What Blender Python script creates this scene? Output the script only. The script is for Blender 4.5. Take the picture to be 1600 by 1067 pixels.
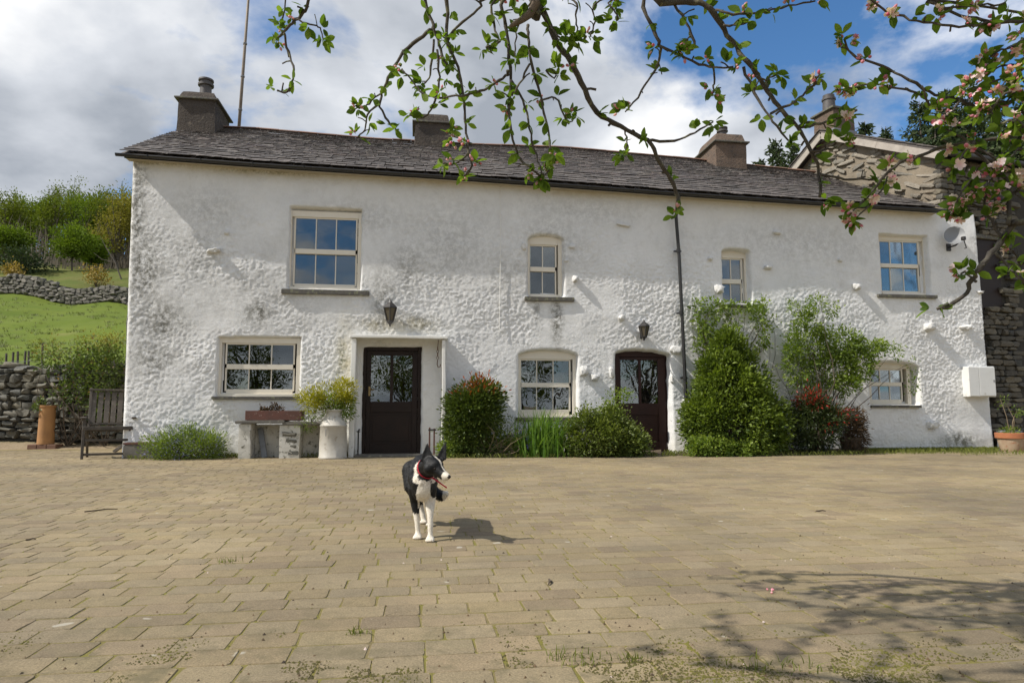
import bpy, bmesh, math, random
import numpy as np
from mathutils import Vector, Matrix, Euler

for o in list(bpy.data.objects):
    bpy.data.objects.remove(o, do_unlink=True)
SC = bpy.context.scene
COL = SC.collection
R = math.radians
random.seed(5)

# ------------------------------------------------------------------ camera
CAMZ = 0.85
PITCH = R(5.73)
FPX = 24.0 / 36.0 * 1600
cd = bpy.data.cameras.new('camera')
cd.lens = 24.0
cd.sensor_width = 36.0
cd.clip_start = 0.05
cd.clip_end = 3000
cam = bpy.data.objects.new('camera', cd)
COL.objects.link(cam)
cam.location = (0, 0, CAMZ)
cam.rotation_euler = (R(90) + PITCH, 0, 0)
SC.camera = cam

# ------------------------------------------------------------------ sky and sun
SUN_EL = R(46)
SUN_SHADOW = R(18.5)          # plan direction in which shadows fall, from +X
sd = Vector((-math.cos(SUN_SHADOW) * math.cos(SUN_EL), -math.sin(SUN_SHADOW) * math.cos(SUN_EL), math.sin(SUN_EL)))
world = bpy.data.worlds.new('World')
SC.world = world
world.use_nodes = True
wn = world.node_tree
wn.nodes.clear()
W = wn.nodes.new
wl = wn.links.new
out = W('ShaderNodeOutputWorld')
bg = W('ShaderNodeBackground')
bg.inputs['Strength'].default_value = 0.10
sky = W('ShaderNodeTexSky')
sky.sky_type = 'NISHITA'
sky.sun_disc = False
sky.sun_elevation = SUN_EL
sky.sun_rotation = math.atan2(sd.x, sd.y)
sky.air_density = 1.0
sky.dust_density = 0.1
sky.ozone_density = 3.5
tc = W('ShaderNodeTexCoord')
sep = W('ShaderNodeSeparateXYZ')
wl(tc.outputs['Generated'], sep.inputs[0])
def wmath(op, a, b=None, clamp=False):
    n = W('ShaderNodeMath'); n.operation = op; n.use_clamp = clamp
    for k, v in enumerate((a, b)):
        if v is None: continue
        if isinstance(v, (int, float)): n.inputs[k].default_value = v
        else: wl(v, n.inputs[k])
    return n.outputs[0]
den = wmath('ADD', wmath('MAXIMUM', sep.outputs[2], 0.0), 0.30)
cmb = W('ShaderNodeCombineXYZ')
wl(wmath('DIVIDE', sep.outputs[0], den), cmb.inputs[0])
wl(wmath('DIVIDE', sep.outputs[1], den), cmb.inputs[1])
CLOUD_OFF = (-48.82, -21.83, -56.65)
mp = W('ShaderNodeMapping')
mp.inputs['Location'].default_value = CLOUD_OFF
wl(cmb.outputs[0], mp.inputs[0])
def wnoise(scale, detail, rough, dist=0.0):
    n = W('ShaderNodeTexNoise')
    n.inputs['Scale'].default_value = scale
    n.inputs['Detail'].default_value = detail
    n.inputs['Roughness'].default_value = rough
    n.inputs['Distortion'].default_value = dist
    wl(mp.outputs[0], n.inputs['Vector'])
    return n.outputs['Fac']
def wramp(fac, pts):
    r = W('ShaderNodeValToRGB')
    wl(fac, r.inputs[0])
    els = r.color_ramp.elements
    while len(els) < len(pts): els.new(0.5)
    for e, (p, c) in zip(els, pts):
        e.position = p; e.color = (*c, 1) if len(c) == 3 else c
    return r.outputs[0]
cover = wramp(wnoise(1.15, 9, 0.56, 0.25), [(0.405, (0, 0, 0)), (0.480, (1, 1, 1))])
shade = wramp(wnoise(1.9, 7, 0.5, 0.1), [(0.35, (3.5, 3.85, 4.4)), (0.49, (6.5, 6.8, 7.3)), (0.61, (10.3, 10.3, 10.3))])
mx = W('ShaderNodeMix'); mx.data_type = 'RGBA'
wl(cover, mx.inputs['Factor'])
hs = W('ShaderNodeHueSaturation'); hs.inputs['Saturation'].default_value = 1.18; hs.inputs['Value'].default_value = 1.35
wl(sky.outputs[0], hs.inputs['Color'])
wl(hs.outputs[0], mx.inputs[6])
wl(shade, mx.inputs[7])
wl(mx.outputs[2], bg.inputs['Color'])
wl(bg.outputs[0], out.inputs[0])

sl = bpy.data.lights.new('sun', 'SUN')
sl.energy = 4.6
sl.angle = R(0.55)
sl.color = (1.0, 0.945, 0.86)
sun = bpy.data.objects.new('sun', sl)
COL.objects.link(sun)
sun.rotation_euler = (-sd).to_track_quat('-Z', 'Y').to_euler()
sun.location = (-12, -4, 18)

SC.view_settings.view_transform = 'Standard'
SC.view_settings.look = 'None'
SC.view_settings.gamma = 1.0
SC.view_settings.use_curve_mapping = False
SC.view_settings.exposure = 0.13

# ------------------------------------------------------------------ places
ANG = R(8.0)
CA, SA = math.cos(ANG), math.sin(ANG)
OY = 13.3
def ray(px, py):
    x, y = px - 800, 533.5 - py
    d = Vector((x, FPX * math.cos(PITCH) - y * math.sin(PITCH), FPX * math.sin(PITCH) + y * math.cos(PITCH)))
    return d
def at_depth(px, py, d):
    v = ray(px, py); t = d / v.y
    return Vector((v.x * t, d, CAMZ + v.z * t))
def ground(px, py, z=0.0):
    v = ray(px, py); t = (z - CAMZ) / v.z
    return Vector((v.x * t, v.y * t, z))
def fac(px, py, yl=0.0):
    """photograph pixel -> (s, z) on the cottage front plane set back by yl"""
    v = ray(px, py)
    t = (yl + CA * OY) / (-SA * v.x + CA * v.y)
    X, Y, Z = v.x * t, v.y * t, CAMZ + v.z * t
    return CA * X + SA * (Y - OY), Z
def L2W(s, yl, z=0.0):
    return Vector((CA * s - SA * yl, OY + SA * s + CA * yl, z))

# ------------------------------------------------------------------ noise
_tab = np.random.default_rng(11).random(8192)
def _h(ix, iy, seed):
    return _tab[((ix * 73856093) ^ (iy * 19349663) ^ (seed * 83492791 + 77)) & 8191]
def vnoise(x, y, seed=0):
    x = np.asarray(x, float); y = np.asarray(y, float)
    ix = np.floor(x).astype(np.int64); iy = np.floor(y).astype(np.int64)
    fx = x - ix; fy = y - iy
    fx = fx * fx * fx * (fx * (fx * 6 - 15) + 10); fy = fy * fy * fy * (fy * (fy * 6 - 15) + 10)
    a = _h(ix, iy, seed); b = _h(ix + 1, iy, seed); c = _h(ix, iy + 1, seed); d = _h(ix + 1, iy + 1, seed)
    return (a + (b - a) * fx) * (1 - fy) + (c + (d - c) * fx) * fy
def fbm(x, y, seed=0, oct=4, gain=0.5):
    v = 0; a = 1; t = 0
    for k in range(oct):
        v = v + a * vnoise(np.asarray(x) * 2**k + 13.7 * k, np.asarray(y) * 2**k - 7.1 * k, seed + k); t += a; a *= gain
    return v / t

# ------------------------------------------------------------------ mesh building
def raw_mesh(name, V, polys, smooth=False, attr=None, mat_idx=None):
    """V (n,3); polys: list of int arrays (m,k) or one list of tuples"""
    me = bpy.data.meshes.new(name)
    V = np.asarray(V, np.float32).reshape(-1, 3)
    if len(polys) and not isinstance(polys[0], np.ndarray):
        by = {}
        for f in polys: by.setdefault(len(f), []).append(f)
        polys = [np.array(v, np.int32) for v in by.values()]
    polys = [p for p in polys if len(p)]
    nl = sum(p.size for p in polys); nf = sum(len(p) for p in polys)
    me.vertices.add(len(V)); me.vertices.foreach_set('co', V.ravel())
    me.loops.add(nl); me.loops.foreach_set('vertex_index', np.concatenate([p.ravel() for p in polys]).astype(np.int32))
    me.polygons.add(nf)
    tot = np.concatenate([np.full(len(p), p.shape[1], np.int32) for p in polys])
    st = np.concatenate([[0], np.cumsum(tot)[:-1]]).astype(np.int32)
    me.polygons.foreach_set('loop_start', st)
    me.update(calc_edges=True)
    me.polygons.foreach_set('use_smooth', np.full(nf, bool(smooth)))
    if attr:
        for an, arr in attr.items():
            arr = np.asarray(arr, np.float32)
            if arr.ndim == 1: arr = np.stack([arr, arr, arr, np.ones_like(arr)], 1)
            if arr.shape[1] == 3: arr = np.concatenate([arr, np.ones((len(arr), 1), np.float32)], 1)
            a = me.attributes.new(an, 'FLOAT_COLOR', 'POINT')
            a.data.foreach_set('color', arr.astype(np.float32).ravel())
    me.validate(clean_customdata=False)
    return me
def link(name, me, mat=None, parent=None):
    o = bpy.data.objects.new(name, me)
    COL.objects.link(o)
    if mat is not None and me is not None and len(me.materials) == 0:
        me.materials.append(mat)
    if parent is not None: o.parent = parent
    return o
def mesh_obj(name, V, polys, mat, parent=None, smooth=False, attr=None):
    return link(name, raw_mesh(name, V, polys, smooth, attr), mat, parent)
def tag(o, label=None, cat=None, group=None, kind=None):
    if label: o['label'] = label
    if cat: o['category'] = cat
    if group: o['group'] = group
    if kind: o['kind'] = kind
    return o
def empty(name, loc=(0, 0, 0), rz=0.0, label=None, cat=None, group=None, parent=None):
    o = bpy.data.objects.new(name, None)
    COL.objects.link(o)
    o.location = loc; o.rotation_euler = (0, 0, rz)
    o.empty_display_size = 0.1
    if parent: o.parent = parent
    return tag(o, label, cat, group)

class MB:
    def __init__(s): s.v = []; s.f = []
    def add(s, V, F):
        b = len(s.v)
        s.v += [tuple(p) for p in V]
        s.f += [tuple(i + b for i in f) for f in F]
        return s
    def box(s, lo, hi, ch=0.0, M=None):
        lo = Vector(lo); hi = Vector(hi); c = (lo + hi) / 2; h = (hi - lo) / 2
        ch = min(ch, min(h) * 0.9)
        if ch <= 0:
            V = [Vector((sx * h.x, sy * h.y, sz * h.z)) for sx in (-1, 1) for sy in (-1, 1) for sz in (-1, 1)]
            F = [(0, 1, 3, 2), (4, 6, 7, 5), (0, 4, 5, 1), (2, 3, 7, 6), (0, 2, 6, 4), (1, 5, 7, 3)]
        else:
            V = []; idx = {}
            for sx in (-1, 1):
                for sy in (-1, 1):
                    for sz in (-1, 1):
                        for a in range(3):
                            p = [sx * (h.x - ch), sy * (h.y - ch), sz * (h.z - ch)]
                            p[a] = (sx, sy, sz)[a] * h[a]
                            idx[(sx, sy, sz, a)] = len(V); V.append(Vector(p))
            F = []
            for a in range(3):
                b_, c_ = [(1, 2), (2, 0), (0, 1)][a]
                for sg in (-1, 1):
                    q = []
                    for u, w in ((-1, -1), (1, -1), (1, 1), (-1, 1)):
                        sgn = [0, 0, 0]; sgn[a] = sg; sgn[b_] = u; sgn[c_] = w
                        q.append(idx[(*sgn, a)])
                    F.append(tuple(q) if sg > 0 else tuple(reversed(q)))
            for a in range(3):           # edge chamfers running along axis a
                b_, c_ = [(1, 2), (2, 0), (0, 1)][a]
                for u in (-1, 1):
                    for w in (-1, 1):
                        q = []
                        for t, ax in ((-1, b_), (1, b_), (1, c_), (-1, c_)):
                            sgn = [0, 0, 0]; sgn[a] = t; sgn[b_] = u; sgn[c_] = w
                            q.append(idx[(*sgn, ax)])
                        F.append(tuple(q) if u * w < 0 else tuple(reversed(q)))
            for sx in (-1, 1):
                for sy in (-1, 1):
                    for sz in (-1, 1):
                        t = [idx[(sx, sy, sz, a)] for a in range(3)]
                        F.append(tuple(t) if sx * sy * sz > 0 else tuple(reversed(t)))
        V = [c + p for p in V]
        if M is not None: V = [M @ p for p in V]
        return s.add(V, F)
    def bar(s, a, b, w, d, up=(0, 0, 1), ch=0.003):
        """square bar from a to b, w wide along up x dir, d deep along up"""
        a = Vector(a); b = Vector(b); z = (b - a); L = z.length; z.normalize()
        x = z.cross(Vector(up))
        if x.length < 1e-4: x = z.cross(Vector((1, 0, 0)))
        x.normalize(); y = z.cross(x)
        M = Matrix((x, y, z)).transposed().to_4x4(); M.translation = a
        return s.box((-w / 2, -d / 2, 0), (w / 2, d / 2, L), ch, M)
    def tube(s, P, r, n=8, cap=True):
        P = [Vector(p) for p in P]; m = len(P)
        if not hasattr(r, '__len__'): r = [r] * m
        V = []; F = []
        up = None
        for i, p in enumerate(P):
            t = (P[min(i + 1, m - 1)] - P[max(i - 1, 0)]).normalized()
            if up is None:
                up = t.cross(Vector((0.31, 0.2, 0.93)))
                if up.length < 0.05: up = t.cross(Vector((1, 0, 0)))
            up = (up - t * up.dot(t)).normalized()
            w = t.cross(up)
            for k in range(n):
                a = 2 * math.pi * k / n
                V.append(p + (up * math.cos(a) + w * math.sin(a)) * r[i])
        for i in range(m - 1):
            for k in range(n):
                F.append((i * n + k, i * n + (k + 1) % n, (i + 1) * n + (k + 1) % n, (i + 1) * n + k))
        if cap:
            F.append(tuple(reversed(range(n)))); F.append(tuple((m - 1) * n + k for k in range(n)))
        return s.add(V, F)
    def lathe(s, prof, c=(0, 0, 0), n=24, sx=1.0, sy=1.0, closed=False):
        V = []; F = []
        for r, z in prof:
            for k in range(n):
                a = 2 * math.pi * k / n
                V.append((c[0] + r * sx * math.cos(a), c[1] + r * sy * math.sin(a), c[2] + z))
        m = len(prof)
        for i in range(m - 1):
            for k in range(n):
                F.append((i * n + k, i * n + (k + 1) % n, (i + 1) * n + (k + 1) % n, (i + 1) * n + k))
        F.append(tuple(reversed(range(n))))
        if not closed: F.append(tuple((m - 1) * n + k for k in range(n)))
        return s.add(V, F)
    def obj(s, name, mat, parent=None, smooth=False, attr=None):
        return mesh_obj(name, s.v, s.f, mat, parent, smooth, attr)

def auto_smooth(o, ang=40):
    me = o.data
    me.polygons.foreach_set('use_smooth', np.ones(len(me.polygons), bool))
    try: me.set_sharp_from_angle(angle=R(ang))
    except Exception: pass
    return o

# ------------------------------------------------------------------ materials
def nt(name):
    m = bpy.data.materials.new(name); m.use_nodes = True
    t = m.node_tree; t.nodes.clear()
    o = t.nodes.new('ShaderNodeOutputMaterial')
    return m, t, o
class NT:
    def __init__(s, name):
        s.m, s.t, s.o = nt(name)
    def n(s, ty, **kw):
        nd = s.t.nodes.new(ty)
        for k, v in kw.items():
            if k in nd.inputs: s.put(nd.inputs[k], v)
            else: setattr(nd, k, v)
        return nd
    def put(s, sock, v):
        if hasattr(v, 'is_output') or isinstance(v, bpy.types.NodeSocket): s.t.links.new(v, sock)
        else: sock.default_value = v
    def math(s, op, a, b=0.0, clamp=False):
        nd = s.n('ShaderNodeMath', operation=op, use_clamp=clamp); s.put(nd.inputs[0], a); s.put(nd.inputs[1], b); return nd.outputs[0]
    def noise(s, vec, scale, detail=4, rough=0.55, dist=0.0):
        nd = s.n('ShaderNodeTexNoise', Scale=scale, Detail=detail, Roughness=rough, Distortion=dist)
        s.t.links.new(vec, nd.inputs['Vector']); return nd.outputs['Fac']
    def ramp(s, fac, pts, interp='LINEAR'):
        nd = s.n('ShaderNodeValToRGB'); s.put(nd.inputs[0], fac)
        nd.color_ramp.interpolation = interp
        e = nd.color_ramp.elements
        while len(e) < len(pts): e.new(0.5)
        for k, (p, c) in zip(e, pts):
            k.position = p
            if isinstance(c, (int, float)): c = (c, c, c)
            k.color = (*c[:3], 1)
        return nd.outputs[0]
    def mix(s, fac, a, b, mode='MIX'):
        nd = s.n('ShaderNodeMix', data_type='RGBA', blend_type=mode)
        for sock, v in ((nd.inputs[0], fac), (nd.inputs[6], a), (nd.inputs[7], b)):
            if isinstance(v, (tuple, list)): v = (*v[:3], 1)
            s.put(sock, v)
        return nd.outputs[2]
    def coord(s, kind='Object', jitter=False):
        c = s.n('ShaderNodeTexCoord').outputs[kind]
        if jitter:
            oi = s.n('ShaderNodeObjectInfo').outputs['Random']
            cm = s.n('ShaderNodeCombineXYZ')
            s.put(cm.inputs[0], s.math('MULTIPLY', oi, 91.0)); s.put(cm.inputs[1], s.math('MULTIPLY', oi, 57.0)); s.put(cm.inputs[2], s.math('MULTIPLY', oi, 33.0))
            ad = s.n('ShaderNodeVectorMath', operation='ADD'); s.put(ad.inputs[0], c); s.put(ad.inputs[1], cm.outputs[0]); c = ad.outputs[0]
        return c
    def rnd(s): return s.n('ShaderNodeObjectInfo').outputs['Random']
    def attr(s, name): return s.n('ShaderNodeAttribute', attribute_name=name)
    def bump(s, h, strength=0.3, dist=0.01, nrm=None):
        nd = s.n('ShaderNodeBump', Strength=strength, Distance=dist); s.put(nd.inputs['Height'], h)
        if nrm is not None: s.put(nd.inputs['Normal'], nrm)
        return nd.outputs[0]
    def surf(s, color, rough=0.8, normal=None, **kw):
        b = s.n('ShaderNodeBsdfPrincipled')
        if isinstance(color, (tuple, list)): color = (*color[:3], 1)
        s.put(b.inputs['Base Color'], color); s.put(b.inputs['Roughness'], rough)
        if normal is not None: s.put(b.inputs['Normal'], normal)
        for k, v in kw.items(): s.put(b.inputs[k.replace('_', ' ')], v)
        s.t.links.new(b.outputs[0], s.o.inputs[0])
        return s.m
def simple(name, c1, c2, scale=6.0, rough=0.8, bump=0.3, bscale=40.0, bdist=0.006, jitter=True, rndv=0.0, spots=None, metal=0.0, spec=0.5):
    T = NT(name); co = T.coord('Object', jitter)
    col = T.mix(T.ramp(T.noise(co, scale, 6, 0.6), [(0.3, 0.0), (0.7, 1.0)]), c1, c2)
    if spots:
        sc_, lo, hi, cc = spots
        col = T.mix(T.ramp(T.noise(co, sc_, 5, 0.65), [(lo, 0.0), (hi, 1.0)]), col, cc)
    if rndv:
        f = T.math('ADD', T.math('MULTIPLY', T.rnd(), rndv), 1.0 - rndv / 2)
        cm = T.n('ShaderNodeCombineXYZ'); [T.put(cm.inputs[k], f) for k in range(3)]
        col = T.mix(1.0, col, cm.outputs[0], 'MULTIPLY')
    nrm = T.bump(T.noise(co, bscale, 6, 0.65), bump, bdist) if bump else None
    return T.surf(col, rough, nrm, Metallic=metal, Specular_IOR_Level=spec)
def leafmat(name, dark, light, trans=0.35, rough=0.5, warm=None, spec=0.35):
    """tint attribute (0..1) runs from dark to light; warm = (threshold, colour)"""
    T = NT(name); a = T.attr('tint')
    sp = T.n('ShaderNodeSeparateColor'); T.put(sp.inputs[0], a.outputs['Color'])
    col = T.mix(sp.outputs[0], dark, light)
    if warm: col = T.mix(T.ramp(sp.outputs[1], [(warm[0], 0.0), (warm[0] + 0.02, 1.0)]), col, warm[1])
    b = T.n('ShaderNodeBsdfPrincipled'); T.put(b.inputs['Base Color'], col); T.put(b.inputs['Roughness'], rough); T.put(b.inputs['Specular IOR Level'], spec)
    tr = T.n('ShaderNodeBsdfTranslucent')
    T.put(tr.inputs['Color'], T.mix(1.0, col, (1.25, 1.35, 0.6), 'MULTIPLY'))
    ms = T.n('ShaderNodeMixShader'); ms.inputs[0].default_value = trans
    T.t.links.new(b.outputs[0], ms.inputs[1]); T.t.links.new(tr.outputs[0], ms.inputs[2]); T.t.links.new(ms.outputs[0], T.o.inputs[0])
    return T.m

M = {}
# white roughcast: limewash with algae, ochre and green staining carried by the "stain" attribute
T = NT('white_render'); co = T.coord('Object')
a = T.attr('stain'); sp = T.n('ShaderNodeSeparateColor'); T.put(sp.inputs[0], a.outputs['Color'])
base = T.mix(T.ramp(T.noise(co, 1.6, 6, 0.6), [(0.35, 0.0), (0.7, 1.0)]), (0.82, 0.818, 0.805), (0.74, 0.738, 0.725))
g = T.math('MULTIPLY', T.ramp(T.noise(co, 9, 9, 0.78), [(0.40, 0.0), (0.57, 1.0)]), T.math('MULTIPLY', sp.outputs[0], 1.5), True)
base = T.mix(g, base, (0.20, 0.195, 0.17))
base = T.mix(T.math('MULTIPLY', T.ramp(T.noise(co, 5, 6, 0.65), [(0.34, 0.2), (0.62, 1.0)]), sp.outputs[1], True), base, (0.52, 0.45, 0.27))
base = T.mix(T.math('MULTIPLY', T.ramp(T.noise(co, 23, 6, 0.7), [(0.45, 0.0), (0.6, 1.0)]), sp.outputs[2], True), base, (0.14, 0.16, 0.08))
base = T.mix(T.ramp(T.noise(co, 34, 5, 0.7), [(0.64, 0.0), (0.78, 0.35)]), base, (0.42, 0.41, 0.37))
base = T.mix(T.ramp(T.noise(co, 2.4, 10, 0.78, 0.3), [(0.52, 0.0), (0.72, 0.40)]), base, (0.46, 0.45, 0.41))
n1 = T.bump(T.noise(co, 60, 6, 0.78), 1.0, 0.014)
n2 = T.bump(T.noise(co, 95, 3, 0.6), 0.5, 0.006, n1)
M['render'] = T.surf(base, 0.92, n2, Specular_IOR_Level=0.25)
M['white_stone'] = simple('limewashed_stone', (0.80, 0.79, 0.77), (0.70, 0.69, 0.66), 12, 0.92, 0.6, 30, 0.02, spots=(14, 0.66, 0.76, (0.42, 0.40, 0.34)))
M['white_slab'] = simple('limewashed_slab', (0.79, 0.78, 0.74), (0.70, 0.69, 0.64), 4, 0.88, 0.35, 30, 0.006, spots=(10, 0.62, 0.75, (0.40, 0.37, 0.28)))
M['slate'] = simple('roof_slate', (0.135, 0.115, 0.100), (0.080, 0.071, 0.066), 7, 0.72, 0.4, 30, 0.004, rndv=0.75, spots=(13, 0.58, 0.70, (0.21, 0.195, 0.155)))
T = NT('roof_slate_mass'); co = T.coord('Object'); a = T.attr('tint')
col = T.mix(T.ramp(T.noise(co, 7, 6, 0.6), [(0.3, 0.0), (0.7, 1.0)]), (0.135, 0.115, 0.100), (0.080, 0.071, 0.066))
col = T.mix(T.ramp(T.noise(co, 13, 5, 0.65), [(0.58, 0.0), (0.70, 1.0)]), col, (0.21, 0.195, 0.155))
col = T.mix(1.0, col, a.outputs['Color'], 'MULTIPLY')
M['slate_mass'] = T.surf(col, 0.72, T.bump(T.noise(co, 30, 6, 0.65), 0.4, 0.004))
M['sill'] = simple('slate_sill', (0.12, 0.11, 0.09), (0.07, 0.065, 0.06), 8, 0.75, 0.4, 30, 0.004, spots=(18, 0.52, 0.64, (0.20, 0.20, 0.12)))
M['ridge'] = simple('clay_ridge', (0.25, 0.135, 0.09), (0.16, 0.10, 0.075), 6, 0.85, 0.4, 30, 0.005, rndv=0.5, spots=(12, 0.55, 0.7, (0.24, 0.20, 0.16)))
M['mortar'] = simple('lime_mortar', (0.42, 0.37, 0.30), (0.30, 0.27, 0.22), 6, 0.95, 0.6, 30, 0.01)
M['gutter'] = simple('black_gutter', (0.012, 0.012, 0.013), (0.025, 0.024, 0.022), 10, 0.45, 0.15, 40, 0.002)
M['frame'] = simple('cream_paint', (0.72, 0.665, 0.56), (0.68, 0.625, 0.52), 5, 0.45, 0.1, 60, 0.001)
M['reveal'] = simple('stone_paint', (0.45, 0.40, 0.31), (0.36, 0.32, 0.25), 6, 0.85, 0.4, 30, 0.005)
M['door'] = simple('brown_door_paint', (0.022, 0.012, 0.0085), (0.015, 0.009, 0.007), 5, 0.5, 0.25, 50, 0.002, spec=0.25)
M['door_red'] = simple('oxblood_door_paint', (0.038, 0.014, 0.010), (0.024, 0.010, 0.008), 5, 0.5, 0.25, 50, 0.002, spec=0.25)
M['brass'] = simple('dull_brass', (0.35, 0.25, 0.12), (0.28, 0.2, 0.1), 8, 0.4, 0.1, metal=0.9)
M['iron'] = simple('black_iron', (0.02, 0.02, 0.022), (0.035, 0.03, 0.027), 12, 0.5, 0.3, 50, 0.003)
M['lead'] = simple('lead_grey', (0.20, 0.21, 0.22), (0.13, 0.135, 0.14), 9, 0.5, 0.2)
M['chimney'] = simple('rendered_chimney', (0.085, 0.068, 0.054), (0.048, 0.040, 0.034), 3.0, 0.95, 1.0, 22, 0.03, spots=(6, 0.56, 0.68, (0.17, 0.14, 0.105)))  # dark grey-brown render, base darkened further to carry the front face's shade
M['chimney_warm'] = simple('warm_rendered_chimney', (0.165, 0.115, 0.082), (0.105, 0.078, 0.060), 3.0, 0.95, 1.0, 22, 0.03, spots=(9, 0.54, 0.68, (0.075, 0.062, 0.052)))
M['pot'] = simple('sooty_pot', (0.055, 0.05, 0.05), (0.10, 0.09, 0.085), 7, 0.6, 0.2)
M['mast'] = simple('mast_pole', (0.22, 0.17, 0.12), (0.15, 0.12, 0.09), 9, 0.6, 0.2)
T = NT('window_glass')
fr = T.n('ShaderNodeFresnel', IOR=1.5)
co = T.coord('Object', True)
nb = T.bump(T.noise(co, 1.6, 2, 0.5), 0.05, 0.05)
T.put(fr.inputs['Normal'], nb)
gl = T.n('ShaderNodeBsdfGlossy', Roughness=0.01); T.put(gl.inputs['Normal'], nb); gl.inputs['Color'].default_value = (0.92, 0.96, 1, 1)
tp = T.n('ShaderNodeBsdfTransparent'); tp.inputs['Color'].default_value = (0.80, 0.84, 0.82, 1)
ms = T.n('ShaderNodeMixShader')
T.put(ms.inputs[0], T.math('MULTIPLY', fr.outputs[0], 2.6, True))
T.t.links.new(tp.outputs[0], ms.inputs[1]); T.t.links.new(gl.outputs[0], ms.inputs[2]); T.t.links.new(ms.outputs[0], T.o.inputs[0])
M['glass'] = T.m
M['lampglass'] = simple('smoked_lamp_glass', (0.10, 0.085, 0.06), (0.07, 0.06, 0.045), 9, 0.2, 0.0)
M['curtain'] = simple('pale_curtain', (0.55, 0.53, 0.50), (0.45, 0.44, 0.42), 4, 0.9, 0.2)
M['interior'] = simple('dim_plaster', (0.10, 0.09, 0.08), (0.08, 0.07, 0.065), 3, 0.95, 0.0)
# stones: object random picks a tone
def stonemat(name, tones, lichen):
    T = NT(name); co = T.coord('Object', True)
    col = T.ramp(T.rnd(), [(k / max(1, len(tones) - 1), c) for k, c in enumerate(tones)])
    v = T.ramp(T.noise(co, 5, 7, 0.65), [(0.3, 0.62), (0.7, 1.2)])
    col = T.mix(1.0, col, v, 'MULTIPLY')
    col = T.mix(T.ramp(T.noise(co, 9, 6, 0.7), [(0.56, 0.0), (0.68, 0.9)]), col, lichen)
    return T.surf(col, 0.92, T.bump(T.noise(co, 14, 8, 0.65), 0.7, 0.02), Specular_IOR_Level=0.3)
M['fieldstone'] = stonemat('fieldstone', [(0.10, 0.095, 0.08), (0.17, 0.16, 0.13), (0.125, 0.125, 0.115), (0.21, 0.19, 0.145), (0.085, 0.085, 0.075)], (0.26, 0.26, 0.21))
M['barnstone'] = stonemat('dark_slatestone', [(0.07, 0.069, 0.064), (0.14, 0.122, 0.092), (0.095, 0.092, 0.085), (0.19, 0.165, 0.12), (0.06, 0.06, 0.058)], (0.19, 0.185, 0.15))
M['gablestone'] = stonemat('pale_rubble', [(0.29, 0.25, 0.195), (0.21, 0.195, 0.165), (0.35, 0.31, 0.25), (0.17, 0.16, 0.14), (0.27, 0.22, 0.16)], (0.42, 0.39, 0.33))  # gable stones, in paler tones than the barn front stones
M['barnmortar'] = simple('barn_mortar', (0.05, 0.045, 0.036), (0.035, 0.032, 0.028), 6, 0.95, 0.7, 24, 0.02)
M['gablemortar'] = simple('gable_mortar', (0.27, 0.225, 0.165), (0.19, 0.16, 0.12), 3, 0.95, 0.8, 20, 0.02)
M['wallcore'] = simple('wall_core', (0.035, 0.033, 0.028), (0.025, 0.024, 0.02), 6, 0.95, 0.5)
M['barge'] = simple('weathered_bargeboard', (0.42, 0.38, 0.33), (0.30, 0.265, 0.23), 5, 0.8, 0.3, 40, 0.003)
# concrete setts
def pavermat(name, use_attr):
    T = NT(name); co = T.coord('Object', True)
    wp = T.n('ShaderNodeNewGeometry').outputs['Position']
    col = T.mix(T.ramp(T.noise(co, 14, 6, 0.6), [(0.3, 0.0), (0.7, 1.0)]), (0.268, 0.214, 0.134), (0.226, 0.181, 0.114))
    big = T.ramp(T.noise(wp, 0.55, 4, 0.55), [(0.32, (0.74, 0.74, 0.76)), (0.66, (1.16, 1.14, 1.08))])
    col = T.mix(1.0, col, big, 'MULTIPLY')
    col = T.mix(1.0, col, T.ramp(T.noise(wp, 130, 4, 0.75), [(0.36, 0.72), (0.64, 1.22)]), 'MULTIPLY')
    if use_attr: col = T.mix(1.0, col, T.attr('tint').outputs['Color'], 'MULTIPLY')
    col = T.mix(T.ramp(T.noise(wp, 75, 3, 0.7), [(0.60, 0.0), (0.72, 0.55)]), col, (0.15, 0.125, 0.09))
    col = T.mix(T.ramp(T.noise(wp, 60, 3, 0.7, 0.4), [(0.66, 0.0), (0.74, 0.6)]), col, (0.42, 0.36, 0.28))
    col = T.mix(T.ramp(T.noise(wp, 2.6, 6, 0.7), [(0.56, 0.0), (0.74, 0.55)]), col, (0.215, 0.185, 0.105))
    sy = T.n('ShaderNodeSeparateXYZ'); T.put(sy.inputs[0], wp)
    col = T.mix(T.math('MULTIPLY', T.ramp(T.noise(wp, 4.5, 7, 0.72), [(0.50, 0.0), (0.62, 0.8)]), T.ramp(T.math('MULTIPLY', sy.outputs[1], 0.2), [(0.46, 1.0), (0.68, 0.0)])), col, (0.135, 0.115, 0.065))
    col = T.mix(T.ramp(T.noise(wp, 7.0, 2, 0.4), [(0.735, 0.0), (0.755, 0.55)]), col, (0.48, 0.45, 0.38))
    n1 = T.bump(T.noise(co, 190, 5, 0.7), 0.5, 0.003)
    n2 = T.bump(T.noise(co, 22, 4, 0.6), 0.5, 0.006, n1)
    return T.surf(col, 0.93, n2, Specular_IOR_Level=0.3)
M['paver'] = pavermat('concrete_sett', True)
T = NT('joint_sand'); co = T.n('ShaderNodeNewGeometry').outputs['Position']
col = T.mix(T.ramp(T.noise(co, 5, 7, 0.7), [(0.42, 0.0), (0.56, 1.0)]), (0.205, 0.162, 0.082), (0.185, 0.165, 0.045))
col = T.mix(T.ramp(T.noise(co, 16, 6, 0.7), [(0.60, 0.0), (0.72, 0.8)]), col, (0.10, 0.08, 0.050))
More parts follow.
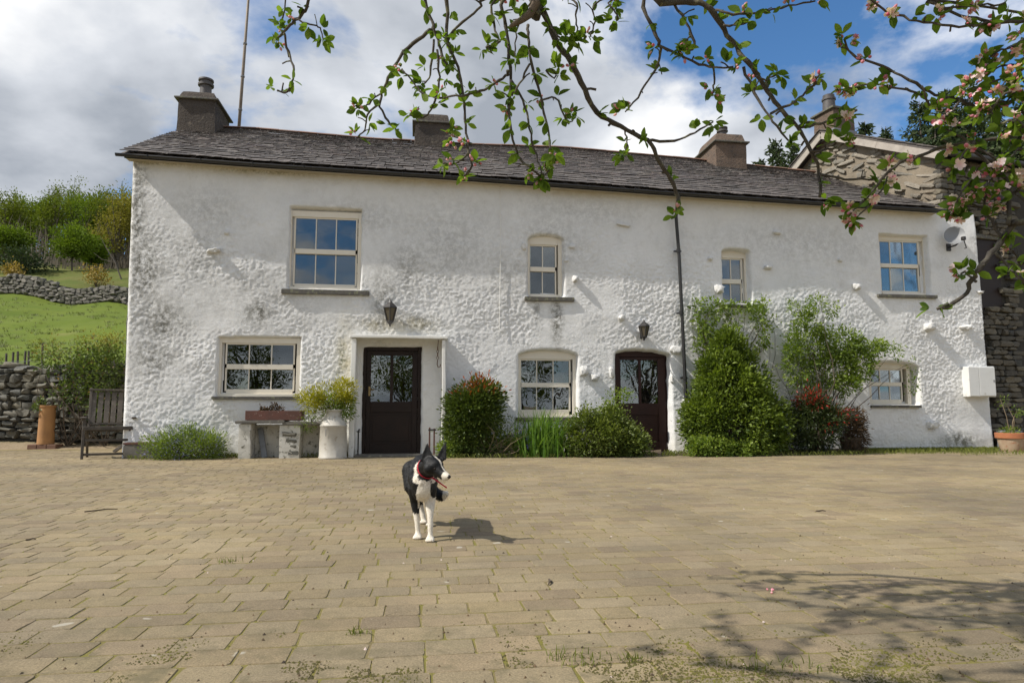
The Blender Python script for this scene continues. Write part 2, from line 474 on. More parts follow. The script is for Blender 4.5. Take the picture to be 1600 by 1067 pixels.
M['joint'] = T.surf(col, 0.98, T.bump(T.noise(co, 60, 6, 0.7), 0.8, 0.008), Specular_IOR_Level=0.2)
T = NT('ground_cover'); co = T.n('ShaderNodeNewGeometry').outputs['Position']
sy = T.n('ShaderNodeSeparateXYZ'); T.put(sy.inputs[0], co)
gr = T.mix(T.ramp(T.noise(co, 0.35, 7, 0.6), [(0.3, 0.0), (0.7, 1.0)]), (0.088, 0.130, 0.013), (0.130, 0.165, 0.020))
gr = T.mix(T.ramp(T.noise(co, 1.7, 6, 0.65), [(0.58, 0.0), (0.72, 0.75)]), gr, (0.050, 0.078, 0.013))
gr = T.mix(T.ramp(T.noise(co, 0.11, 5, 0.6), [(0.60, 0.0), (0.70, 0.7)]), gr, (0.29, 0.245, 0.11))
rough_ = T.mix(T.ramp(T.noise(co, 0.5, 6, 0.6), [(0.4, 0.0), (0.62, 1.0)]), (0.075, 0.085, 0.025), (0.13, 0.10, 0.045))
gr = T.mix(T.ramp(T.math('MULTIPLY', sy.outputs[1], 0.01), [(0.60, 0.0), (0.66, 0.55)]), gr, rough_)
di = T.mix(T.ramp(T.noise(co, 2.2, 7, 0.65), [(0.35, 0.0), (0.65, 1.0)]), (0.30, 0.235, 0.155), (0.235, 0.18, 0.115))
col = T.mix(T.ramp(T.math('ADD', T.math('MULTIPLY', sy.outputs[1], 0.02), T.math('MULTIPLY', T.noise(co, 0.8, 4, 0.6), 0.03)), [(0.325, 0.0), (0.345, 1.0)]), di, gr)
M['ground'] = T.surf(col, 0.97, T.bump(T.noise(co, 9, 6, 0.7), 0.6, 0.05), Specular_IOR_Level=0.2)
M['soil'] = simple('bed_soil', (0.075, 0.052, 0.034), (0.13, 0.095, 0.06), 9, 0.98, 0.9, 45, 0.02, jitter=False, spots=(22, 0.56, 0.68, (0.22, 0.17, 0.10)))
M['moss'] = leafmat('joint_moss', (0.062, 0.052, 0.020), (0.205, 0.195, 0.032), 0.0, 0.95)
M['debris'] = leafmat('fallen_bits', (0.035, 0.026, 0.018), (0.13, 0.085, 0.045), 0.0, 0.9, warm=(0.93, (0.52, 0.42, 0.38)))
# foliage
M['leaf_apple'] = leafmat('apple_leaf', (0.060, 0.115, 0.016), (0.200, 0.290, 0.042), 0.52, 0.6, spec=0.2)
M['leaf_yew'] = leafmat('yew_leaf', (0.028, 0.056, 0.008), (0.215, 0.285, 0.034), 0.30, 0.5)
M['leaf_fresh'] = leafmat('fresh_leaf', (0.085, 0.145, 0.022), (0.260, 0.330, 0.055), 0.4, 0.5)
M['leaf_hedge'] = leafmat('hedge_leaf', (0.045, 0.075, 0.016), (0.150, 0.195, 0.042), 0.3, 0.5, warm=(0.95, (0.20, 0.125, 0.06)))
M['leaf_redtip'] = leafmat('redtip_leaf', (0.030, 0.055, 0.011), (0.125, 0.165, 0.026), 0.25, 0.45, warm=(0.62, (0.30, 0.080, 0.022)))
M['leaf_pieris'] = leafmat('pieris_leaf', (0.020, 0.034, 0.010), (0.055, 0.075, 0.018), 0.2, 0.45, warm=(0.6, (0.36, 0.028, 0.020)))
M['leaf_brown'] = leafmat('bronze_leaf', (0.045, 0.030, 0.018), (0.125, 0.078, 0.040), 0.2, 0.6)
M['leaf_yellow'] = leafmat('yellow_leaf', (0.15, 0.17, 0.016), (0.50, 0.44, 0.022), 0.35, 0.5)
M['leaf_lav'] = leafmat('low_shrub_leaf', (0.07, 0.11, 0.02), (0.24, 0.31, 0.055), 0.35, 0.5, warm=(0.90, (0.22, 0.22, 0.46)))
M['leaf_iris'] = leafmat('iris_blade', (0.075, 0.16, 0.022), (0.20, 0.32, 0.05), 0.4, 0.4)
M['leaf_far'] = leafmat('wood_leaf', (0.052, 0.072, 0.010), (0.160, 0.190, 0.022), 0.3, 0.7, spec=0.1)
M['leaf_haw'] = leafmat('hawthorn_leaf', (0.065, 0.105, 0.012), (0.170, 0.235, 0.024), 0.3, 0.7, spec=0.1)
M['leaf_birch'] = leafmat('birch_leaf', (0.14, 0.125, 0.025), (0.285, 0.25, 0.05), 0.3, 0.7, spec=0.1)
M['leaf_grey'] = leafmat('bare_twig', (0.10, 0.085, 0.065), (0.19, 0.165, 0.125), 0.0, 0.9, spec=0.1)
M['leaf_gorse'] = leafmat('gorse_leaf', (0.16, 0.12, 0.03), (0.38, 0.25, 0.035), 0.2, 0.7)
M['leaf_conifer'] = leafmat('conifer_needle', (0.022, 0.040, 0.018), (0.075, 0.100, 0.042), 0.15, 0.7, spec=0.15)
M['leaf_spread'] = leafmat('spreading_leaf', (0.055, 0.085, 0.016), (0.195, 0.235, 0.045), 0.3, 0.5)
M['grassblade'] = leafmat('grass_blade', (0.08, 0.10, 0.02), (0.24, 0.26, 0.06), 0.35, 0.6)
M['bluebell'] = leafmat('bluebell', (0.14, 0.13, 0.42), (0.30, 0.30, 0.72), 0.3, 0.5)
M['blossom'] = leafmat('apple_blossom', (0.66, 0.12, 0.22), (0.90, 0.80, 0.80), 0.30, 0.5)
M['bark'] = simple('apple_bark', (0.050, 0.041, 0.034), (0.105, 0.092, 0.072), 16, 0.92, 0.7, 60, 0.008, jitter=False, spots=(24, 0.56, 0.66, (0.19, 0.185, 0.11)))
M['cutwood'] = simple('sawn_wood', (0.17, 0.125, 0.085), (0.12, 0.09, 0.062), 14, 0.9, 0.4)
M['stem'] = simple('woody_stem', (0.060, 0.043, 0.029), (0.105, 0.080, 0.056), 16, 0.92, 0.5, 50, 0.004, jitter=False)
M['drystem'] = simple('dry_stem', (0.30, 0.235, 0.155), (0.22, 0.165, 0.105), 16, 0.92, 0.4, 50, 0.003, jitter=False)
M['trunk'] = simple('far_trunk', (0.085, 0.07, 0.055), (0.15, 0.125, 0.10), 3, 0.95, 0.5, 14, 0.03)
M['oldwood'] = simple('weathered_grey_wood', (0.105, 0.088, 0.070), (0.060, 0.051, 0.042), 7, 0.85, 0.5, 45, 0.004, spots=(12, 0.58, 0.70, (0.17, 0.15, 0.125)))
M['orangewood'] = simple('new_cut_wood', (0.45, 0.17, 0.06), (0.38, 0.14, 0.05), 9, 0.8, 0.2)
M['claypot'] = simple('buff_clay', (0.40, 0.205, 0.075), (0.30, 0.15, 0.06), 4, 0.8, 0.3, 30, 0.004)
M['terracotta'] = simple('terracotta', (0.42, 0.155, 0.065), (0.33, 0.12, 0.055), 5, 0.85, 0.3, 30, 0.003)
M['terracotta_salt'] = simple('salted_terracotta', (0.48, 0.37, 0.26), (0.33, 0.21, 0.13), 5, 0.9, 0.3, 30, 0.003, spots=(9, 0.58, 0.68, (0.34, 0.14, 0.065)))
M['churn'] = simple('churn_enamel', (0.50, 0.475, 0.42), (0.40, 0.375, 0.325), 5, 0.55, 0.3, 25, 0.006, spots=(9, 0.57, 0.70, (0.27, 0.23, 0.175)))
M['rust'] = simple('rust_red_tin', (0.13, 0.05, 0.035), (0.085, 0.04, 0.03), 8, 0.7, 0.3, 40, 0.003, spots=(24, 0.62, 0.7, (0.34, 0.28, 0.24)))
M['benchstone'] = simple('bench_slate', (0.16, 0.145, 0.12), (0.10, 0.095, 0.085), 7, 0.85, 0.5, 30, 0.006, spots=(12, 0.55, 0.68, (0.26, 0.24, 0.18)))
M['pierwhite'] = simple('limewashed_pier', (0.62, 0.60, 0.54), (0.46, 0.44, 0.385), 5, 0.92, 0.6, 30, 0.008, spots=(13, 0.55, 0.66, (0.13, 0.125, 0.09)))
M['meter'] = simple('white_plastic', (0.74, 0.74, 0.72), (0.68, 0.68, 0.655), 4, 0.45, 0.05, 30, 0.001, spots=(8, 0.60, 0.76, (0.47, 0.45, 0.40)))
M['dish'] = simple('grey_dish', (0.24, 0.245, 0.25), (0.19, 0.195, 0.20), 4, 0.5, 0.05)
M['red'] = simple('red_webbing', (0.55, 0.018, 0.045), (0.45, 0.015, 0.035), 30, 0.6, 0.2, 200, 0.001)
M['base_brick'] = simple('worn_brick', (0.19, 0.10, 0.065), (0.14, 0.08, 0.055), 7, 0.9, 0.4, 30, 0.004)
M['petpot'] = simple('old_brown_tub', (0.13, 0.10, 0.075), (0.085, 0.065, 0.05), 6, 0.9, 0.4)

# ================================================================== terrain
_gy = np.array([-300, 14.9, 15.3, 16.2, 20, 60, 75, 120, 220, 420, 900.])
_gz = np.array([-0.03, -0.03, 0.02, 0.24, 1.0, 9.9, 15.0, 25.0, 36.0, 45.0, 52.])
def terrain_z(x, y):
    z = np.interp(y, _gy, _gz)
    k = np.clip((np.asarray(y) - 17) / 25, 0, 1)
    return z + k * (fbm(np.asarray(x) / 9.0, np.asarray(y) / 9.0, 3, 4) - 0.5) * 1.6 - np.asarray(x) * 0.0 + k * np.clip((-np.asarray(x) - 12) * 0.035, -2.0, 2.5) * np.clip((np.asarray(y) - 30) / 40, 0, 1)
xs = np.concatenate([np.linspace(-500, -70, 24), np.linspace(-66, 50, 150), np.linspace(55, 500, 24)])
ys = np.concatenate([np.linspace(-120, 0, 16), np.linspace(2, 14, 6), np.linspace(14.9, 90, 150), np.linspace(95, 900, 40)])
X, Y = np.meshgrid(xs, ys)
Z = terrain_z(X, Y)
nx, ny = len(xs), len(ys)
idx = np.arange(nx * ny).reshape(ny, nx)
Q = np.stack([idx[:-1, :-1], idx[:-1, 1:], idx[1:, 1:], idx[1:, :-1]], -1).reshape(-1, 4)
tag(mesh_obj('ground', np.stack([X, Y, Z], -1).reshape(-1, 3), [Q.astype(np.int32)], M['ground'], smooth=True), kind='structure')

# ================================================================== paved yard
yard_rng = np.random.default_rng(21)
PW, PD = 0.240, 0.160
def sett_mesh(seed):
    r = np.random.default_rng(seed)
    hw, hd, c, h = 0.1178, 0.0786, 0.0040, 0.03
    base = []
    def ring(dx, dy, z, jit):
        pts = []
        for k in range(12):
            # rounded rectangle with twelve corners, rumbled
            cx, cy = [(1, -1), (1, 1), (-1, 1), (-1, -1)][k // 3]
            t = (k % 3) / 2 * math.pi / 2 + [-math.pi / 2, 0, math.pi / 2, math.pi][k // 3]
            rr = 0.015
            px = cx * (hw - dx - rr) + rr * math.cos(t); py = cy * (hd - dy - rr) + rr * math.sin(t)
            pts.append((px + jit[k, 0], py + jit[k, 1], z + jit[k, 2]))
        return pts
    j = r.normal(0, 0.0018, (12, 3)); j[:, 2] *= 0.35
    V = ring(c, c, 0.0, j) + ring(0.001, 0.001, -0.0042, j * 0.9) + ring(0, 0, -h, j * 0.5)
    V.append((0, 0, r.normal(0.000, 0.0008)))
    F = []
    for a in (0, 1):
        for k in range(12):
            F.append((a * 12 + k, (a + 1) * 12 + k, (a + 1) * 12 + (k + 1) % 12, a * 12 + (k + 1) % 12))
    F += [(36, k, (k + 1) % 12) for k in range(12)]
    return np.array(V), F
# half the sides are hidden in sand: the bottom ring keeps them closed below
SETTS = [sett_mesh(100 + k) for k in range(12)]
TINTS = []
for k in range(12):
    v = yard_rng.uniform(0.84, 1.14); TINTS.append((v * yard_rng.uniform(0.97, 1.05), v, v * yard_rng.uniform(0.92, 1.03)))
SETT_ME = []
for k, (V, F) in enumerate(SETTS):
    me = raw_mesh('paver', V, F, True, {'tint': np.tile(np.array([TINTS[k]]), (len(V), 1))})
    me.materials.append(M['paver'])
    try: me.set_sharp_from_angle(angle=R(22))
    except Exception: pass
    SETT_ME.append(me)
YO = (0, OY, 0)
gx = np.linspace(-16.5, 14.5, 250); gy = np.linspace(-13.1, 3.0, 130)
GX, GY = np.meshgrid(gx, gy)
GZ = -0.0017 + (fbm(GX * 6, GY * 6, 41, 3) - 0.5) * 0.0010
gi = np.arange(GX.size).reshape(GX.shape)
GQ = np.stack([gi[:-1, :-1], gi[:-1, 1:], gi[1:, 1:], gi[1:, :-1]], -1).reshape(-1, 4)
cxm = GX.ravel()[GQ].mean(1); cym = GY.ravel()[GQ].mean(1)
GQ = GQ[(cym < 0.25) | (cxm < -7.3)]
yard = mesh_obj('paved_yard', np.stack([GX, GY, GZ], -1).reshape(-1, 3), [GQ.astype(np.int32)], M['joint'], smooth=True)
yard.location = YO; yard.rotation_euler = (0, 0, ANG)
tag(yard, kind='structure')
items = []
nrow = 0
y0 = -13.0
while y0 < 2.8:
    x0 = -16.4 + (0.5 * PW if nrow % 2 else 0) + yard_rng.normal(0, 0.012)
    while x0 < 14.3:
        lx = float(yard_rng.choice([.15, .18, .20, .24, .27], p=[.14, .22, .26, .24, .14]))
        wx = CA * x0 - SA * y0; wy = OY + SA * x0 + CA * y0
        if (y0 < -0.02 or x0 < -7.2) and wy > 1.0 and abs(wx) < 0.98 * wy + 1.6:
            items.append((x0 + lx / 2 + yard_rng.normal(0, 0.0018), y0 + yard_rng.normal(0, 0.0018), wx, wy, lx))
        x0 += lx
    y0 += PD
    nrow += 1
items = np.array(items)
sunk = (fbm(items[:, 2] * 0.7, items[:, 3] * 0.7, 9, 3) - 0.5) * 0.0005
pxs = 800 + items[:, 2] / items[:, 3] * FPX
pys = 640 + CAMZ * FPX / items[:, 3]
score = np.where((pxs > -20) & (pxs < 1620) & (pys < 1075), -items[:, 3], -999)
near = set(np.argsort(-score)[:300].tolist())
VV = []; TT = []; QQ = []; RR = []; nv = 0
S0V = [s[0] for s in SETTS]
for i in range(len(items)):
    x0, y0 = items[i, :2]
    k = int(yard_rng.integers(12)); rz = yard_rng.normal(0, 0.010) + (math.pi if yard_rng.random() < .5 else 0)
    tx, ty = yard_rng.normal(0, 0.0035, 2); dz = sunk[i] + abs(yard_rng.normal(0, 0.0009))
    if i in near:
        o = bpy.data.objects.new('paver', SETT_ME[k]); COL.objects.link(o); o.parent = yard
        o.location = (x0, y0, dz); o.rotation_euler = (tx, ty, rz); o.scale = (items[i, 4] / PW, 1, 1)
    else:
        V = S0V[k] * np.array([items[i, 4] / PW, 1, 1]); c, s_ = math.cos(rz), math.sin(rz)
        P = np.empty_like(V); P[:, 0] = c * V[:, 0] - s_ * V[:, 1] + x0; P[:, 1] = s_ * V[:, 0] + c * V[:, 1] + y0
        P[:, 2] = V[:, 2] + dz + tx * V[:, 1] - ty * V[:, 0]
        VV.append(P); TT.append(np.tile(np.array([TINTS[k]]), (len(V), 1)))
        QQ.append(nv)
        nv += len(V)
q4 = np.array([f for f in SETTS[0][1] if len(f) == 4 and max(f) < 24]); q3 = np.array([f for f in SETTS[0][1] if len(f) == 3])
off = np.array(QQ)
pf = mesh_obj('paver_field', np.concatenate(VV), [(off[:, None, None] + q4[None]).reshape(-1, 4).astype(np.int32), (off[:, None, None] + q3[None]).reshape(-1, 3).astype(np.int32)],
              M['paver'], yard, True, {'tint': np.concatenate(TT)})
try: pf.data.set_sharp_from_angle(angle=R(22))
except Exception: pass
tag(pf, kind='stuff')
# moss cushions in the joints and in mats towards the near edge
def cushions(name, pts, rad, hgt, mat, parent, seed, kind='stuff', tint=None, n=7):
    r = np.random.default_rng(seed)
    N = len(pts); V = np.empty((N, n + 1, 3)); 
    a = np.arange(n) / n * 2 * math.pi
    rr = rad[:, None] * r.uniform(0.55, 1.35, (N, n)) 
    el = r.uniform(0.45, 1.0, N); ph = r.uniform(0, math.pi, N)
    ux = np.cos(a)[None] * rr; uy = np.sin(a)[None] * rr * el[:, None]
    V[:, :n, 0] = pts[:, None, 0] + ux * np.cos(ph)[:, None] - uy * np.sin(ph)[:, None]
    V[:, :n, 1] = pts[:, None, 1] + ux * np.sin(ph)[:, None] + uy * np.cos(ph)[:, None]
    V[:, :n, 2] = pts[:, None, 2] - 0.003
    V[:, n] = pts; V[:, n, 2] += hgt
    f = np.array([(k, (k + 1) % n, n) for k in range(n)])
    F = (np.arange(N)[:, None, None] * (n + 1) + f[None]).reshape(-1, 3).astype(np.int32)
    t = (r.random(N) if tint is None else tint)
    A = np.repeat(np.stack([t, r.random(N), t], 1), n + 1, 0)
    o = mesh_obj(name, V.reshape(-1, 3), [F], mat, parent, True, {'tint': A})
    return tag(o, kind=kind)
mp_, mr_, mh_, mt_ = [], [], [], []
patch = fbm(items[:, 0] * 0.5, items[:, 1] * 0.5, 17, 3)
for i in range(len(items)):
    x0, y0, wx, wy, lx = items[i]
    if wy > 9.5: continue
    p = 0.18 + 1.5 * max(0, patch[i] - 0.42)
    for _ in range(int(yard_rng.poisson(p * 5))):           # perpends
        mp_.append((x0 + lx / 2 + yard_rng.normal(0, 0.006), y0 + yard_rng.uniform(-.08, .08), sunk[i] - 0.001))
        mr_.append(yard_rng.uniform(.005, .013)); mh_.append(yard_rng.uniform(.002, .006)); mt_.append(np.clip(patch[i] * 1.1 + yard_rng.normal(0, .18), 0, 1))
    for _ in range(int(yard_rng.poisson(p * 2.0))):         # bed joints
        mp_.append((x0 + yard_rng.uniform(-.12, .12), y0 + PD / 2 + yard_rng.normal(0, .004), sunk[i] - 0.001))
        mr_.append(yard_rng.uniform(.004, .010)); mh_.append(yard_rng.uniform(.001, .004)); mt_.append(np.clip(patch[i] * 0.9 + yard_rng.normal(0, .2), 0, 1))
# mats on the near, shaded edge
for _ in range(15000):
    px_ = yard_rng.uniform(-60, 1660); py_ = 1085 - abs(yard_rng.normal(0, 48))
    g_ = ground(px_, py_)
    m_ = float(fbm(g_.x * 3.2, g_.y * 3.2, 77, 4))
    bias = 0.54 if px_ > 900 else 0.58
    if m_ < bias + 0.03 * (1085 - py_) / 60: continue
    sx_ = CA * g_.x + SA * (g_.y - OY); sy_ = -SA * g_.x + CA * (g_.y - OY)
    mp_.append((sx_, sy_, .0012)); mr_.append(yard_rng.uniform(.003, .010)); mh_.append(yard_rng.uniform(.0015, .005)); mt_.append(np.clip(yard_rng.normal(.06, .12) + (m_ - bias) * 1.5, 0, 1))
cushions('joint_moss', np.array(mp_), np.array(mr_), np.array(mh_), M['moss'], yard, 4, tint=np.array(mt_))
dp = []
for _ in range(520):
    px_ = yard_rng.uniform(-20, 1640); py_ = 715 + 360 * yard_rng.random() ** 0.75
    if px_ < 600 and yard_rng.random() < .45: continue
    g_ = ground(px_, py_)
    dp.append((CA * g_.x + SA * (g_.y - OY), -SA * g_.x + CA * (g_.y - OY), 0.003))
dp = np.array(dp)
cushions('fallen_bits', dp, yard_rng.uniform(.002, .009, len(dp)), yard_rng.uniform(.002, .007, len(dp)), M['debris'], yard, 8, n=5)

# ================================================================== the cottage
cot = empty('white_cottage', (0, OY, 0), ANG, 'long whitewashed farm cottage with slate roof, seven cream sash windows and two brown doors', 'cottage')
eav = np.array([fac(px, py, -0.20) for px, py in [(196, 243), (400, 258), (681, 276), (837, 287), (1041, 302), (1264, 317), (1474, 330)]])
rid = np.array([fac(px, py, 3.2) for px, py in [(300, 203), (400, 207), (587, 223), (728, 231), (882, 236), (1073, 253), (1200, 267)]])
EAVE = lambda s: float(np.interp(s, eav[:, 0], eav[:, 1]))
def RIDGE(s):
    if s > rid[-1, 0]:
        k = (rid[-1, 1] - rid[-3, 1]) / (rid[-1, 0] - rid[-3, 0]); return float(rid[-1, 1] + k * (s - rid[-1, 0]))
    return float(np.interp(s, rid[:, 0], rid[:, 1]))
sl0, zl0 = fac(188, 700); sl1, zl1 = fac(205, 245)
sr0, zr0 = fac(1557, 700); sr1, zr1 = fac(1526, 333)
LEFT = lambda z: sl0 + (sl1 - sl0) * (z - zl0) / (zl1 - zl0)
RIGHT = lambda z: sr0 + (sr1 - sr0) * (z - zr0) / (zr1 - zr0)

# openings: (pixel left, right, top at left, top at right, bottom, arch rise px, depth)
OPEN = {
    'ul': (453.5, 566.0, 322, 327, 452, 0, 0.11),
    'll': (341.0, 470.5, 526.5, 526.5, 620, 0, 0.09),
    'um': (824.5, 880.5, 373, 374, 463.5, 7, 0.13),
    'ml': (810.0, 902.5, 553, 554, 655, 7, 0.13),
    'us': (1128.5, 1172.5, 390, 392, 474, 2, 0.20),
    'ur': (1373.0, 1450.0, 365, 368, 459.5, 0, 0.16),
    'lr': (1358.0, 1436.5, 571, 573, 633.5, 7, 0.24),
    'd1': (566.5, 660.0, 541, 541, 716, 0, 0.10),
    'd2': (961.5, 1048.0, 551, 554, 716, 6, 0.24),
}
op = {}
for k, (a, b, t0, t1, bt, ar, dp_) in OPEN.items():
    s0, zt0 = fac(a, t0); s1, zt1 = fac(b, t1); zb = fac((a + b) / 2, bt)[1]
    rise = ar * (zt0 - zb) / (bt - t0)
    op[k] = (s0, s1, zt0, zt1, zb if k[0] != 'd' else -0.3, rise, dp_)
NS, NZ = 980, 306
v_ = np.linspace(0, 1, NZ); u_ = np.linspace(0, 1, NS)
# even rows in z; top row follows the eaves
U, Vv = np.meshgrid(u_, v_)
S0 = LEFT(0) + (RIGHT(0) - LEFT(0)) * U
ztop = np.interp(S0, eav[:, 0], eav[:, 1]) + 0.10
ztop = np.where(S0 > eav[-1, 0], eav[-1, 1] + 0.02 + 0.0 * S0, ztop)
Zw = -0.15 + (ztop + 0.15) * Vv
Lz = sl0 + (sl1 - sl0) * (Zw - zl0) / (zl1 - zl0); Rz = sr0 + (sr1 - sr0) * (Zw - zr0) / (zr1 - zr0)
Sw = Lz + (Rz - Lz) * U
und = (fbm(Sw / 1.3, Zw / 1.1, 31, 3) - 0.5) * 0.055
lump = (fbm(Sw / 0.34, Zw / 0.30, 35, 3) - 0.5) * 0.012
rc = np.abs(fbm((Sw + Zw * 0.4) / 0.075, Zw / 0.050, 51, 3, 0.7) - 0.5)
rough_amp = np.clip(fbm(Sw / 0.9, Zw / 0.9, 61, 3) * 2.6 - 0.62, 0.22, 1.25)
rough_amp *= np.clip(1.15 - (Zw - 3.4) * 0.35, 0.35, 1.1)
H = und + lump + (rc * 0.006 + (fbm(Sw / 0.042, Zw / 0.036, 71, 2, 0.8) - 0.5) * 0.022) * rough_amp
bulge = 0.06 * np.exp(-((Sw - fac(1075, 650)[0]) / 0.28)**2) * np.clip((1.05 - Zw) / 0.7, 0, 1)   # buttressed foot right of the far door
H = H + bulge + 0.05 * np.clip((0.5 - Zw) / 0.5, 0, 1) * fbm(Sw / 0.8, Zw * 0, 88, 2)
depth = np.zeros_like(Sw)
sdall = np.full_like(Sw, 9.0)
for k, (s0, s1, zt0, zt1, zb, rise, dp_) in op.items():
    c = (s0 + s1) / 2; hw = (s1 - s0) / 2
    q = np.clip((Sw - c) / hw, -1.2, 1.2)
    top = zt0 + (zt1 - zt0) * (q + 1) / 2 + rise * (1 - np.abs(q)**2.4)
    wob = (fbm(Sw / 0.16, Zw / 0.16, 97, 2) - 0.5) * 0.02
    a = np.abs(Sw - c) - hw; b = np.maximum(zb - Zw, Zw - top)
    rr = 0.05 if rise > 0 else 0.015
    sd_ = np.where((a > -rr) & (b > -rr), np.hypot(np.maximum(a + rr, 0), np.maximum(b + rr, 0)) - rr, np.maximum(a, b)) + wob
    rd = 0.05 if rise > 0 else 0.022
    e = np.clip(rd - sd_, 0, rd)
    roundd = rd - np.sqrt(np.maximum(rd * rd - e * e, 0))
    inn = np.clip(-sd_ / 0.03, 0, 1)
    d = roundd + inn * (dp_ + 0.05 - rd)
    depth = np.maximum(depth, np.where(sd_ < rd, d, 0))
    sdall = np.minimum(sdall, sd_)
Hm = H * np.clip(sdall / 0.03, 0.25, 1)
Yw = -Hm + depth
# turn the outer corners back
for edge, sg in ((Lz, 1), (Rz, -1)):
    t = np.clip(1 - np.abs(Sw - edge) / 0.09, 0, 1)
    Yw += 0.10 * t**2.2
wi = np.arange(Sw.size).reshape(Sw.shape)
WQ = np.stack([wi[:-1, :-1], wi[:-1, 1:], wi[1:, 1:], wi[1:, :-1]], -1).reshape(-1, 4)
keep = sdall.ravel()[WQ].max(1) > -0.075
WQ = WQ[keep]
# staining: dirt (grey algae), ochre, green
st = np.zeros((Sw.size, 3))
def blob(ch, px, py, rx, ry, amt):
    s, z = fac(px, py); k = 83.0
    g = amt * np.exp(-(((Sw - s) * k / rx)**2 + ((Zw - z) * k / ry)**2))
    st[:, ch] = np.maximum(st[:, ch], g.ravel())
for b in [(212, 330, 16, 120, .75), (225, 420, 32, 55, .75), (250, 500, 36, 40, .65), (240, 560, 40, 30, .6), (322, 330, 60, 40, .25), (405, 488, 26, 24, .7), (600, 470, 22, 60, .6), (640, 420, 30, 50, .45),
          (655, 505, 40, 14, .8), (585, 508, 40, 12, .7), (870, 500, 10, 40, .9), (838, 480, 10, 30, .5), (860, 390, 60, 70, .3), (1500, 688, 30, 14, 1.0), (560, 340, 90, 30, .25), (700, 400, 90, 90, .28), (800, 440, 60, 60, .3),
          (1075, 640, 14, 60, .35), (300, 400, 60, 60, .35), (905, 330, 120, 25, .2), (1250, 380, 180, 40, .2), (420, 450, 120, 60, .25)]:
    blob(0, *b)
for b in [(235, 252, 60, 8, .55), (400, 268, 120, 7, .5), (640, 284, 90, 7, .5), (910, 298, 60, 10, .5), (1010, 305, 30, 6, .4), (540, 560, 14, 60, .75), (620, 510, 60, 16, .55), (330, 690, 40, 18, .45), (1095, 690, 22, 22, .6), (350, 660, 40, 30, .3), (520, 650, 30, 40, .35), (900, 700, 300, 14, .35), (1330, 690, 200, 12, .3)]:
    blob(1, *b)
for b in [(535, 560, 7, 26, .9), (528, 585, 5, 14, .8), (536, 540, 4, 10, .8), (250, 254, 60, 4, .8), (420, 268, 80, 4, .6), (1480, 692, 60, 10, .5)]:
    blob(2, *b)
wall_front = mesh_obj('front_wall', np.stack([Sw, Yw, Zw], -1).reshape(-1, 3), [WQ.astype(np.int32)], M['render'], cot, True, {'stain': st})

# gable, back wall and floor close the house
def gridwall(name, fn, nu, nv, mat, parent):
    u, v = np.meshgrid(np.linspace(0, 1, nu), np.linspace(0, 1, nv))
    P = fn(u, v); ii = np.arange(u.size).reshape(u.shape)
    q = np.stack([ii[:-1, :-1], ii[1:, :-1], ii[1:, 1:], ii[:-1, 1:]], -1).reshape(-1, 4)
    return mesh_obj(name, P.reshape(-1, 3), [q.astype(np.int32)], mat, parent, True, {'stain': np.zeros((u.size, 3)) + 0.15})
BACK = 6.5
eL, rL = EAVE(sl1), RIDGE(sl1)
def gable(u, v):
    yy = 0.09 + u * (BACK - 0.09)
    zt = np.where(yy < 3.2, eL + (rL - eL) * (yy + 0.2) / 3.4, rL + (eL - rL) * (yy - 3.2) / 3.4)
    zz = -0.15 + v * (zt + 0.10)
    xx = sl0 + (sl1 - sl0) * (zz - zl0) / (zl1 - zl0) - (fbm(yy / 0.3, zz / 0.3, 5, 4) - 0.5) * 0.05 - 0.0 + 0.0
    return np.stack([xx, yy, zz], -1)
gridwall('gable_wall', gable, 120, 110, M['render'], cot)
def backw(u, v):
    ss = sl0 + u * (9.6 - sl0); zz = -0.15 + v * (np.array([EAVE(float(q)) for q in ss.ravel()]).reshape(ss.shape) + 0.1)
    return np.stack([ss, BACK + 0 * ss + (fbm(ss, zz, 4, 3) - .5) * .05, zz], -1)
gridwall('back_wall', backw, 60, 20, M['render'], cot)
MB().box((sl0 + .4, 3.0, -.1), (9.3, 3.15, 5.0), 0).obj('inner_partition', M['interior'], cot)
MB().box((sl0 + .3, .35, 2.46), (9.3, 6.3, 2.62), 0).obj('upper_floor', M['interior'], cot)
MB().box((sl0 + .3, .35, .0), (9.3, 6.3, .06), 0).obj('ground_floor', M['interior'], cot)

# ---------------- roof
RS0 = sl1 - 0.10
def rend(t): return 9.32 - 0.85 * t          # the roof runs out against the barn's slanting gable
def RP(s, t, lift=0.0):
    z = EAVE(s) + (RIDGE(s) - EAVE(s)) * t + 0.018 * math.sin(s * 1.7 + t * 3) * (1 - abs(2 * t - 1)) * 0.6
    return Vector((s, -0.26 + 3.46 * t, z + 0.03 + lift))
V = []; F = []
NSs = 60
for side in (0, 1):
    for i in range(NSs + 1):
        for j in range(7):
            t = j / 6; u = i / NSs
            s = RS0 + (rend(t) - RS0) * u
            p = RP(s, t, -0.02)
            if side: p.y = 3.2 + (3.2 - p.y)
            V.append(p)
for side in (0, 1):
    b = side * (NSs + 1) * 7
    for i in range(NSs):
        for j in range(6):
            q = (b + i * 7 + j, b + (i + 1) * 7 + j, b + (i + 1) * 7 + j + 1, b + i * 7 + j + 1)
            F.append(q if not side else tuple(reversed(q)))
roof = mesh_obj('roof', V, F, M['slate'], cot, False)
srng = random.Random(3)
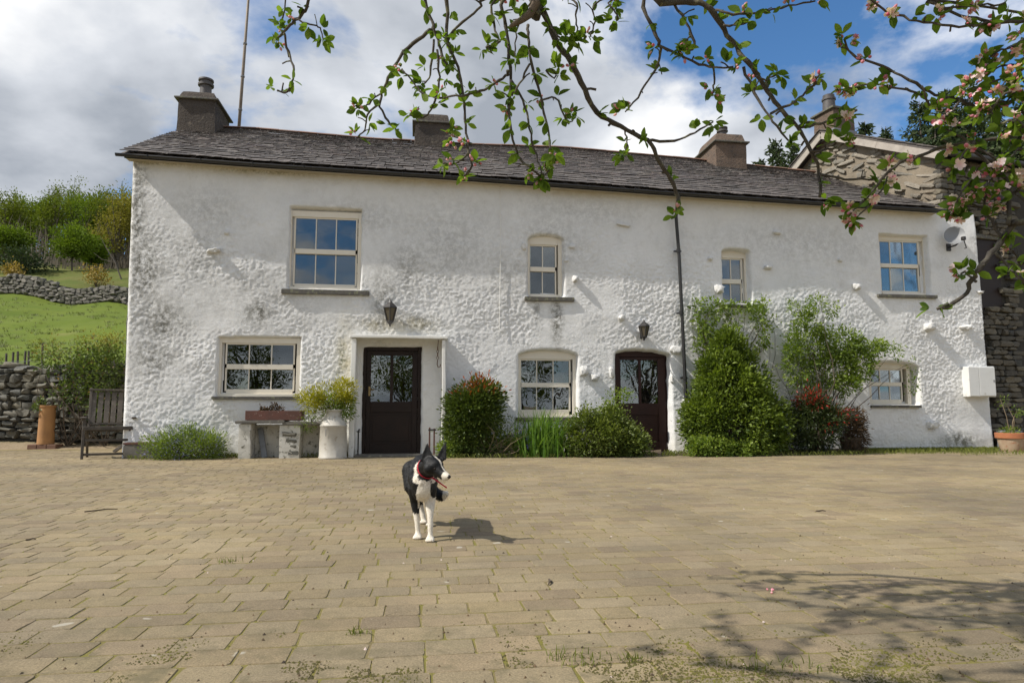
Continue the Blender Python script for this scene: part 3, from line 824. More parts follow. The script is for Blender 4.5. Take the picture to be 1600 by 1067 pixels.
def slate_unit(seed):
    r = random.Random(seed); n = 5
    V = []
    for z in (0.0, 1.0):
        for i in range(n):
            V.append((i / (n - 1) - .5, r.uniform(-.03, .03) if True else 0, z))
        for i in range(n):
            V.append((.5 - i / (n - 1), 1.0, z))
    m = 2 * n
    F = [tuple(range(m - 1, -1, -1)), tuple(range(m, 2 * m))]
    for i in range(m): F.append((i, (i + 1) % m, m + (i + 1) % m, m + i))
    return np.array(V), F
SLU = [slate_unit(k) for k in range(8)]
SLME = []
for Vq, Fq in SLU:
    me = raw_mesh('slate', Vq, Fq); me.materials.append(M['slate']); SLME.append(me)
slates = []
t = 0.0
slope = 3.9
ci = 0
while t < 0.985:
    gauge = (0.205 - 0.09 * t) / slope
    s = RS0 + srng.uniform(-.3, 0) * 0 - (0.14 if ci % 2 else 0.0)
    while s < rend(t) - 0.05:
        w = srng.uniform(0.20, 0.40) * (1 - 0.35 * t)
        s1 = min(s + w, rend(t))
        s0_ = max(s, RS0)
        if s1 - s0_ > 0.06: slates.append((s0_, s1, t + srng.uniform(-.0022, .0022), gauge, ci))
        s += w
    t += gauge; ci += 1
def slate_mat(s0_, s1, t, gauge):
    sm = (s0_ + s1) / 2
    a = RP(sm, t); b = RP(sm, min(t + gauge * 2.0, 1.0)); ex = (RP(s1, t) - RP(s0_, t))
    L = max((b - a).length, 0.08)
    x = ex.normalized(); y = (b - a).normalized(); z = x.cross(y).normalized()
    z = (z - y * 0.0).normalized()
    lift = 0.034
    # each slate kicks up at its tail over the course below
    y2 = (y * L - z * lift).normalized(); z2 = x.cross(y2)
    w = (s1 - s0_) - 0.013
    th = srng.uniform(0.009, 0.019)
    yaw = srng.gauss(0, 0.012)
    xr = x * math.cos(yaw) + y2 * math.sin(yaw); yr = y2 * math.cos(yaw) - x * math.sin(yaw)
    m = Matrix((xr * w, yr * L, z2 * th)).transposed().to_4x4()
    m.translation = a + z * (lift + 0.004 + srng.uniform(-.003, .004))
    return m
order = sorted(range(len(slates)), key=lambda i: slates[i][2] * 30 + abs(slates[i][0] + 2) * 0.35)
ind = set(order[:300])
VV = []; FF4 = []; FFn = []; TT = []; nv = 0
for i, sl_ in enumerate(slates):
    m = slate_mat(*sl_[:4]); k = srng.randrange(8)
    if i in ind:
        o = bpy.data.objects.new('slate', SLME[k]); COL.objects.link(o); o.parent = roof; o.matrix_basis = m
    else:
        mm = np.array(m); P = SLU[k][0] @ mm[:3, :3].T + mm[:3, 3]
        VV.append(P); v = srng.uniform(.66, 1.30); TT.append(np.tile([[v * srng.uniform(.97, 1.06), v, v * srng.uniform(.96, 1.04)]], (len(P), 1)))
        for f in SLU[k][1]: (FF4 if len(f) == 4 else FFn).append([q + nv for q in f])
        nv += len(P)
tag(mesh_obj('upper_slates', np.concatenate(VV), [np.array(FF4, np.int32), np.array(FFn, np.int32)], M['slate_mass'], roof, False, {'tint': np.concatenate(TT)}), kind='stuff')
# ridge tiles
s = RS0 + 0.75
while s < rend(1) - 0.2:
    b = MB(); n = 7; V = []; F = []
    L = 0.44
    for q in (0, 1):
        for o_ in (0.0, 0.016):
            for k in range(n):
                a = R(-62) + R(124) * k / (n - 1)
                V.append((L * q, math.sin(a) * (0.135 - o_ * 1.0) , math.cos(a) * (0.10 - o_) - 0.045))
    for k in range(n - 1):
        F += [(k, k + 1, 2 * n + k + 1, 2 * n + k), (n + k, 3 * n + k, 3 * n + k + 1, n + k + 1), (k, n + k, n + k + 1, k + 1), (2 * n + k, 2 * n + k + 1, 3 * n + k + 1, 3 * n + k)]
    for k in (0, n - 1): F.append((k, 2 * n + k, 3 * n + k, n + k))
    o = mesh_obj('ridge_tile', V, F, M['ridge'], roof)
    zz = RIDGE(s); o.location = (s, 3.2, zz + 0.06 + srng.uniform(-.006, .006))
    o.rotation_euler = (srng.gauss(0, .02), -math.atan2(RIDGE(s + L) - zz, L), srng.gauss(0, .01))
    s += L + 0.006
# gutter, brackets and downpipe
V = []; F = []; n = 9
gs = np.linspace(RS0 - 0.05, 9.36, 46)
for s in gs:
    for rr in (0.044, 0.036):
        for k in range(n):
            a = math.pi + math.pi * k / (n - 1)
            V.append((s, -0.285 + rr * math.cos(a), EAVE(float(s)) - 0.005 + rr * math.sin(a) * 1.1))
for i in range(len(gs) - 1):
    for r_ in (0, 1):
        for k in range(n - 1):
            q = (i * 2 * n + r_ * n + k, (i + 1) * 2 * n + r_ * n + k, (i + 1) * 2 * n + r_ * n + k + 1, i * 2 * n + r_ * n + k + 1)
            F.append(q if r_ else tuple(reversed(q)))
    for k in (0, n - 1):
        F.append((i * 2 * n + k, (i + 1) * 2 * n + k, (i + 1) * 2 * n + n + k, i * 2 * n + n + k))
for e in (0, len(gs) - 1):
    for k in range(n - 1): F.append((e * 2 * n + k, e * 2 * n + k + 1, e * 2 * n + n + k + 1, e * 2 * n + n + k))
gut = mesh_obj('gutter', V, F, M['gutter'], cot, True)
for s in np.arange(RS0 + 0.5, 9.3, 0.92):
    z = EAVE(float(s))
    MB().tube([(s, -.10, z + .02), (s, -.225, z + .0), (s, -.24, z - .04), (s, -.285, z - .060), (s, -.325, z - .04), (s, -.335, z + .01)], 0.008, 6).obj('gutter_bracket', M['gutter'], gut)
MB().box((sl1 - .06, -.235, EAVE(-6.9) - .06), (9.3, -.222, EAVE(-6.9) - .059), 0)
V = []; F = []
for s in np.linspace(RS0 + .06, 9.3, 40):
    z = EAVE(float(s)); V += [(s, -.20, z + .02), (s, -.20, z - .045), (s, -.175, z - .045), (s, -.175, z + .02)]
for i in range(39):
    for k in range(4): F.append((i * 4 + k, i * 4 + (k + 1) % 4, i * 4 + 4 + (k + 1) % 4, i * 4 + 4 + k))
F += [(0, 1, 2, 3), (159, 158, 157, 156)]
mesh_obj('fascia_board', V, F, M['gutter'], cot)
V = []; F = []
for s in np.linspace(RS0 + .06, 9.3, 40):
    z = EAVE(float(s)); V += [(s, -.1749, z - .03), (s, .03, z - .03)]
for i in range(39): F.append((i * 2, i * 2 + 1, i * 2 + 3, i * 2 + 2))
mesh_obj('soffit', V, F, M['reveal'], cot)
s0, z0 = fac(1057, 312, -.20); s1, z1 = fac(1061, 400, -.12); s2, z2 = fac(1073, 646, -.12)
dpipe = MB().tube([(s0, -.285, EAVE(s0) - .05), (s0, -.285, EAVE(s0) - .12), (s0 + .005, -.24, EAVE(s0) - .22), (s0 + .01, -.16, EAVE(s0) - .36), (s0 + .01, -.13, EAVE(s0) - .46), (s1, -.125, z1), (s2, -.125, z2), (s2 + .01, -.135, z2 - .06), (s2 + .015, -.20, z2 - .13)],
                  [.034] * 9, 10).obj('downpipe', M['gutter'], cot, True)
for px, py in ((1060, 392), (1064, 489), (1070, 590)):
    s, z = fac(px, py, -.12)
    MB().tube([(s, -.125, z - .035), (s, -.125, z + .035)], .043, 10).box((s - .075, -.10, z - .014), (s + .075, -.04, z + .014), .004).obj('pipe_bracket', M['gutter'], dpipe)

# ---------------- chimneys
def rough_block(lo, hi, nu, amp, seed, taper=0.0, M_=None):
    """box whose faces are subdivided and pushed about so that masonry edges are not straight"""
    bm = bmesh.new(); bmesh.ops.create_cube(bm, size=1.0)
    bmesh.ops.subdivide_edges(bm, edges=bm.edges[:], cuts=nu, use_grid_fill=True)
    lo = Vector(lo); hi = Vector(hi); c = (lo + hi) / 2; d = hi - lo
    r = random.Random(seed); P = []
    for v in bm.verts:
        t = v.co.z + .5
        k = 1 - taper * t
        # soften the corners
        q = Vector(v.co); nb = sum(abs(abs(w) - .5) < 1e-4 for w in q)
        q *= (1 - 0.012 * max(0, nb - 1))
        p = Vector((c.x + q.x * d.x * k, c.y + q.y * d.y * k, c.z + q.z * d.z))
        n1 = float(fbm(p.x * 4 + seed, p.z * 4 + p.y * 3, seed, 3)) - .5; n2 = float(fbm(p.y * 4 - seed, p.z * 4 + p.x * 2, seed + 9, 3)) - .5
        p += Vector((n1, n2, (n1 + n2) * .5)) * amp
        v.co = p
    me = bpy.data.meshes.new('block'); bm.to_mesh(me); bm.free()
    return me
def chimney(px0, px1, pyb, pyband, yl, dep, mat, label, potpx=None, pot=True, seed=1, capd=0.21):
    s0 = fac(px0, pyband, yl)[0]; s1 = fac(px1, pyband, yl)[0]
    zt = fac(px0, pyband, yl)[1]; zb = fac((px0 + px1) / 2, pyb, yl)[1] - 0.5
    me = rough_block((s0, yl, zb), (s1, yl + dep, zt), 7, 0.035, seed, 0.02)
    ch = link('chimney_stack', me, mat, cot); auto_smooth(ch, 35); ch['label'] = label
    MB().box((s0 - .055, yl - .055, zt - .012), (s1 + .055, yl + dep + .055, zt + .026), .006).obj('drip_course', M['sill'], ch)
    cap = link('chimney_cap', rough_block((s0 + .02, yl + .02, zt + .0262), (s1 - .02, yl + dep - .02, zt + capd), 5, 0.04, seed + 3, 0.14), mat, ch); auto_smooth(cap, 50)
    if pot:
        cx = fac(potpx[0], pyband, yl + dep * .45)[0]; rad = potpx[1] * (yl + 12.5) / FPX / 2; h = potpx[2] * (yl + 12.7) / FPX
        zc = zt + capd * .7
        p = MB().lathe([(rad * .92, 0), (rad * .86, h * .28), (rad * .82, h * .62), (rad * .84, h * .70), (rad * 1.12, h * .72), (rad * 1.14, h * .80), (rad * .90, h * .82), (rad * .88, h * .90), (rad * 1.10, h * .93), (rad * 1.08, h), (rad * .85, h), (rad * .80, h * .75)], (cx, yl + dep * .45, zc), 20).obj('chimney_pot', M['pot'], ch)
        auto_smooth(p, 45)
    return ch
chimney(277, 338, 212, 153, 2.45, 1.20, M['chimney'], 'dark rendered chimney at the left gable', (321, 22, 40), True, 11)
chimney(648, 704, 226, 190, 2.75, 0.85, M['chimney'], 'squat rendered chimney in the middle of the ridge', None, False, 13, 0.24)
chimney(1118, 1167, 262, 221, 2.55, 1.25, M['chimney_warm'], 'warm brown rendered chimney near the barn', (1129, 18, 30), True, 17, 0.26)

# ---------------- windows
def window(key, fr, glass, rail, bars, yl, sill=None, curtain=None, topboard=0):
    """fr: frame px (l,r,t,b); glass px (l,r,t,b); rail px (t,b); bars: px positions"""
    sL, zT = fac(fr[0], fr[2], yl); sR, _ = fac(fr[1], fr[2], yl); zB = fac((fr[0] + fr[1]) / 2, fr[3], yl)[1]
    gL = fac(glass[0], glass[2], yl)[0]; gR = fac(glass[1], glass[2], yl)[0]; gT = fac(glass[0], glass[2], yl)[1]; gB = fac((glass[0] + glass[1]) / 2, glass[3], yl)[1]
    rT = fac((glass[0] + glass[1]) / 2, rail[0], yl)[1]; rB = fac((glass[0] + glass[1]) / 2, rail[1], yl)[1]
    w = empty('window', parent=cot)
    b = MB()
    ov = 0.03
    bw = 0.055
    # box frame
    b.box((sL - ov, yl, zB - .02), (min(sL + bw, gL - .012), yl + .12, zT + ov), .004)
    b.box((max(sR - bw, gR + .012), yl, zB - .02), (sR + ov, yl + .12, zT + ov), .004)
    b.box((min(sL + bw, gL - .012), yl + .003, gT + .028), (max(sR - bw, gR + .012), yl + .117, zT + ov + topboard), .003)
    b.box((min(sL + bw, gL - .012), yl - .012, zB - .02), (max(sR - bw, gR + .012), yl + .117, zB + .03), .004)
    b.obj('frame', M['frame'], w)
    # two sashes
    for nm, zt, zb, y0 in (('sash', gT, rT, yl + .022), ('sash', rB, gB, yl + .052)):
        lowr = zb == gB
        q = MB(); stl = .030
        q.box((gL - stl, y0, zb - (.0 if not lowr else .035)), (gL, y0 + .036, zt + .028), .003)
        q.box((gR, y0, zb - (.0 if not lowr else .035)), (gR + stl, y0 + .036, zt + .028), .003)
        q.box((gL, y0 + .001, zt), (gR, y0 + .035, zt + .028), .003)
        if lowr: q.box((gL, y0 + .001, zB + .031), (gR, y0 + .035, zb), .003)
        else: q.box((gL - .0, y0 - .004, rB), (gR, y0 + .029, zb), .003)
        sash = q.obj('sash', M['frame'], w)
        edges = [gL] + [fac(p, glass[2], yl)[0] for p in bars] + [gR]
        for e in edges[1:-1]:
            MB().box((e - .009, y0 + .004, zb), (e + .009, y0 + .032, zt), .003).obj('glazing_bar', M['frame'], w)
        for a_, c_ in zip(edges[:-1], edges[1:]):
            tl = random.gauss(0, .004); tz = random.gauss(0, .003)
            V = [(a_ + .004, y0 + .018 - tz, zb + .001 - .004), (c_ - .004, y0 + .018 + tz, zb - .003), (c_ - .004, y0 + .018 + tz + tl, zt + .004), (a_ + .004, y0 + .018 - tz + tl, zt + .004)]
            V += [(x, y + .004, z) for x, y, z in V]
            mesh_obj('pane', V, [(0, 1, 2, 3), (7, 6, 5, 4), (0, 4, 5, 1), (1, 5, 6, 2), (2, 6, 7, 3), (3, 7, 4, 0)], M['glass'], w)
    if sill:
        a_, z1 = fac(sill[0], sill[2], -.05); c_ = fac(sill[1], sill[2], -.05)[0]; z2 = fac(sill[0], sill[3], -.05)[1]
        me = rough_block((a_, -.060, z2), (c_, yl + .06, z1), 5, .012, int(sill[0]))
        auto_smooth(link('sill', me, M['sill'], w), 40)
    if curtain:
        for (pa, pb) in curtain:
            a_ = fac(pa, glass[2], yl + .25)[0]; c_ = fac(pb, glass[2], yl + .25)[0]
            V = []; F = []; n = 28
            for i in range(n):
                x = a_ + (c_ - a_) * i / (n - 1); yy = yl + .25 + .025 * math.sin(i * 1.35) + .01 * math.sin(i * 2.9)
                V += [(x, yy, gB - .1), (x, yy, gT + .1)]
            F = [(2 * i, 2 * i + 2, 2 * i + 3, 2 * i + 1) for i in range(n - 1)]
            mesh_obj('curtain', V, F, M['curtain'], w, True)
    return w
window('ul', (452.5, 565, 331, 451.5), (462.5, 556.5, 340.5, 443.5), (389.5, 397), (494.4, 525.8), .085, (439, 577, 451, 458.5))['label'] = 'large six-pane sash above the bench, clouds mirrored in it'
window('ll', (342.5, 469, 529.5, 618), (355, 458.5, 538, 608), (569, 577), (389.5, 424.5), .07, (330, 468, 619, 623.5))['label'] = 'wide six-pane sash left of the porch'
window('um', (825.5, 876, 374, 463), (828.5, 867.5, 384, 459), (417, 424), (848,), .11, (820, 898, 463, 469.5), topboard=.10)['label'] = 'narrow four-pane sash above the irises'
window('ml', (810, 899, 552, 652), (814.5, 889.5, 563, 640), (598, 605), (839, 864.5), .11, (806, 902, 652, 657), topboard=.14)['label'] = 'six-pane sash behind the irises'
window('us', (1122, 1166, 397, 476), (1126, 1157.5, 405, 473), (436, 443), (1142,), .18, (1124, 1172, 475, 479), None, topboard=.06)['label'] = 'small sash above the climbing shrub'
window('ur', (1370, 1444, 369, 459), (1375, 1434, 377, 454), (412, 418), (1391, 1411.5), .14, (1372, 1465, 459, 464), [(1422, 1440)])['label'] = 'six-pane sash at the right end with a pale curtain'
window('lr', (1356, 1419, 569, 633), (1361, 1409, 578, 624), (597, 603), (1375.5, 1391.5), .20, (1362, 1440, 633, 637), topboard=.08)['label'] = 'small six-pane sash low at the right end'
for key, rct in (('lr', (1419, 1436, 572, 633)), ):
    pass

# ---------------- doors
def door(fr, glass, mull, panel_line, yl, mat, handle, label, zb=0.02, rise=0.0):
    sL, zT = fac(fr[0], fr[2], yl); sR = fac(fr[1], fr[2], yl)[0]
    gL = fac(glass[0], glass[2], yl)[0]; gR = fac(glass[1], glass[2], yl)[0]; gT = fac(glass[0], glass[2], yl)[1]; gB = fac((glass[0] + glass[1]) / 2, glass[3], yl)[1]
    m = fac(mull, glass[2], yl)[0]; zp = fac(mull, panel_line, yl)[1]
    d = empty('door', parent=cot); d['label'] = label
    f = MB(); fw = .065; ov = .03
    f.box((sL - ov, yl, zb - .05), (sL + fw, yl + .10, zT + ov), .005).box((sR - fw, yl, zb - .05), (sR + ov, yl + .10, zT + ov), .005).box((sL + fw, yl + .002, zT - fw), (sR - fw, yl + .098, zT + ov + rise), .005)
    f.obj('door_frame', mat, d)
    a, c = sL + fw + .004, sR - fw - .004; y0 = yl + .03; top = zT - fw - .004
    q = MB()
    q.box((a, y0, zb), (gL, y0 + .045, top), .004).box((gR, y0, zb), (c, y0 + .045, top), .004)
    q.box((gL, y0 + .001, gT), (gR, y0 + .044, top), .004).box((gL, y0 + .001, zp), (gR, y0 + .044, gB), .004).box((gL, y0 + .001, zb), (gR, y0 + .044, zb + .19), .004)
    q.box((m - .028, y0 + .002, gB), (m + .028, y0 + .043, gT), .004)
    leaf = q.obj('door_leaf', mat, d)
    MB().box((gL, y0 + .018, zb + .19), (gR, y0 + .03, zp), .0).box((gL + .05, y0 + .010, zb + .24), (gR - .05, y0 + .018, zp - .05), .006).obj('panel', mat, d)
    for p0, p1 in ((gL, m - .028), (m + .028, gR)):
        MB().box((p0 - .004, y0 + .02, gB - .004), (p1 + .004, y0 + .026, gT + .004)).obj('pane', M['glass'], d)
    if handle:
        hs, hz = fac(handle[0], handle[1], yl)
        MB().box((hs - .02, y0 - .008, hz - .09), (hs + .02, y0, hz + .09), .004).tube([(hs, y0, hz + .03), (hs, y0 - .045, hz + .03), (hs + .10, y0 - .05, hz + .03)], .009, 8).obj('handle', M['brass'], d)
    me = rough_block((sL - .05, yl - .16, zb - .14), (sR + .05, yl + .2, zb - .005), 4, .015, int(fr[0]))
    auto_smooth(link('threshold', me, M['sill'], d), 40)
    return d
door((567.5, 659, 542, 709), (580, 644.5, 555, 627.5), 612.5, 644, .075, M['door'], (577, 611), 'dark brown half-glazed door inside the slab porch')
door((962, 1045, 552, 708), (970, 1028, 562, 630), 1000, 648, .20, M['door_red'], None, 'dark red-brown half-glazed door under a low arch', rise=.12)

# ---------------- porch of limewashed slabs
por = empty('porch', parent=cot)
pj = .42
aL = fac(546.5, 620, -pj)[0]; bL = fac(554.5, 620, -pj)[0]; aR = fac(690.5, 620, -pj)[0]; bR = fac(696, 620, -pj)[0]; zt = fac(620, 524.5, -pj)[1]
for nm, s0, s1, zz, sd in (('side_slab', aL, bL, zt - .05, 5), ('side_slab', aR, bR, zt - .05, 6)):
    auto_smooth(link(nm, rough_block((s0, -pj, -.03), (s1, .06, zz), 9, .028, sd), M['white_slab'], por), 50)
auto_smooth(link('top_slab', rough_block((aL - .03, -pj - .035, zt - .048), (bR + .04, .06, zt + .004), 9, .022, 8), M['white_slab'], por), 50)
MB().box((bL, -pj + .02, -.02), (aR, .10, .035), .01).obj('doorstep', M['benchstone'], por)

# ---------------- stones left standing out of the wall
def pebble(seed, amp=.55, sub=3):
    bm = bmesh.new(); bmesh.ops.create_icosphere(bm, subdivisions=sub, radius=1.0)
    for v in bm.verts:
        p = v.co.normalized()
        k = 1 + amp * (float(fbm(p.x * 2.3 + seed * 3.1, p.y * 1.6 + p.z * 2.6, seed, 4, .62)) - .5) * 2
        # flatten towards a block
        q = Vector([math.copysign(abs(w)**0.62, w) for w in p])
        v.co = q * k * .82
    me = bpy.data.meshes.new('stone'); bm.to_mesh(me); bm.free(); me.polygons.foreach_set('use_smooth', np.ones(len(me.polygons), bool)); me.update()
    return me
PEB = [pebble(k) for k in range(6)]
for me in PEB: me.materials.append(M['white_stone'])
prng = random.Random(9)
for px, py, w, h, d in [(335, 393, 22, 7, .16), (355, 365, 8, 7, .10), (898, 437, 10, 12, .15), (893, 386, 11, 8, .08), (885, 408, 8, 5, .06), (971, 497, 11, 10, .16), (1055, 547, 20, 15, .12), (912, 580, 15, 18, .14), (928, 590, 16, 12, .16),
                        (955, 583, 8, 22, .12), (1049, 592, 4, 14, .10), (1123, 453, 18, 16, .16), (1214, 364, 15, 7, .08), (1312, 407, 9, 7, .08), (1337, 449, 15, 12, .17), (1450, 511, 19, 16, .24), (1507, 512, 20, 9, .24),
                        (1455, 664, 18, 17, .22), (975, 352, 28, 5, .05), (818, 386, 8, 14, .08), (1200, 418, 16, 8, .10), (1109, 405, 8, 6, .10), (1068, 628, 6, 10, .05), (1345, 650, 18, 12, .04), (1530, 457, 14, 5, .08)]:
    s, z = fac(px, py)
    o = link('standing_stone', prng.choice(PEB), None, cot)
    d *= .5; o.location = (s, -d * .45, z); o.scale = (w / 160, d * .9 + .02, h / 155); o.rotation_euler = (prng.uniform(-.2, .2), prng.uniform(-.3, .3), prng.uniform(-.2, .2))
# cable run down the render and the seam below the second chimney
s, z = fac(781, 290); s2_, z2_ = fac(780, 520)
MB().tube([(s, -.028, z), (s + .01, -.035, (z + z2_) / 2), (s2_, -.03, z2_)], .007, 6).obj('cable', M['white_slab'], cot)

# ================================================================== things fixed to the cottage
def lantern(px, py0, py1, label):
    yl = -.17
    s, zt = fac(px, py0, yl); zb = fac(px, py1, yl)[1]; H = zt - zb; w = H * .25
    e = empty('wall_lantern', L2W(s, 0, zb), ANG, label, 'lantern', 'lanterns over the two doors')
    def hexring(r, z): return [(r * math.cos(R(60 * k + 30)), yl + r * math.sin(R(60 * k + 30)), z) for k in range(6)]
    def skin(rings, cap=True):
        V = [p for r in rings for p in r]; F = []
        for i in range(len(rings) - 1):
            for k in range(6): F.append((i * 6 + k, i * 6 + (k + 1) % 6, i * 6 + 6 + (k + 1) % 6, i * 6 + 6 + k))
        if cap: F += [tuple(reversed(range(6))), tuple(len(V) - 6 + k for k in range(6))]
        return V, F
    roof_ = MB().add(*skin([hexring(w * 1.12, H * .66), hexring(w * 1.10, H * .69), hexring(w * .66, H * .80), hexring(w * .34, H * .86), hexring(w * .16, H * .93), hexring(w * .05, H)]))
    roof_.obj('lantern_roof', M['iron'], e)
    cage = MB()
    for k in range(6):
        a = R(60 * k + 30)
        cage.tube([(w * math.cos(a), yl + w * math.sin(a), H * .665), (w * .52 * math.cos(a), yl + w * .52 * math.sin(a), H * .20)], w * .09, 5)
    cage.add(*skin([hexring(w * .10, H * .0), hexring(w * .16, H * .06), hexring(w * .30, H * .10), hexring(w * .58, H * .17), hexring(w * .58, H * .205)]))
    cage.tube([(0, yl, H * .06), (0, yl + .06, H * .02), (0, -.06, H * .16), (0, .02, H * .30)], w * .10, 6)
    cage.box((-.03, -.05, H * .12), (.03, .01, H * .48), .006)
    cage.obj('bracket', M['iron'], e)
    MB().add(*skin([hexring(w * .47, H * .206), hexring(w * .93, H * .655)])).obj('lamp_glass', M['lampglass'], e)
    MB().lathe([(.012, 0), (.016, .03), (.02, .06), (.012, .085)], (0, yl, H * .22), 10).obj('bulb', M['curtain'], e)
lantern(610, 467, 510, 'black six-sided coach lantern above the slab porch')
lantern(1006, 499, 532, 'black six-sided coach lantern above the low arched door')

s0, z0 = fac(1511, 572, -.2); s1, z1 = fac(1556, 620, -.16)
e = empty('meter_box', L2W((s0 + s1) / 2, 0, z1), ANG, 'white meter cabinet on the wall at the right corner of the cottage', 'meter box')
hw = (s1 - s0) / 2 - .02; hh = z0 - z1
MB().box((-hw + .03, -.19, 0), (hw, .03, hh), .008).obj('cabinet', M['meter'], e)
MB().box((-hw + .24, -.215, .02), (hw - .012, -.1905, hh - .02), .006).obj('cabinet_door', M['meter'], e)
MB().box((-hw - .005, -.215, .012), (-hw + .235, -.1905, hh - .012), .006).obj('side_door', M['meter'], e)
MB().box((hw - .06, -.222, hh * .48), (hw - .04, -.2155, hh * .56), .002).obj('latch', M['lead'], e)

s, z = fac(1506, 372, -.3)
e = empty('satellite_dish', L2W(s, 0, z), ANG, 'small grey satellite dish near the top right corner of the wall', 'dish')
V = []; F = []
for i in range(6):
    r_ = .20 * i / 5
    for k in range(20):
        a = 2 * math.pi * k / 20
        V.append((r_ * math.cos(a), -.30 - .35 * r_ * r_ / .235 + .06, r_ * math.sin(a) * 1.05))
for i in range(5):
    for k in range(20): F.append((i * 20 + k, (i + 1) * 20 + k, (i + 1) * 20 + (k + 1) % 20, i * 20 + (k + 1) % 20))
ds = mesh_obj('reflector', V, F, M['dish'], e, True)
ds.rotation_euler = (R(-14), 0, R(-34)); ds.location = (0, 0, 0)
MB().tube([(-.12, .02, -.14), (-.12, -.20, -.14), (0, -.24, -.02)], .018, 8).box((-.17, -.02, -.22), (-.07, .02, -.06), .004).obj('mount', M['iron'], e)
MB().tube([(.02, -.28, -.22), (-.10, -.46, -.26), (-.20, -.52, -.10)], .010, 6).box((-.235, -.55, -.11), (-.165, -.47, -.03), .01).obj('receiver_arm', M['iron'], e)

s, z = fac(370, 207, 3.7); a = L2W(s, 3.7, z - 1.4); s2_, z2_ = fac(388, 0, 3.7); b = L2W(s2_, 3.7, z2_)
top = b + (b - a) * .35
d_ = top - a
e = empty('aerial_mast', a, 0, 'tall thin leaning pole rising behind the roof beside the left chimney', 'mast')
MB().tube([(0, 0, 0), d_ * .5, d_], [.042, .036, .026], 8).obj('pole', M['mast'], e, True)
for k in (.30, .43, .56):
    MB().tube([d_ * k, d_ * (k + .006)], .050, 8).obj('band', M['lead'], e)

s, z = fac(685, 533, -.2)
e = empty('hanging_hook', L2W(s, -.22, z), ANG, 'rusty iron hook and chain hanging inside the right side of the porch', 'hook')
hk = MB().tube([(0.0, 0, .02), (-.012, 0, -.12)], .007, 6)
for k in range(4):
    zz = -.14 - k * .06
    hk.tube([(-.012 + .018 * math.cos(t) * (1 if k % 2 else .3), .018 * math.cos(t) * (0.3 if k % 2 else 1), zz + .035 * math.sin(t)) for t in np.linspace(0, 2 * math.pi, 9)], .006, 5, False)
hk.tube([(-.012, 0, -.36), (-.02, 0, -.44), (.0, 0, -.50), (.035, 0, -.49), (.045, 0, -.44)], .009, 6)
hk.obj('chain', M['rust'], e)
for px, yl, nm, lab in ((559.5, -.36, 'boot_scraper', 'black iron boot scraper standing inside the left porch slab'), (674, -.33, 'boot_scraper', 'rusty twin-post boot scraper beside the right porch slab')):
    s = fac(px, 700, yl)[0]
    e = empty(nm, L2W(s, yl, .03), ANG, lab, 'boot scraper')
    b = MB()
    if px < 600:
        b.tube([(0, 0, -.03), (0, 0, .44), (.012, 0, .47), (.03, 0, .46)], .014, 7); b.tube([(-.03, .03, .43), (.03, -.03, .43)], .011, 6)
        b.obj('post', M['iron'], e); MB().box((-.02, .0, .06), (-.012, .22, .10), .001).obj('blade', M['iron'], e)
    else:
        MB().box((-.05, -.012, -.03), (-.02, .012, .50), .004).obj('post', M['rust'], e)
        MB().box((.035, -.012, -.03), (.065, .012, .48), .004).obj('post', M['rust'], e)
        MB().box((-.06, -.016, .44), (.085, .016, .47), .003).obj('blade', M['iron'], e)

# ================================================================== stone barn at the right
BANG = R(18)
bo = L2W(9.62, 0.16, 0)
barn = empty('stone_barn', bo, BANG, 'tall rubble stone barn joined to the right end of the cottage', 'barn')
bc, bs = math.cos(BANG), math.sin(BANG)
def bloc(w): 
    d = w - bo; return Vector((bc * d.x + bs * d.y, -bs * d.x + bc * d.y, d.z))
def barn_gable_px(px, py):
    """pixel -> (depth along gable, z) on the barn's left wall x=0"""
    v = ray(px, py); o_ = Vector((0, 0, CAMZ)) - bo
    ox = bc * o_.x + bs * o_.y; vx = bc * v.x + bs * v.y; t = -ox / vx
    return -bs * o_.x + bc * o_.y + t * (-bs * v.x + bc * v.y), CAMZ + v.z * t
ay, az = barn_gable_px(1292, 214)
ey, ez = barn_gable_px(1521, 252)
slope_b = (az - ez) / (ay - ey)
ze0 = az - slope_b * ay                       # height at y=0
BD = ay * 2
BW = 7.0
V = [(0.02, 0.02, -.1), (BW, 0.02, -.1), (BW, 0.02, ze0), (0.02, 0.02, ze0), (0.02, BD, -.1), (0.02, BD, ze0), (0.02, ay, az), (BW, BD, -.1), (BW, BD, ze0), (BW, ay, az)]
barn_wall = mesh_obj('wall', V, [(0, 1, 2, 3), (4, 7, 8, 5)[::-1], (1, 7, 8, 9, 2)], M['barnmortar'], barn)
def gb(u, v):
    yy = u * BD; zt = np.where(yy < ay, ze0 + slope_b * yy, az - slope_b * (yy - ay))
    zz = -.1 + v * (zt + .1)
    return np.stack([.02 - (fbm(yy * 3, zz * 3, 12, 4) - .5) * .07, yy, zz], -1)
gab = gridwall('gable_wall', gb, 120, 100, M['gablemortar'], barn)
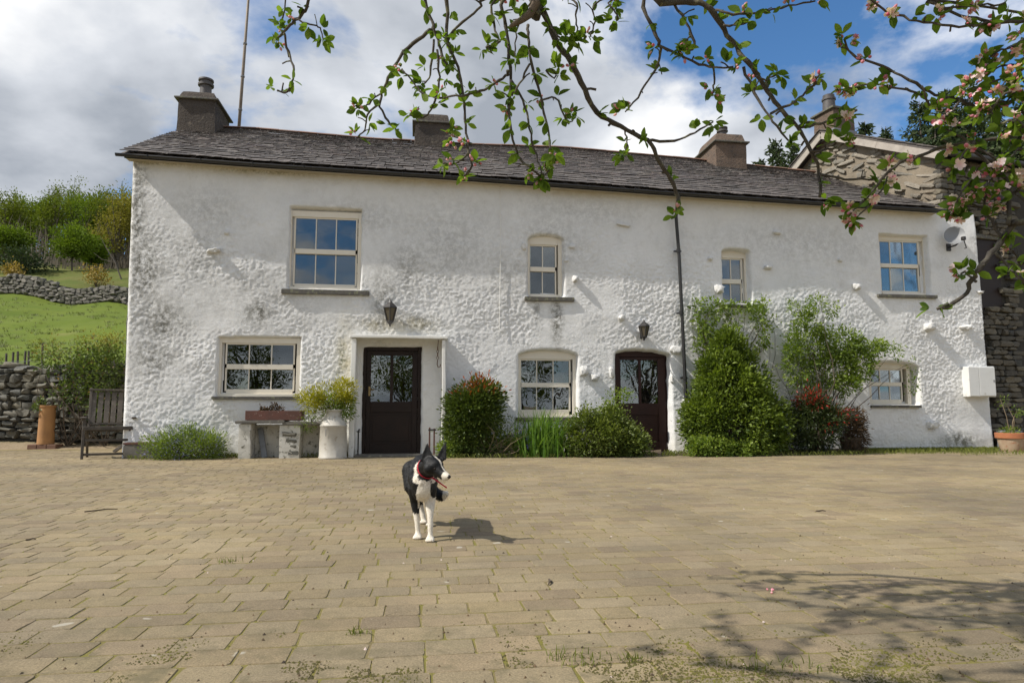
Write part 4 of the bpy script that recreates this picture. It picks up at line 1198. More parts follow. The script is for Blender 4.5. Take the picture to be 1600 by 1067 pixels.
def ashlar(seed, rough=.10):
    """one rough wall stone in a unit box, face towards -y"""
    r = random.Random(seed)
    bm = bmesh.new(); bmesh.ops.create_cube(bm, size=1.0); bmesh.ops.subdivide_edges(bm, edges=bm.edges[:], cuts=1, use_grid_fill=True)
    for v in bm.verts:
        c = v.co; nb = sum(abs(abs(w) - .5) < 1e-4 for w in c)
        k = 1 - .10 * max(0, nb - 1)
        v.co = Vector((c.x * k + r.uniform(-rough, rough) * .5, c.y * k + r.uniform(-rough, rough), c.z * k + r.uniform(-rough, rough) * .8))
    me = bpy.data.meshes.new('stone'); bm.to_mesh(me); bm.free()
    me.polygons.foreach_set('use_smooth', np.ones(len(me.polygons), bool)); me.update()
    try: me.set_sharp_from_angle(angle=R(38))
    except Exception: pass
    return me
def stone_set(mat, n=10, rough=.10, seed=0):
    L_ = [ashlar(seed + k, rough) for k in range(n)]
    for me in L_: me.materials.append(mat)
    return L_
ST_BARN = stone_set(M['barnstone'], 10, .12, 50); ST_GAB = stone_set(M['gablestone'], 10, .16, 70); ST_FLD = stone_set(M['fieldstone'], 12, .17, 90)
brng = random.Random(31)
# front stones: only the strip next to the cottage shows
z = -.05
cnt = 0
while z < ze0 - .08:
    h = brng.uniform(.06, .15); x = max(-.02, (RIGHT(z) - 9.68) if z < 5.0 else -.02)
    while x < 1.95:
        w = brng.uniform(.12, .42) * (1.2 if h > .12 else 1)
        if not (1.02 < x + w / 2 < 1.75 and 3.05 < z < 4.75) and x > (RIGHT(z) - 9.62 if z < 5.1 else -1) - .06 and cnt < 300:
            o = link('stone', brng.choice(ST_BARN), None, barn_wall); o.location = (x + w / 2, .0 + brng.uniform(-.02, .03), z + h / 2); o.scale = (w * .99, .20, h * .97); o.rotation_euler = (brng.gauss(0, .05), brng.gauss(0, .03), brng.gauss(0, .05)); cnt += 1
        x += w
    z += h
wv = empty('loft_opening', parent=barn); wv.location = (1.38, 0, 3.9)
MB().box((-.34, .0, -.80), (.34, .06, .80), .01).obj('shutter', M['door'], wv)
MB().box((-.42, -.06, .80), (.42, .06, .90), .01).obj('lintel', M['sill'], wv)
# gable stones above the cottage roof: slanting slabs
cnt = 0
y = .0
rows = []
z = 5.0
while z < az + .3:
    h = brng.uniform(.06, .17); yy = brng.uniform(-.1, .1)
    while yy < BD:
        w = brng.uniform(.16, .60)
        yc = yy + w / 2; zt = (ze0 + slope_b * yc) if yc < ay else (az - slope_b * (yc - ay))
        zc = z + h / 2 + (yc) * .0
        cot_z = 5.0 + .35 * min(yc, 3.2)
        if zc < zt - .16 and zc > cot_z - .1 and cnt < 300 and brng.random() < .62:
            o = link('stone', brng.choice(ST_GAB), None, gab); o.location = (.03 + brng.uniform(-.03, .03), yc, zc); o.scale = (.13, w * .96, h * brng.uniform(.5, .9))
            o.rotation_euler = (brng.gauss(.28, .20), brng.gauss(0, .05), brng.gauss(0, .04)); cnt += 1
        yy += w
    z += h
# roof of the barn with bargeboards and gutter
V = []; F = []
ov = .22
for sgn in (0, 1):
    for yy, zz in ((-.28, ze0 - .28 * slope_b), (ay, az)):
        if sgn: yy = 2 * ay - yy
        for xx in (-ov, BW):
            for dz in (.10, .17): V.append((xx, yy, zz + dz))
    b_ = sgn * 8
    F += [(b_ + 1, b_ + 3, b_ + 7, b_ + 5), (b_ + 0, b_ + 4, b_ + 6, b_ + 2), (b_ + 0, b_ + 1, b_ + 5, b_ + 4), (b_ + 0, b_ + 2, b_ + 3, b_ + 1)]
broof = mesh_obj('roof', V, F, M['slate'], barn)
for sgn in (1, -1):
    p0 = Vector((-ov + .02, ay, az + .02)); p1 = Vector((-ov + .02, ay - sgn * (ay + .26), ze0 - .26 * slope_b + .02))
    pm = p0.lerp(p1, .52)
    for q0, q1 in ((p0, pm - (pm - p0).normalized() * .003), (pm, p1)):
        MB().bar(q0, q1, .19, .03, (1, 0, 0), .004).obj('bargeboard', M['barge'], barn)
# slates along the verge
k = 0
for sgn in (1, -1):
    n_ = 26
    for i in range(n_):
        t0_ = i / n_
        yy = ay - sgn * (ay + .28) * (1 - t0_); zz = az - slope_b * (ay + .28) * (1 - t0_)
        yy2 = ay - sgn * (ay + .28) * (1 - min(t0_ + 2.2 / n_, 1)); zz2 = az - slope_b * (ay + .28) * (1 - min(t0_ + 2.2 / n_, 1))
        MB().bar((-ov - .03 + brng.uniform(-.015, .015) + .2, yy, zz + .195), (-ov - .03 + .2, yy2, zz2 + .175), .40, .014, (0, 0, 1), .002).obj('slate', M['slate'], broof)
gy_, gz_ = -.33, ze0 - .28 * slope_b + .06
MB().tube([(-ov + .1, gy_, gz_), (BW, gy_, gz_)], .065, 10).obj('gutter', M['gutter'], barn, True)
# barn chimney
p = at_depth(1319, 208, (L2W(9.6, 0).y + ay * .95)); cl = bloc(p)
cz0 = az - .25
scl = p.y / FPX
me = rough_block((cl.x - .36, ay - .30, cz0), (cl.x + .36, ay + .42, CAMZ + ray(1319, 172).z / ray(1319, 172).y * p.y), 7, .03, 23, .02)
bch = link('chimney_stack', me, M['chimney_warm'], barn); auto_smooth(bch, 35)
ztp = CAMZ + ray(1319, 172).z / ray(1319, 172).y * p.y
MB().box((cl.x - .42, ay - .36, ztp - .01), (cl.x + .42, ay + .48, ztp + .05), .01).obj('drip_course', M['sill'], bch)
auto_smooth(MB().lathe([(.17, 0), (.155, .3), (.18, .31), (.18, .36), (.15, .37), (.15, .45), (.12, .45)], (cl.x - .20, ay, ztp + .04), 18).obj('chimney_pot', M['pot'], bch), 45)
MB().box((cl.x - .40, ay - .34, cz0 + .15), (cl.x + .40, ay + .46, cz0 + .37), .02).obj('flashing', M['lead'], bch)

# ================================================================== dry stone walls
def drystone(name, A, B, hgt, zfun, label, sizes, mats, seed, far=False, coping=True):
    A = Vector(A); B = Vector(B); L = (B - A).length; d = (B - A).normalized(); ang = math.atan2(d.y, d.x)
    w = empty(name, (A.x, A.y, 0), ang, label, 'wall')
    V = []; F = []; n = 40
    for i in range(n + 1):
        p = A + d * (L * i / n); z = zfun(p); hh = hgt(L * i / n)
        for yy, zz in ((-.16, z - .3), (-.12, z + hh - .03), (.3, z + hh - .03), (.34, z - .3)): V.append((L * i / n, yy, zz))
    for i in range(n):
        for k in range(4): F.append((i * 4 + k, (i + 1) * 4 + k, (i + 1) * 4 + (k + 1) % 4, i * 4 + (k + 1) % 4))
    core = mesh_obj('core', V, F, M['wallcore'], w)
    r = random.Random(seed); VV = []; cnt = 0; zz = 0.0
    rest_V = []; rest_F = []; nv = 0
    allst = []
    while True:
        h = r.uniform(*sizes[1]); x = r.uniform(-.1, 0)
        top = max(hgt(0), hgt(L))
        if zz > top: break
        while x < L:
            ww = r.uniform(*sizes[0]); p = A + d * min(max(x + ww / 2, 0), L); z = zfun(p)
            if zz + h * .6 < hgt(x + ww / 2):
                allst.append((x + ww / 2, -.15 + r.uniform(-.05, .04), z + zz + h / 2 + r.uniform(-.02, .02), ww * r.uniform(.9, 1.04), r.uniform(.26, .36), h * r.uniform(.9, 1.12), r.gauss(0, .08)))
            x += ww
        zz += h
    if coping:
        x = 0
        while x < L:
            ww = r.uniform(sizes[0][0] * 1.0, sizes[0][1] * 1.1); p = A + d * min(x + ww / 2, L)
            allst.append((x + ww / 2, .08, zfun(p) + hgt(x) + r.uniform(.0, .05), ww, .55, r.uniform(.10, .22), r.gauss(0, .07)))
            x += ww
    return w, core, allst, r
# near wall
wA = Vector((-19.5, 16.6, 0)); wB = Vector((-7.9, 15.7, 0))
nz = lambda p: float(np.interp(p.y, _gy, _gz)) + .02
nh = lambda t: 1.62 - .05 * math.sin(t * 1.1) + .06 * math.sin(t * 2.7)
w, core, allst, r = drystone('dry_stone_wall', wA, wB, nh, nz, 'rough mossy dry stone wall beside the yard at far left', ((.15, .42), (.09, .20)), ST_FLD, 5)
allst.sort(key=lambda a: -a[0])
for i, (x, y, z, ww, dd, h, rot) in enumerate(allst[:300]):
    o = link('stone', r.choice(ST_FLD), None, core); o.location = (x, y, z); o.scale = (ww, dd, h); o.rotation_euler = (r.gauss(0, .08), rot, r.gauss(0, .08))
def merge_stones(lst, name, mat, parent, seed, meshes):
    r = random.Random(seed); VV = []; F4 = []; nv = 0
    for (x, y, z, ww, dd, h, rot) in lst:
        me = r.choice(meshes); co = np.empty(len(me.vertices) * 3); me.vertices.foreach_get('co', co); co = co.reshape(-1, 3) * np.array([ww, dd, h]) + np.array([x, y, z])
        VV.append(co); F4 += [[q + nv for q in p.vertices] for p in me.polygons]; nv += len(co)
    if VV: return tag(mesh_obj(name, np.concatenate(VV), F4, mat, parent, False), kind='stuff')
merge_stones(allst[300:], 'stones', M['fieldstone'], core, 3, ST_FLD)
# upper field wall
uA = Vector((-62, 63, 0)); uB = Vector((-24, 57, 0))
uz = lambda p: float(terrain_z(p.x, p.y))
w, core, allst, r = drystone('field_wall', uA, uB, lambda t: 1.5 + .12 * math.sin(t * .4), uz, 'long grey dry stone wall across the top of the green field', ((.35, .8), (.20, .34)), ST_FLD, 6, True, False)
M['greystone'] = stonemat('grey_fieldstone', [(0.12, 0.112, 0.095), (0.19, 0.175, 0.15), (0.14, 0.132, 0.115), (0.24, 0.22, 0.19), (0.09, 0.085, 0.075)], (0.30, 0.28, 0.24))
ST_GRY = stone_set(M['greystone'], 8, .2, 120)
allst = [a for a in allst]
vis = sorted(allst, key=lambda a: -a[0])
for i, (x, y, z, ww, dd, h, rot) in enumerate(vis[:300]):
    o = link('stone', r.choice(ST_GRY), None, core); o.location = (x, y, z); o.scale = (ww, dd * 1.6, h); o.rotation_euler = (r.gauss(0, .1), rot, r.gauss(0, .1))
merge_stones(vis[300:], 'stones', M['greystone'], core, 4, ST_GRY)
# old fence posts just behind the near wall
for i, (px, tp) in enumerate(((11, 552), (20, 550), (29, 549), (39, 548), (46, 548), (66, 536))):
    p = at_depth(px, 566, 18.2); q = at_depth(px + (1 if i % 2 else -1), tp, 18.2)
    zb = float(terrain_z(p.x, p.y)) - .1
    e = empty('fence_post', (p.x, p.y, zb), 0, ['leftmost thin fence post behind the dry stone wall', 'second thin fence post from the left behind the dry stone wall', 'third thin fence post from the left behind the dry stone wall', 'fourth fence post from the left behind the dry stone wall', 'fence post just right of the close row behind the wall', 'taller lone fence post at the edge of the hedge shrub'][i], 'fence post', 'fence posts behind the wall')
    MB().tube([(0, 0, 0), (0, 0, (q.z - zb) * .6), (q.x - p.x, 0, q.z - zb)], [.032, .03, .026], 7).obj('post', M['oldwood'], e)
    MB().tube([(-.3, -.05, (q.z - zb) * .85), (0, -.055, (q.z - zb) * .85), (.3, -.05, (q.z - zb) * .84)], .004, 4).obj('wire', M['lead'], e)

# ================================================================== garden things along the front
# --- steamer chair
cp = ground(167, 715)
e = empty('garden_chair', (cp.x, cp.y, 0), R(29), 'weathered wooden reclining garden chair at the left corner of the cottage', 'chair')
cw, ch_ = .37, 1.25           # half width, height of back
seatz = .56; fy = -.22; ry = .36
def P(*a): return Vector(a)
for sx in (-1, 1):
    MB().bar((sx * cw, fy - .06, 0), (sx * cw, fy + .02, .70), .045, .05, (0, 1, 0), .006).obj('leg', M['oldwood'], e)
    MB().bar((sx * (cw - .05), ry, 0), (sx * (cw - .05), fy + .1, .54), .04, .045, (0, 1, 0), .006).obj('leg', M['oldwood'], e)
    MB().box((sx * (cw + .02) - .04, fy - .16, .70), (sx * (cw + .02) + .04, ry + .02, .728), .008).obj('armrest', M['oldwood'], e)
    MB().bar((sx * (cw - .06), .16, .44), (sx * (cw - .05), .46, ch_), .042, .05, (0, 1, 0), .006).obj('back_post', M['oldwood'], e)
    MB().bar((sx * (cw - .03), fy - .04, .50), (sx * (cw - .03), ry - .05, .46), .04, .05, (0, 0, 1), .006).obj('seat_rail', M['oldwood'], e)
    MB().bar((sx * (cw + .02), ry, .70), (sx * (cw - .05), ry + .07, .34), .035, .035, (0, 1, 0), .005).obj('arm_prop', M['oldwood'], e)
MB().bar((-cw + .02, .46, ch_ - .03), (cw - .02, .46, ch_ - .03), .10, .035, (0, 0, 1), .006).obj('top_rail', M['oldwood'], e)
MB().bar((-cw + .06, .20, .60), (cw - .06, .20, .60), .06, .03, (0, 0, 1), .005).obj('lower_rail', M['oldwood'], e)
for k in range(6):
    x = -cw + .105 + k * (2 * cw - .21) / 5
    MB().bar((x, .205, .62), (x, .45, ch_ - .07), .078, .016, (0, 1, 0), .003).obj('back_slat', M['oldwood'], e)
for k in range(6):
    y = fy - .03 + k * .078
    MB().box((-cw + .03, y, .505 - k * .008), (cw - .03, y + .062, .525 - k * .008), .004).obj('seat_slat', M['oldwood'], e)
MB().box((-cw - .01, fy - .075, .50), (cw + .01, fy - .045, .565), .006).obj('front_rail', M['oldwood'], e)
MB().box((-cw + .02, fy - .03, .30), (cw - .02, fy, .345), .006).obj('stretcher', M['oldwood'], e)
MB().box((-cw + .02, fy - .055, .06), (cw - .02, fy - .03, .10), .006).obj('stretcher', M['oldwood'], e)
# leaning wooden stakes seen under the seat
sp_ = ground(180, 708)
e = empty('wooden_stakes', (sp_.x, sp_.y + .25, 0), 0, 'offcuts of timber with an orange cut end under the garden chair', 'timber')
MB().bar((-.18, 0, .01), (.10, .25, .30), .06, .05, (0, 1, 0), .004).obj('stake', M['oldwood'], e)
MB().bar((.10, .20, .01), (.02, .22, .36), .07, .04, (0, 1, 0), .004).obj('stake', M['oldwood'], e)
MB().bar((-.02, .16, .16), (.12, .30, .42), .05, .05, (0, 1, 0), .004).obj('stake', M['orangewood'], e)
# low stone trough behind the chair
s = fac(224, 690, -.14)[0]
e = empty('stone_trough', L2W(s, -.15, 0), ANG, 'low dark stone trough against the wall foot behind the garden chair', 'trough')
auto_smooth(link('trough_body', rough_block((-.27, -.10, -.02), (.27, .10, .24), 6, .04, 61, -.04), M['benchstone'], e), 40)
auto_smooth(link('slab', rough_block((-.29, -.11, .242), (.29, .11, .28), 6, .03, 62), M['rust'], e), 40)

# --- tall clay pot on bricks
p = at_depth(72, 679, 15.25)
zb = float(np.interp(15.25, _gy, _gz))
e = empty('clay_flue_pot', (p.x, p.y, zb), .1, 'tall straight orange clay flue pot in front of the dry stone wall', 'pot')
ht = at_depth(72, 626, 15.25).z - zb - .1
b = MB().lathe([(.168, .09), (.165, .12), (.158, ht * .5), (.156, ht - .05), (.17, ht - .04), (.17, ht), (.14, ht), (.135, ht - .2)], (0, 0, 0), 24).obj('flue', M['claypot'], e); auto_smooth(b, 45)
for k in range(3):
    MB().box((-.29 + k * .2, -.16, -.02), (-.10 + k * .2, .16, .085), .008).obj('brick', M['base_brick'], e)

# ---- leaf makers ------------------------------------------------
def leaf_mesh(C, D, Nn, L, Wd, fold, tint, quads=False):
    """C base (n,3), D unit direction, Nn unit normal, L length, Wd width"""
    S = np.cross(D, Nn); n = len(C)
    if quads:
        V = np.stack([C, C + D * (L * .5)[:, None] + S * (Wd * .5)[:, None], C + D * L[:, None], C + D * (L * .5)[:, None] - S * (Wd * .5)[:, None]], 1)
        f = np.array([[0, 1, 2, 3]]); k = 4
        F = [(np.arange(n)[:, None, None] * 4 + f[None]).reshape(-1, 4).astype(np.int32)]
    else:
        m1 = C + D * (L * .5)[:, None] - Nn * (L * fold)[:, None]
        tip = C + D * L[:, None] - Nn * (L * fold * .4)[:, None] * 0 - Nn * (L * .10)[:, None]
        V = np.stack([C, C + D * (L * .45)[:, None] + S * (Wd * .5)[:, None], m1, C + D * (L * .45)[:, None] - S * (Wd * .5)[:, None], tip], 1)
        f = np.array([[0, 2, 1], [0, 3, 2], [1, 2, 4], [2, 3, 4]]); k = 5
        F = [(np.arange(n)[:, None, None] * 5 + f[None]).reshape(-1, 3).astype(np.int32)]
    T_ = np.repeat(tint, k, 0)
    return V.reshape(-1, 3), F, T_
def unit(v): return v / np.maximum(np.linalg.norm(v, axis=1, keepdims=True), 1e-9)
def clumps(ells, ncl, per, rcl, seed, shell=.55, flat=1.0, updir=.25):
    """points gathered in clumps through a set of ellipsoids (centre, radii, weight)"""
    r = np.random.default_rng(seed)
    w = np.array([e[2] for e in ells], float); w /= w.sum()
    which = r.choice(len(ells), ncl, p=w)
    dirs = unit(r.normal(size=(ncl, 3))); rad = shell + (1 - shell) * r.random(ncl)**.6
    ce = np.array([e[0] for e in ells])[which]; ra = np.array([e[1] for e in ells])[which]
    cc = ce + dirs * ra * rad[:, None]
    n = ncl * per
    ci = np.repeat(np.arange(ncl), per)
    off = r.normal(size=(n, 3)) * np.array([1, 1, flat]) * rcl
    P = cc[ci] + off
    outd = unit(dirs[ci] + 0.9 * unit(off) + np.array([0, 0, updir]) + r.normal(size=(n, 3)) * .45)
    tc_ = np.clip(r.normal(.48, .32, ncl), 0, 1)
    tint = np.clip(tc_[ci] * .6 + r.random(n) * .4 + (off[:, 2] / (rcl + 1e-6)) * .13, 0, 1)  # upper leaves of each clump tinted lighter, painting light-dark clump shading
    return P, outd, tint, cc, r
def foliage(name, ells, ncl, per, rcl, L, Wd, mat, parent, seed, shell=.55, flat=1., updir=.25, quads=False, warmtop=None, clip=None, zmin=None):
    P, D, t, cc, r = clumps(ells, ncl, per, rcl, seed, shell, flat, updir)
    if clip is not None:
        k = clip(P); P, D, t = P[k], D[k], t[k]
    if zmin is not None:
        k = P[:, 2] > zmin; P, D, t = P[k], D[k], t[k]
    n = len(P)
    N_ = unit(np.cross(D, unit(r.normal(size=(n, 3)))))
    up = np.sign(N_[:, 2:3] + 1e-6); N_ = N_ * up
    l = L * r.uniform(.65, 1.25, n)
    g = r.random(n)
    if warmtop is not None: g = np.clip(g * .75 + warmtop(P) , 0, 1)
    V, F, T_ = leaf_mesh(P, D, N_, l, l * Wd, .06, np.stack([t, g, t], 1), quads)
    o = mesh_obj(name, V, F, mat, parent, False, {'tint': T_})
    o['kind'] = 'stuff'
    return o, cc
def stems(name, base, tips, r0, mat, parent, seed, bend=.12, n=5, fork=True):
    rr = random.Random(seed); b = MB()
    for t in tips:
        t = Vector(t); b0 = Vector(base) if not isinstance(base, list) else Vector(rr.choice(base))
        b0 = b0 + Vector((rr.uniform(-.05, .05), rr.uniform(-.04, .04), 0))
        pts = []; L_ = (t - b0).length
        o1 = Vector((rr.gauss(0, bend), rr.gauss(0, bend), rr.gauss(.05, bend * .5))) * L_
        for i in range(n + 1):
            u = i / n
            pts.append(b0.lerp(t, u) + o1 * math.sin(math.pi * u) + Vector((rr.gauss(0, .012), rr.gauss(0, .012), 0)) * L_ * (0 if i in (0,) else 1))
        b.tube(pts, [r0 * (1 - .8 * i / n) for i in range(n + 1)], 5, False)
    return b.obj(name, mat, parent, True)
def W_(px, n_): 
    """cottage-front spot: pixel column px, n_ metres out from the wall, on the ground"""
    s = fac(px, 708, -n_)[0]; return L2W(s, -n_, 0)
def plant(name, px, n_, label, cat, group=None):
    return empty(name, W_(px, n_), ANG, label, cat, group)
def pxm(n_): return (12.9 - n_) / FPX           # metres per photograph pixel there

# --- low bushy plant with tiny blue flowers
e = plant('low_shrub', 290, .42, 'low rounded green bush dotted with small blue flowers below the wide left window', 'shrub')
foliage('foliage', [((0, 0, .22), (.60, .36, .30), 3), ((-.3, -.05, .2), (.36, .3, .25), 1), ((.35, 0, .18), (.32, .3, .22), 1)], 150, 60, .07, .055, .28, M['leaf_lav'], e, 31, .5, updir=.7, zmin=.0)
stems('stem', (0, 0, 0), [(random.uniform(-.5, .5), random.uniform(-.25, .25), random.uniform(.2, .4)) for _ in range(16)], .010, M['stem'], e, 3)
foliage('flowers', [((0, 0, .25), (.60, .38, .30), 1)], 60, 2, .03, .020, .9, M['bluebell'], e, 33, .85)

# --- slate bench on piers with planter
s0 = fac(369, 660, -.50)[0]; s1 = fac(502, 660, -.50)[0]; zt = fac(430, 657, -.50)[1]
sc = (s0 + s1) / 2
e = empty('stone_bench', L2W(sc, -.30, 0), ANG, 'slate slab bench on whitewashed stone piers under the wide left window', 'bench')
auto_smooth(link('slab', rough_block((s0 - sc, -.27, zt - .05), (.10, .24, zt), 7, .025, 71), M['benchstone'], e), 40)
auto_smooth(link('slab', rough_block((.06, -.25, zt - .075), (s1 - sc + .10, .24, zt - .022), 7, .025, 72), M['benchstone'], e), 40)
for (pa, pb, dz) in ((373, 392, .05), (437, 469, .076), (500, 514, .076)):
    a_ = fac(pa, 690, -.50)[0] - sc; c_ = fac(pb, 690, -.50)[0] - sc
    pier = link('pier', rough_block((a_, -.22, -.04), (c_, .24, zt - dz), 7, .04, int(pa)), M['pierwhite'], e); auto_smooth(pier, 40)
    if pa == 437:
        zz = .04
        while zz < zt - .2:
            h = random.uniform(.06, .11)
            o = link('stone', random.choice(ST_FLD), None, pier); o.location = ((a_ + c_) / 2 + random.uniform(-.06, .06), -.195, zz + h / 2); o.scale = ((c_ - a_) * random.uniform(.35, .85), .08, h * random.uniform(.5, .95)); o.rotation_euler = (0, random.gauss(0, .12), 0)
            zz += h + .02
auto_smooth(link('back_slab', rough_block((s0 - sc + .25, .16, -.04), (s1 - sc, .235, zt - .08), 6, .02, 79), M['pierwhite'], e), 40)
a_ = fac(384, 648, -.5)[0] - sc; c_ = fac(472, 648, -.5)[0] - sc; ptop = fac(430, 641.5, -.5)[1]
e2 = empty('trough_planter', L2W(sc, -.30, zt), ANG, 'long low rust-brown planter on the slate bench', 'planter')
q = MB().box((a_, -.24, .008), (c_, -.215, ptop - zt), .003).box((a_, .06, .008), (c_, .085, ptop - zt), .003).box((a_, -.215, .008), (a_ + .025, .06, ptop - zt), .003).box((c_ - .025, -.215, .008), (c_, .06, ptop - zt), .003)
q.obj('box', M['rust'], e2)
MB().box((a_ + .024, -.216, .0), (c_ - .024, .061, ptop - zt - .02), 0).obj('soil', M['soil'], e2)
for px, h, sd in ((411, .05, 1), (428, .13, 2), (437, .10, 3), (421, .05, 5)):
    x = fac(px, 640, -.4)[0] - sc
    pl = empty('succulent', L2W(sc + x, -.38, zt + (ptop - zt) - .03), ANG, ['', 'small dark rosette at the left of the rust-brown planter', 'tall dark leafy succulent in the rust-brown planter', 'dark succulent at the right of the tall one in the planter', '', 'tiny sprig between the rosette and the tall succulent'][sd], 'plant', 'succulents in the planter')
    foliage('foliage', [((0, 0, h * .6), (.05, .05, h * .6), 1)], 14, 9, .02, .045, .5, M['leaf_brown'], pl, 40 + sd, .3, updir=.8)
    stems('stem', (0, 0, -.02), [(.02, 0, h), (-.02, .01, h * .8)], .006, M['stem'], pl, sd)
# grey slat leaning under the bench
x = fac(405, 690, -.45)[0]
e = empty('leaning_slate', L2W(x, -.30, 0), ANG, 'grey stone slab leaning between the piers under the bench', 'slab')
MB().bar((.07, 0, .0), (-.05, .12, .52), .10, .03, (0, 1, 0), .006).obj('slab', M['lead'], e)

# --- milk churn
x = fac(520.5, 690, -.62)[0]; e = empty('milk_churn', L2W(x, -.62, 0), ANG, 'dented cream-painted milk churn used as a planter beside the porch', 'churn')
k = (12.9 - .62 - .33) / FPX; Hc = 77 * k; rb = 22.2 * k
prof = [(rb * .97, 0), (rb * 1.0, .012), (rb * 1.0, .03), (rb * .965, .04), (rb * .95, Hc * .30), (rb * .93, Hc * .64), (rb * .97, Hc * .65), (rb * .97, Hc * .675), (rb * .92, Hc * .685), (rb * .86, Hc * .745), (rb * .70, Hc * .80), (rb * .56, Hc * .845), (rb * .53, Hc * .86), (rb * .52, Hc * .955), (rb * .60, Hc * .965), (rb * .62, Hc * .985), (rb * .60, Hc), (rb * .53, Hc), (rb * .50, Hc * .93)]
cb = auto_smooth(MB().lathe(prof, (0, 0, 0), 48).obj('churn_body', M['churn'], e), 50)
for v in cb.data.vertices:
    k2 = 1 + .05 * (float(fbm(v.co.x * 7, v.co.z * 5 + v.co.y * 4, 3, 2)) - .5); v.co.x *= k2; v.co.y *= k2
for sx in (-1, 1):
    MB().tube([(sx * rb * .88, 0, Hc * .72), (sx * rb * 1.10, 0, Hc * .735), (sx * rb * 1.10, 0, Hc * .80), (sx * rb * .72, 0, Hc * .80)], .010, 6).obj('handle', M['churn'], e)
MB().tube([(-.10, -rb * .93, Hc * .46), (-.10, -rb * .98, Hc * .60), (-.085, -rb * .98, Hc * .61)], .006, 5).obj('clip', M['lead'], e)
MB().lathe([(rb * .52, 0), (rb * .1, .02)], (0, 0, Hc * .94), 20).obj('soil', M['soil'], e)
e = empty('euphorbia', L2W(x, -.62, Hc * .94), ANG, 'bright yellow-green euphorbia spilling from the milk churn', 'plant')
foliage('foliage', [((-.05, 0, .26), (.34, .24, .22), 2), ((-.36, 0, .22), (.22, .2, .18), 2), ((.16, -.02, .38), (.18, .18, .22), 1.4)], 85, 46, .055, .055, .30, M['leaf_yellow'], e, 55, .45, updir=.6)
foliage('lower_leaves', [((-.02, 0, .12), (.22, .2, .20), 1), ((.2, .05, .12), (.12, .12, .25), 1)], 50, 30, .05, .06, .3, M['leaf_fresh'], e, 56, .3)
stems('stem', (0, 0, -.05), [(random.uniform(-.45, .25), random.uniform(-.15, .15), random.uniform(.1, .4)) for _ in range(16)], .008, M['leaf_fresh'] and M['stem'], e, 7)
# trailing plant over the bench end
s = fac(484, 660, -.4)[0]
e = empty('trailing_plant', L2W(s, -.34, zt - .02), ANG, 'thin straggling pot plant on the bench end behind the churn', 'plant')
foliage('foliage', [((-.02, -.10, .10), (.20, .10, .16), 1), ((-.02, -.22, -.02), (.14, .06, .12), 1)], 22, 16, .05, .05, .3, M['leaf_fresh'], e, 58, .4)
stems('stem', (.05, 0, 0), [(-.2, -.15, .2), (-.15, -.22, -.12), (.1, -.1, .22), (-.05, -.24, -.1), (.12, -.22, .1)], .006, M['stem'], e, 8)

# --- soil beds
def bed(name, pts, seed):
    r = random.Random(seed); V = []; F = []
    n = len(pts); NY = 8
    for i, (px, n_) in enumerate(pts):
        for j in range(NY):
            q = W_(px, n_ * (1 - j / (NY - 1)) - .05 * (j == NY - 1))
            hz = .012 + .05 * math.sin(math.pi * min(1, j / (NY - 1) * 1.3) * .5) * r.uniform(.7, 1.2) if j else .004
            V.append((q.x, q.y, hz))
    for i in range(n - 1):
        for j in range(NY - 1): F.append((i * NY + j, (i + 1) * NY + j, (i + 1) * NY + j + 1, i * NY + j + 1))
    return tag(mesh_obj(name, V, F, M['soil'], None, True), kind='structure')
r_ = random.Random(2)
bed('planting_bed', [(697 + k * 12, .55 + r_.uniform(-.12, .15) + (.25 if 790 < 697 + k * 12 < 1000 else 0)) for k in range(29)], 1)
bed('planting_bed', [(1085 + k * 12, .75 + r_.uniform(-.12, .12) - (.3 * max(0, k - 12) / 10)) for k in range(24)], 2)

# --- red-tipped shrub next to the porch
k_ = pxm(.5)
e = plant('red_tipped_shrub', 744, .50, 'dense rounded evergreen shrub with orange-red tips right of the porch', 'shrub')
foliage('foliage', [((-.05, 0, .85), (.46, .38, .50), 3), ((-.16, 0, .42), (.36, .34, .42), 2), ((.12, 0, 1.05), (.26, .26, .28), 1)], 230, 62, .085, .075, .42, M['leaf_redtip'], e, 61, .6, updir=.25, warmtop=lambda P: np.clip((P[:, 2] - 1.18) * 1.4, -.2, .5), zmin=.02)
stems('stem', (0, 0, 0), [(random.uniform(-.35, .35), random.uniform(-.25, .25), random.uniform(.5, 1.3)) for _ in range(22)], .016, M['stem'], e, 11)
e = plant('herb_clump', 700, .62, 'small bright green clump at the foot of the porch slab', 'plant')
foliage('foliage', [((0, 0, .14), (.16, .14, .16), 1)], 22, 30, .04, .06, .5, M['leaf_fresh'], e, 62, .4)
# --- dry sprawling stems
e = plant('dry_stems', 775, .62, 'bare dry arching stems sprawling between the red-tipped shrub and the irises', 'plant')
stems('stem', [(-.2, 0, 0), (.1, .1, 0), (.3, 0, 0)], [(random.uniform(-.55, .75), random.uniform(-.35, .2), random.uniform(.05, .62)) for _ in range(38)], .007, M['drystem'], e, 12, .22, 7)
foliage('leaves', [((.0, 0, .28), (.50, .25, .28), 1), ((.25, -.1, .55), (.25, .15, .12), .5)], 50, 22, .07, .05, .35, M['leaf_hedge'], e, 63, .3, zmin=.0)
# --- low dark cover behind
e = plant('ground_ivy', 790, .42, 'low dark green cover under the dry stems', 'plant')
foliage('foliage', [((0, 0, .18), (.42, .28, .24), 1), ((.3, .1, .12), (.4, .2, .18), 1)], 90, 40, .06, .05, .55, M['leaf_yew'], e, 64, .4, zmin=.0)

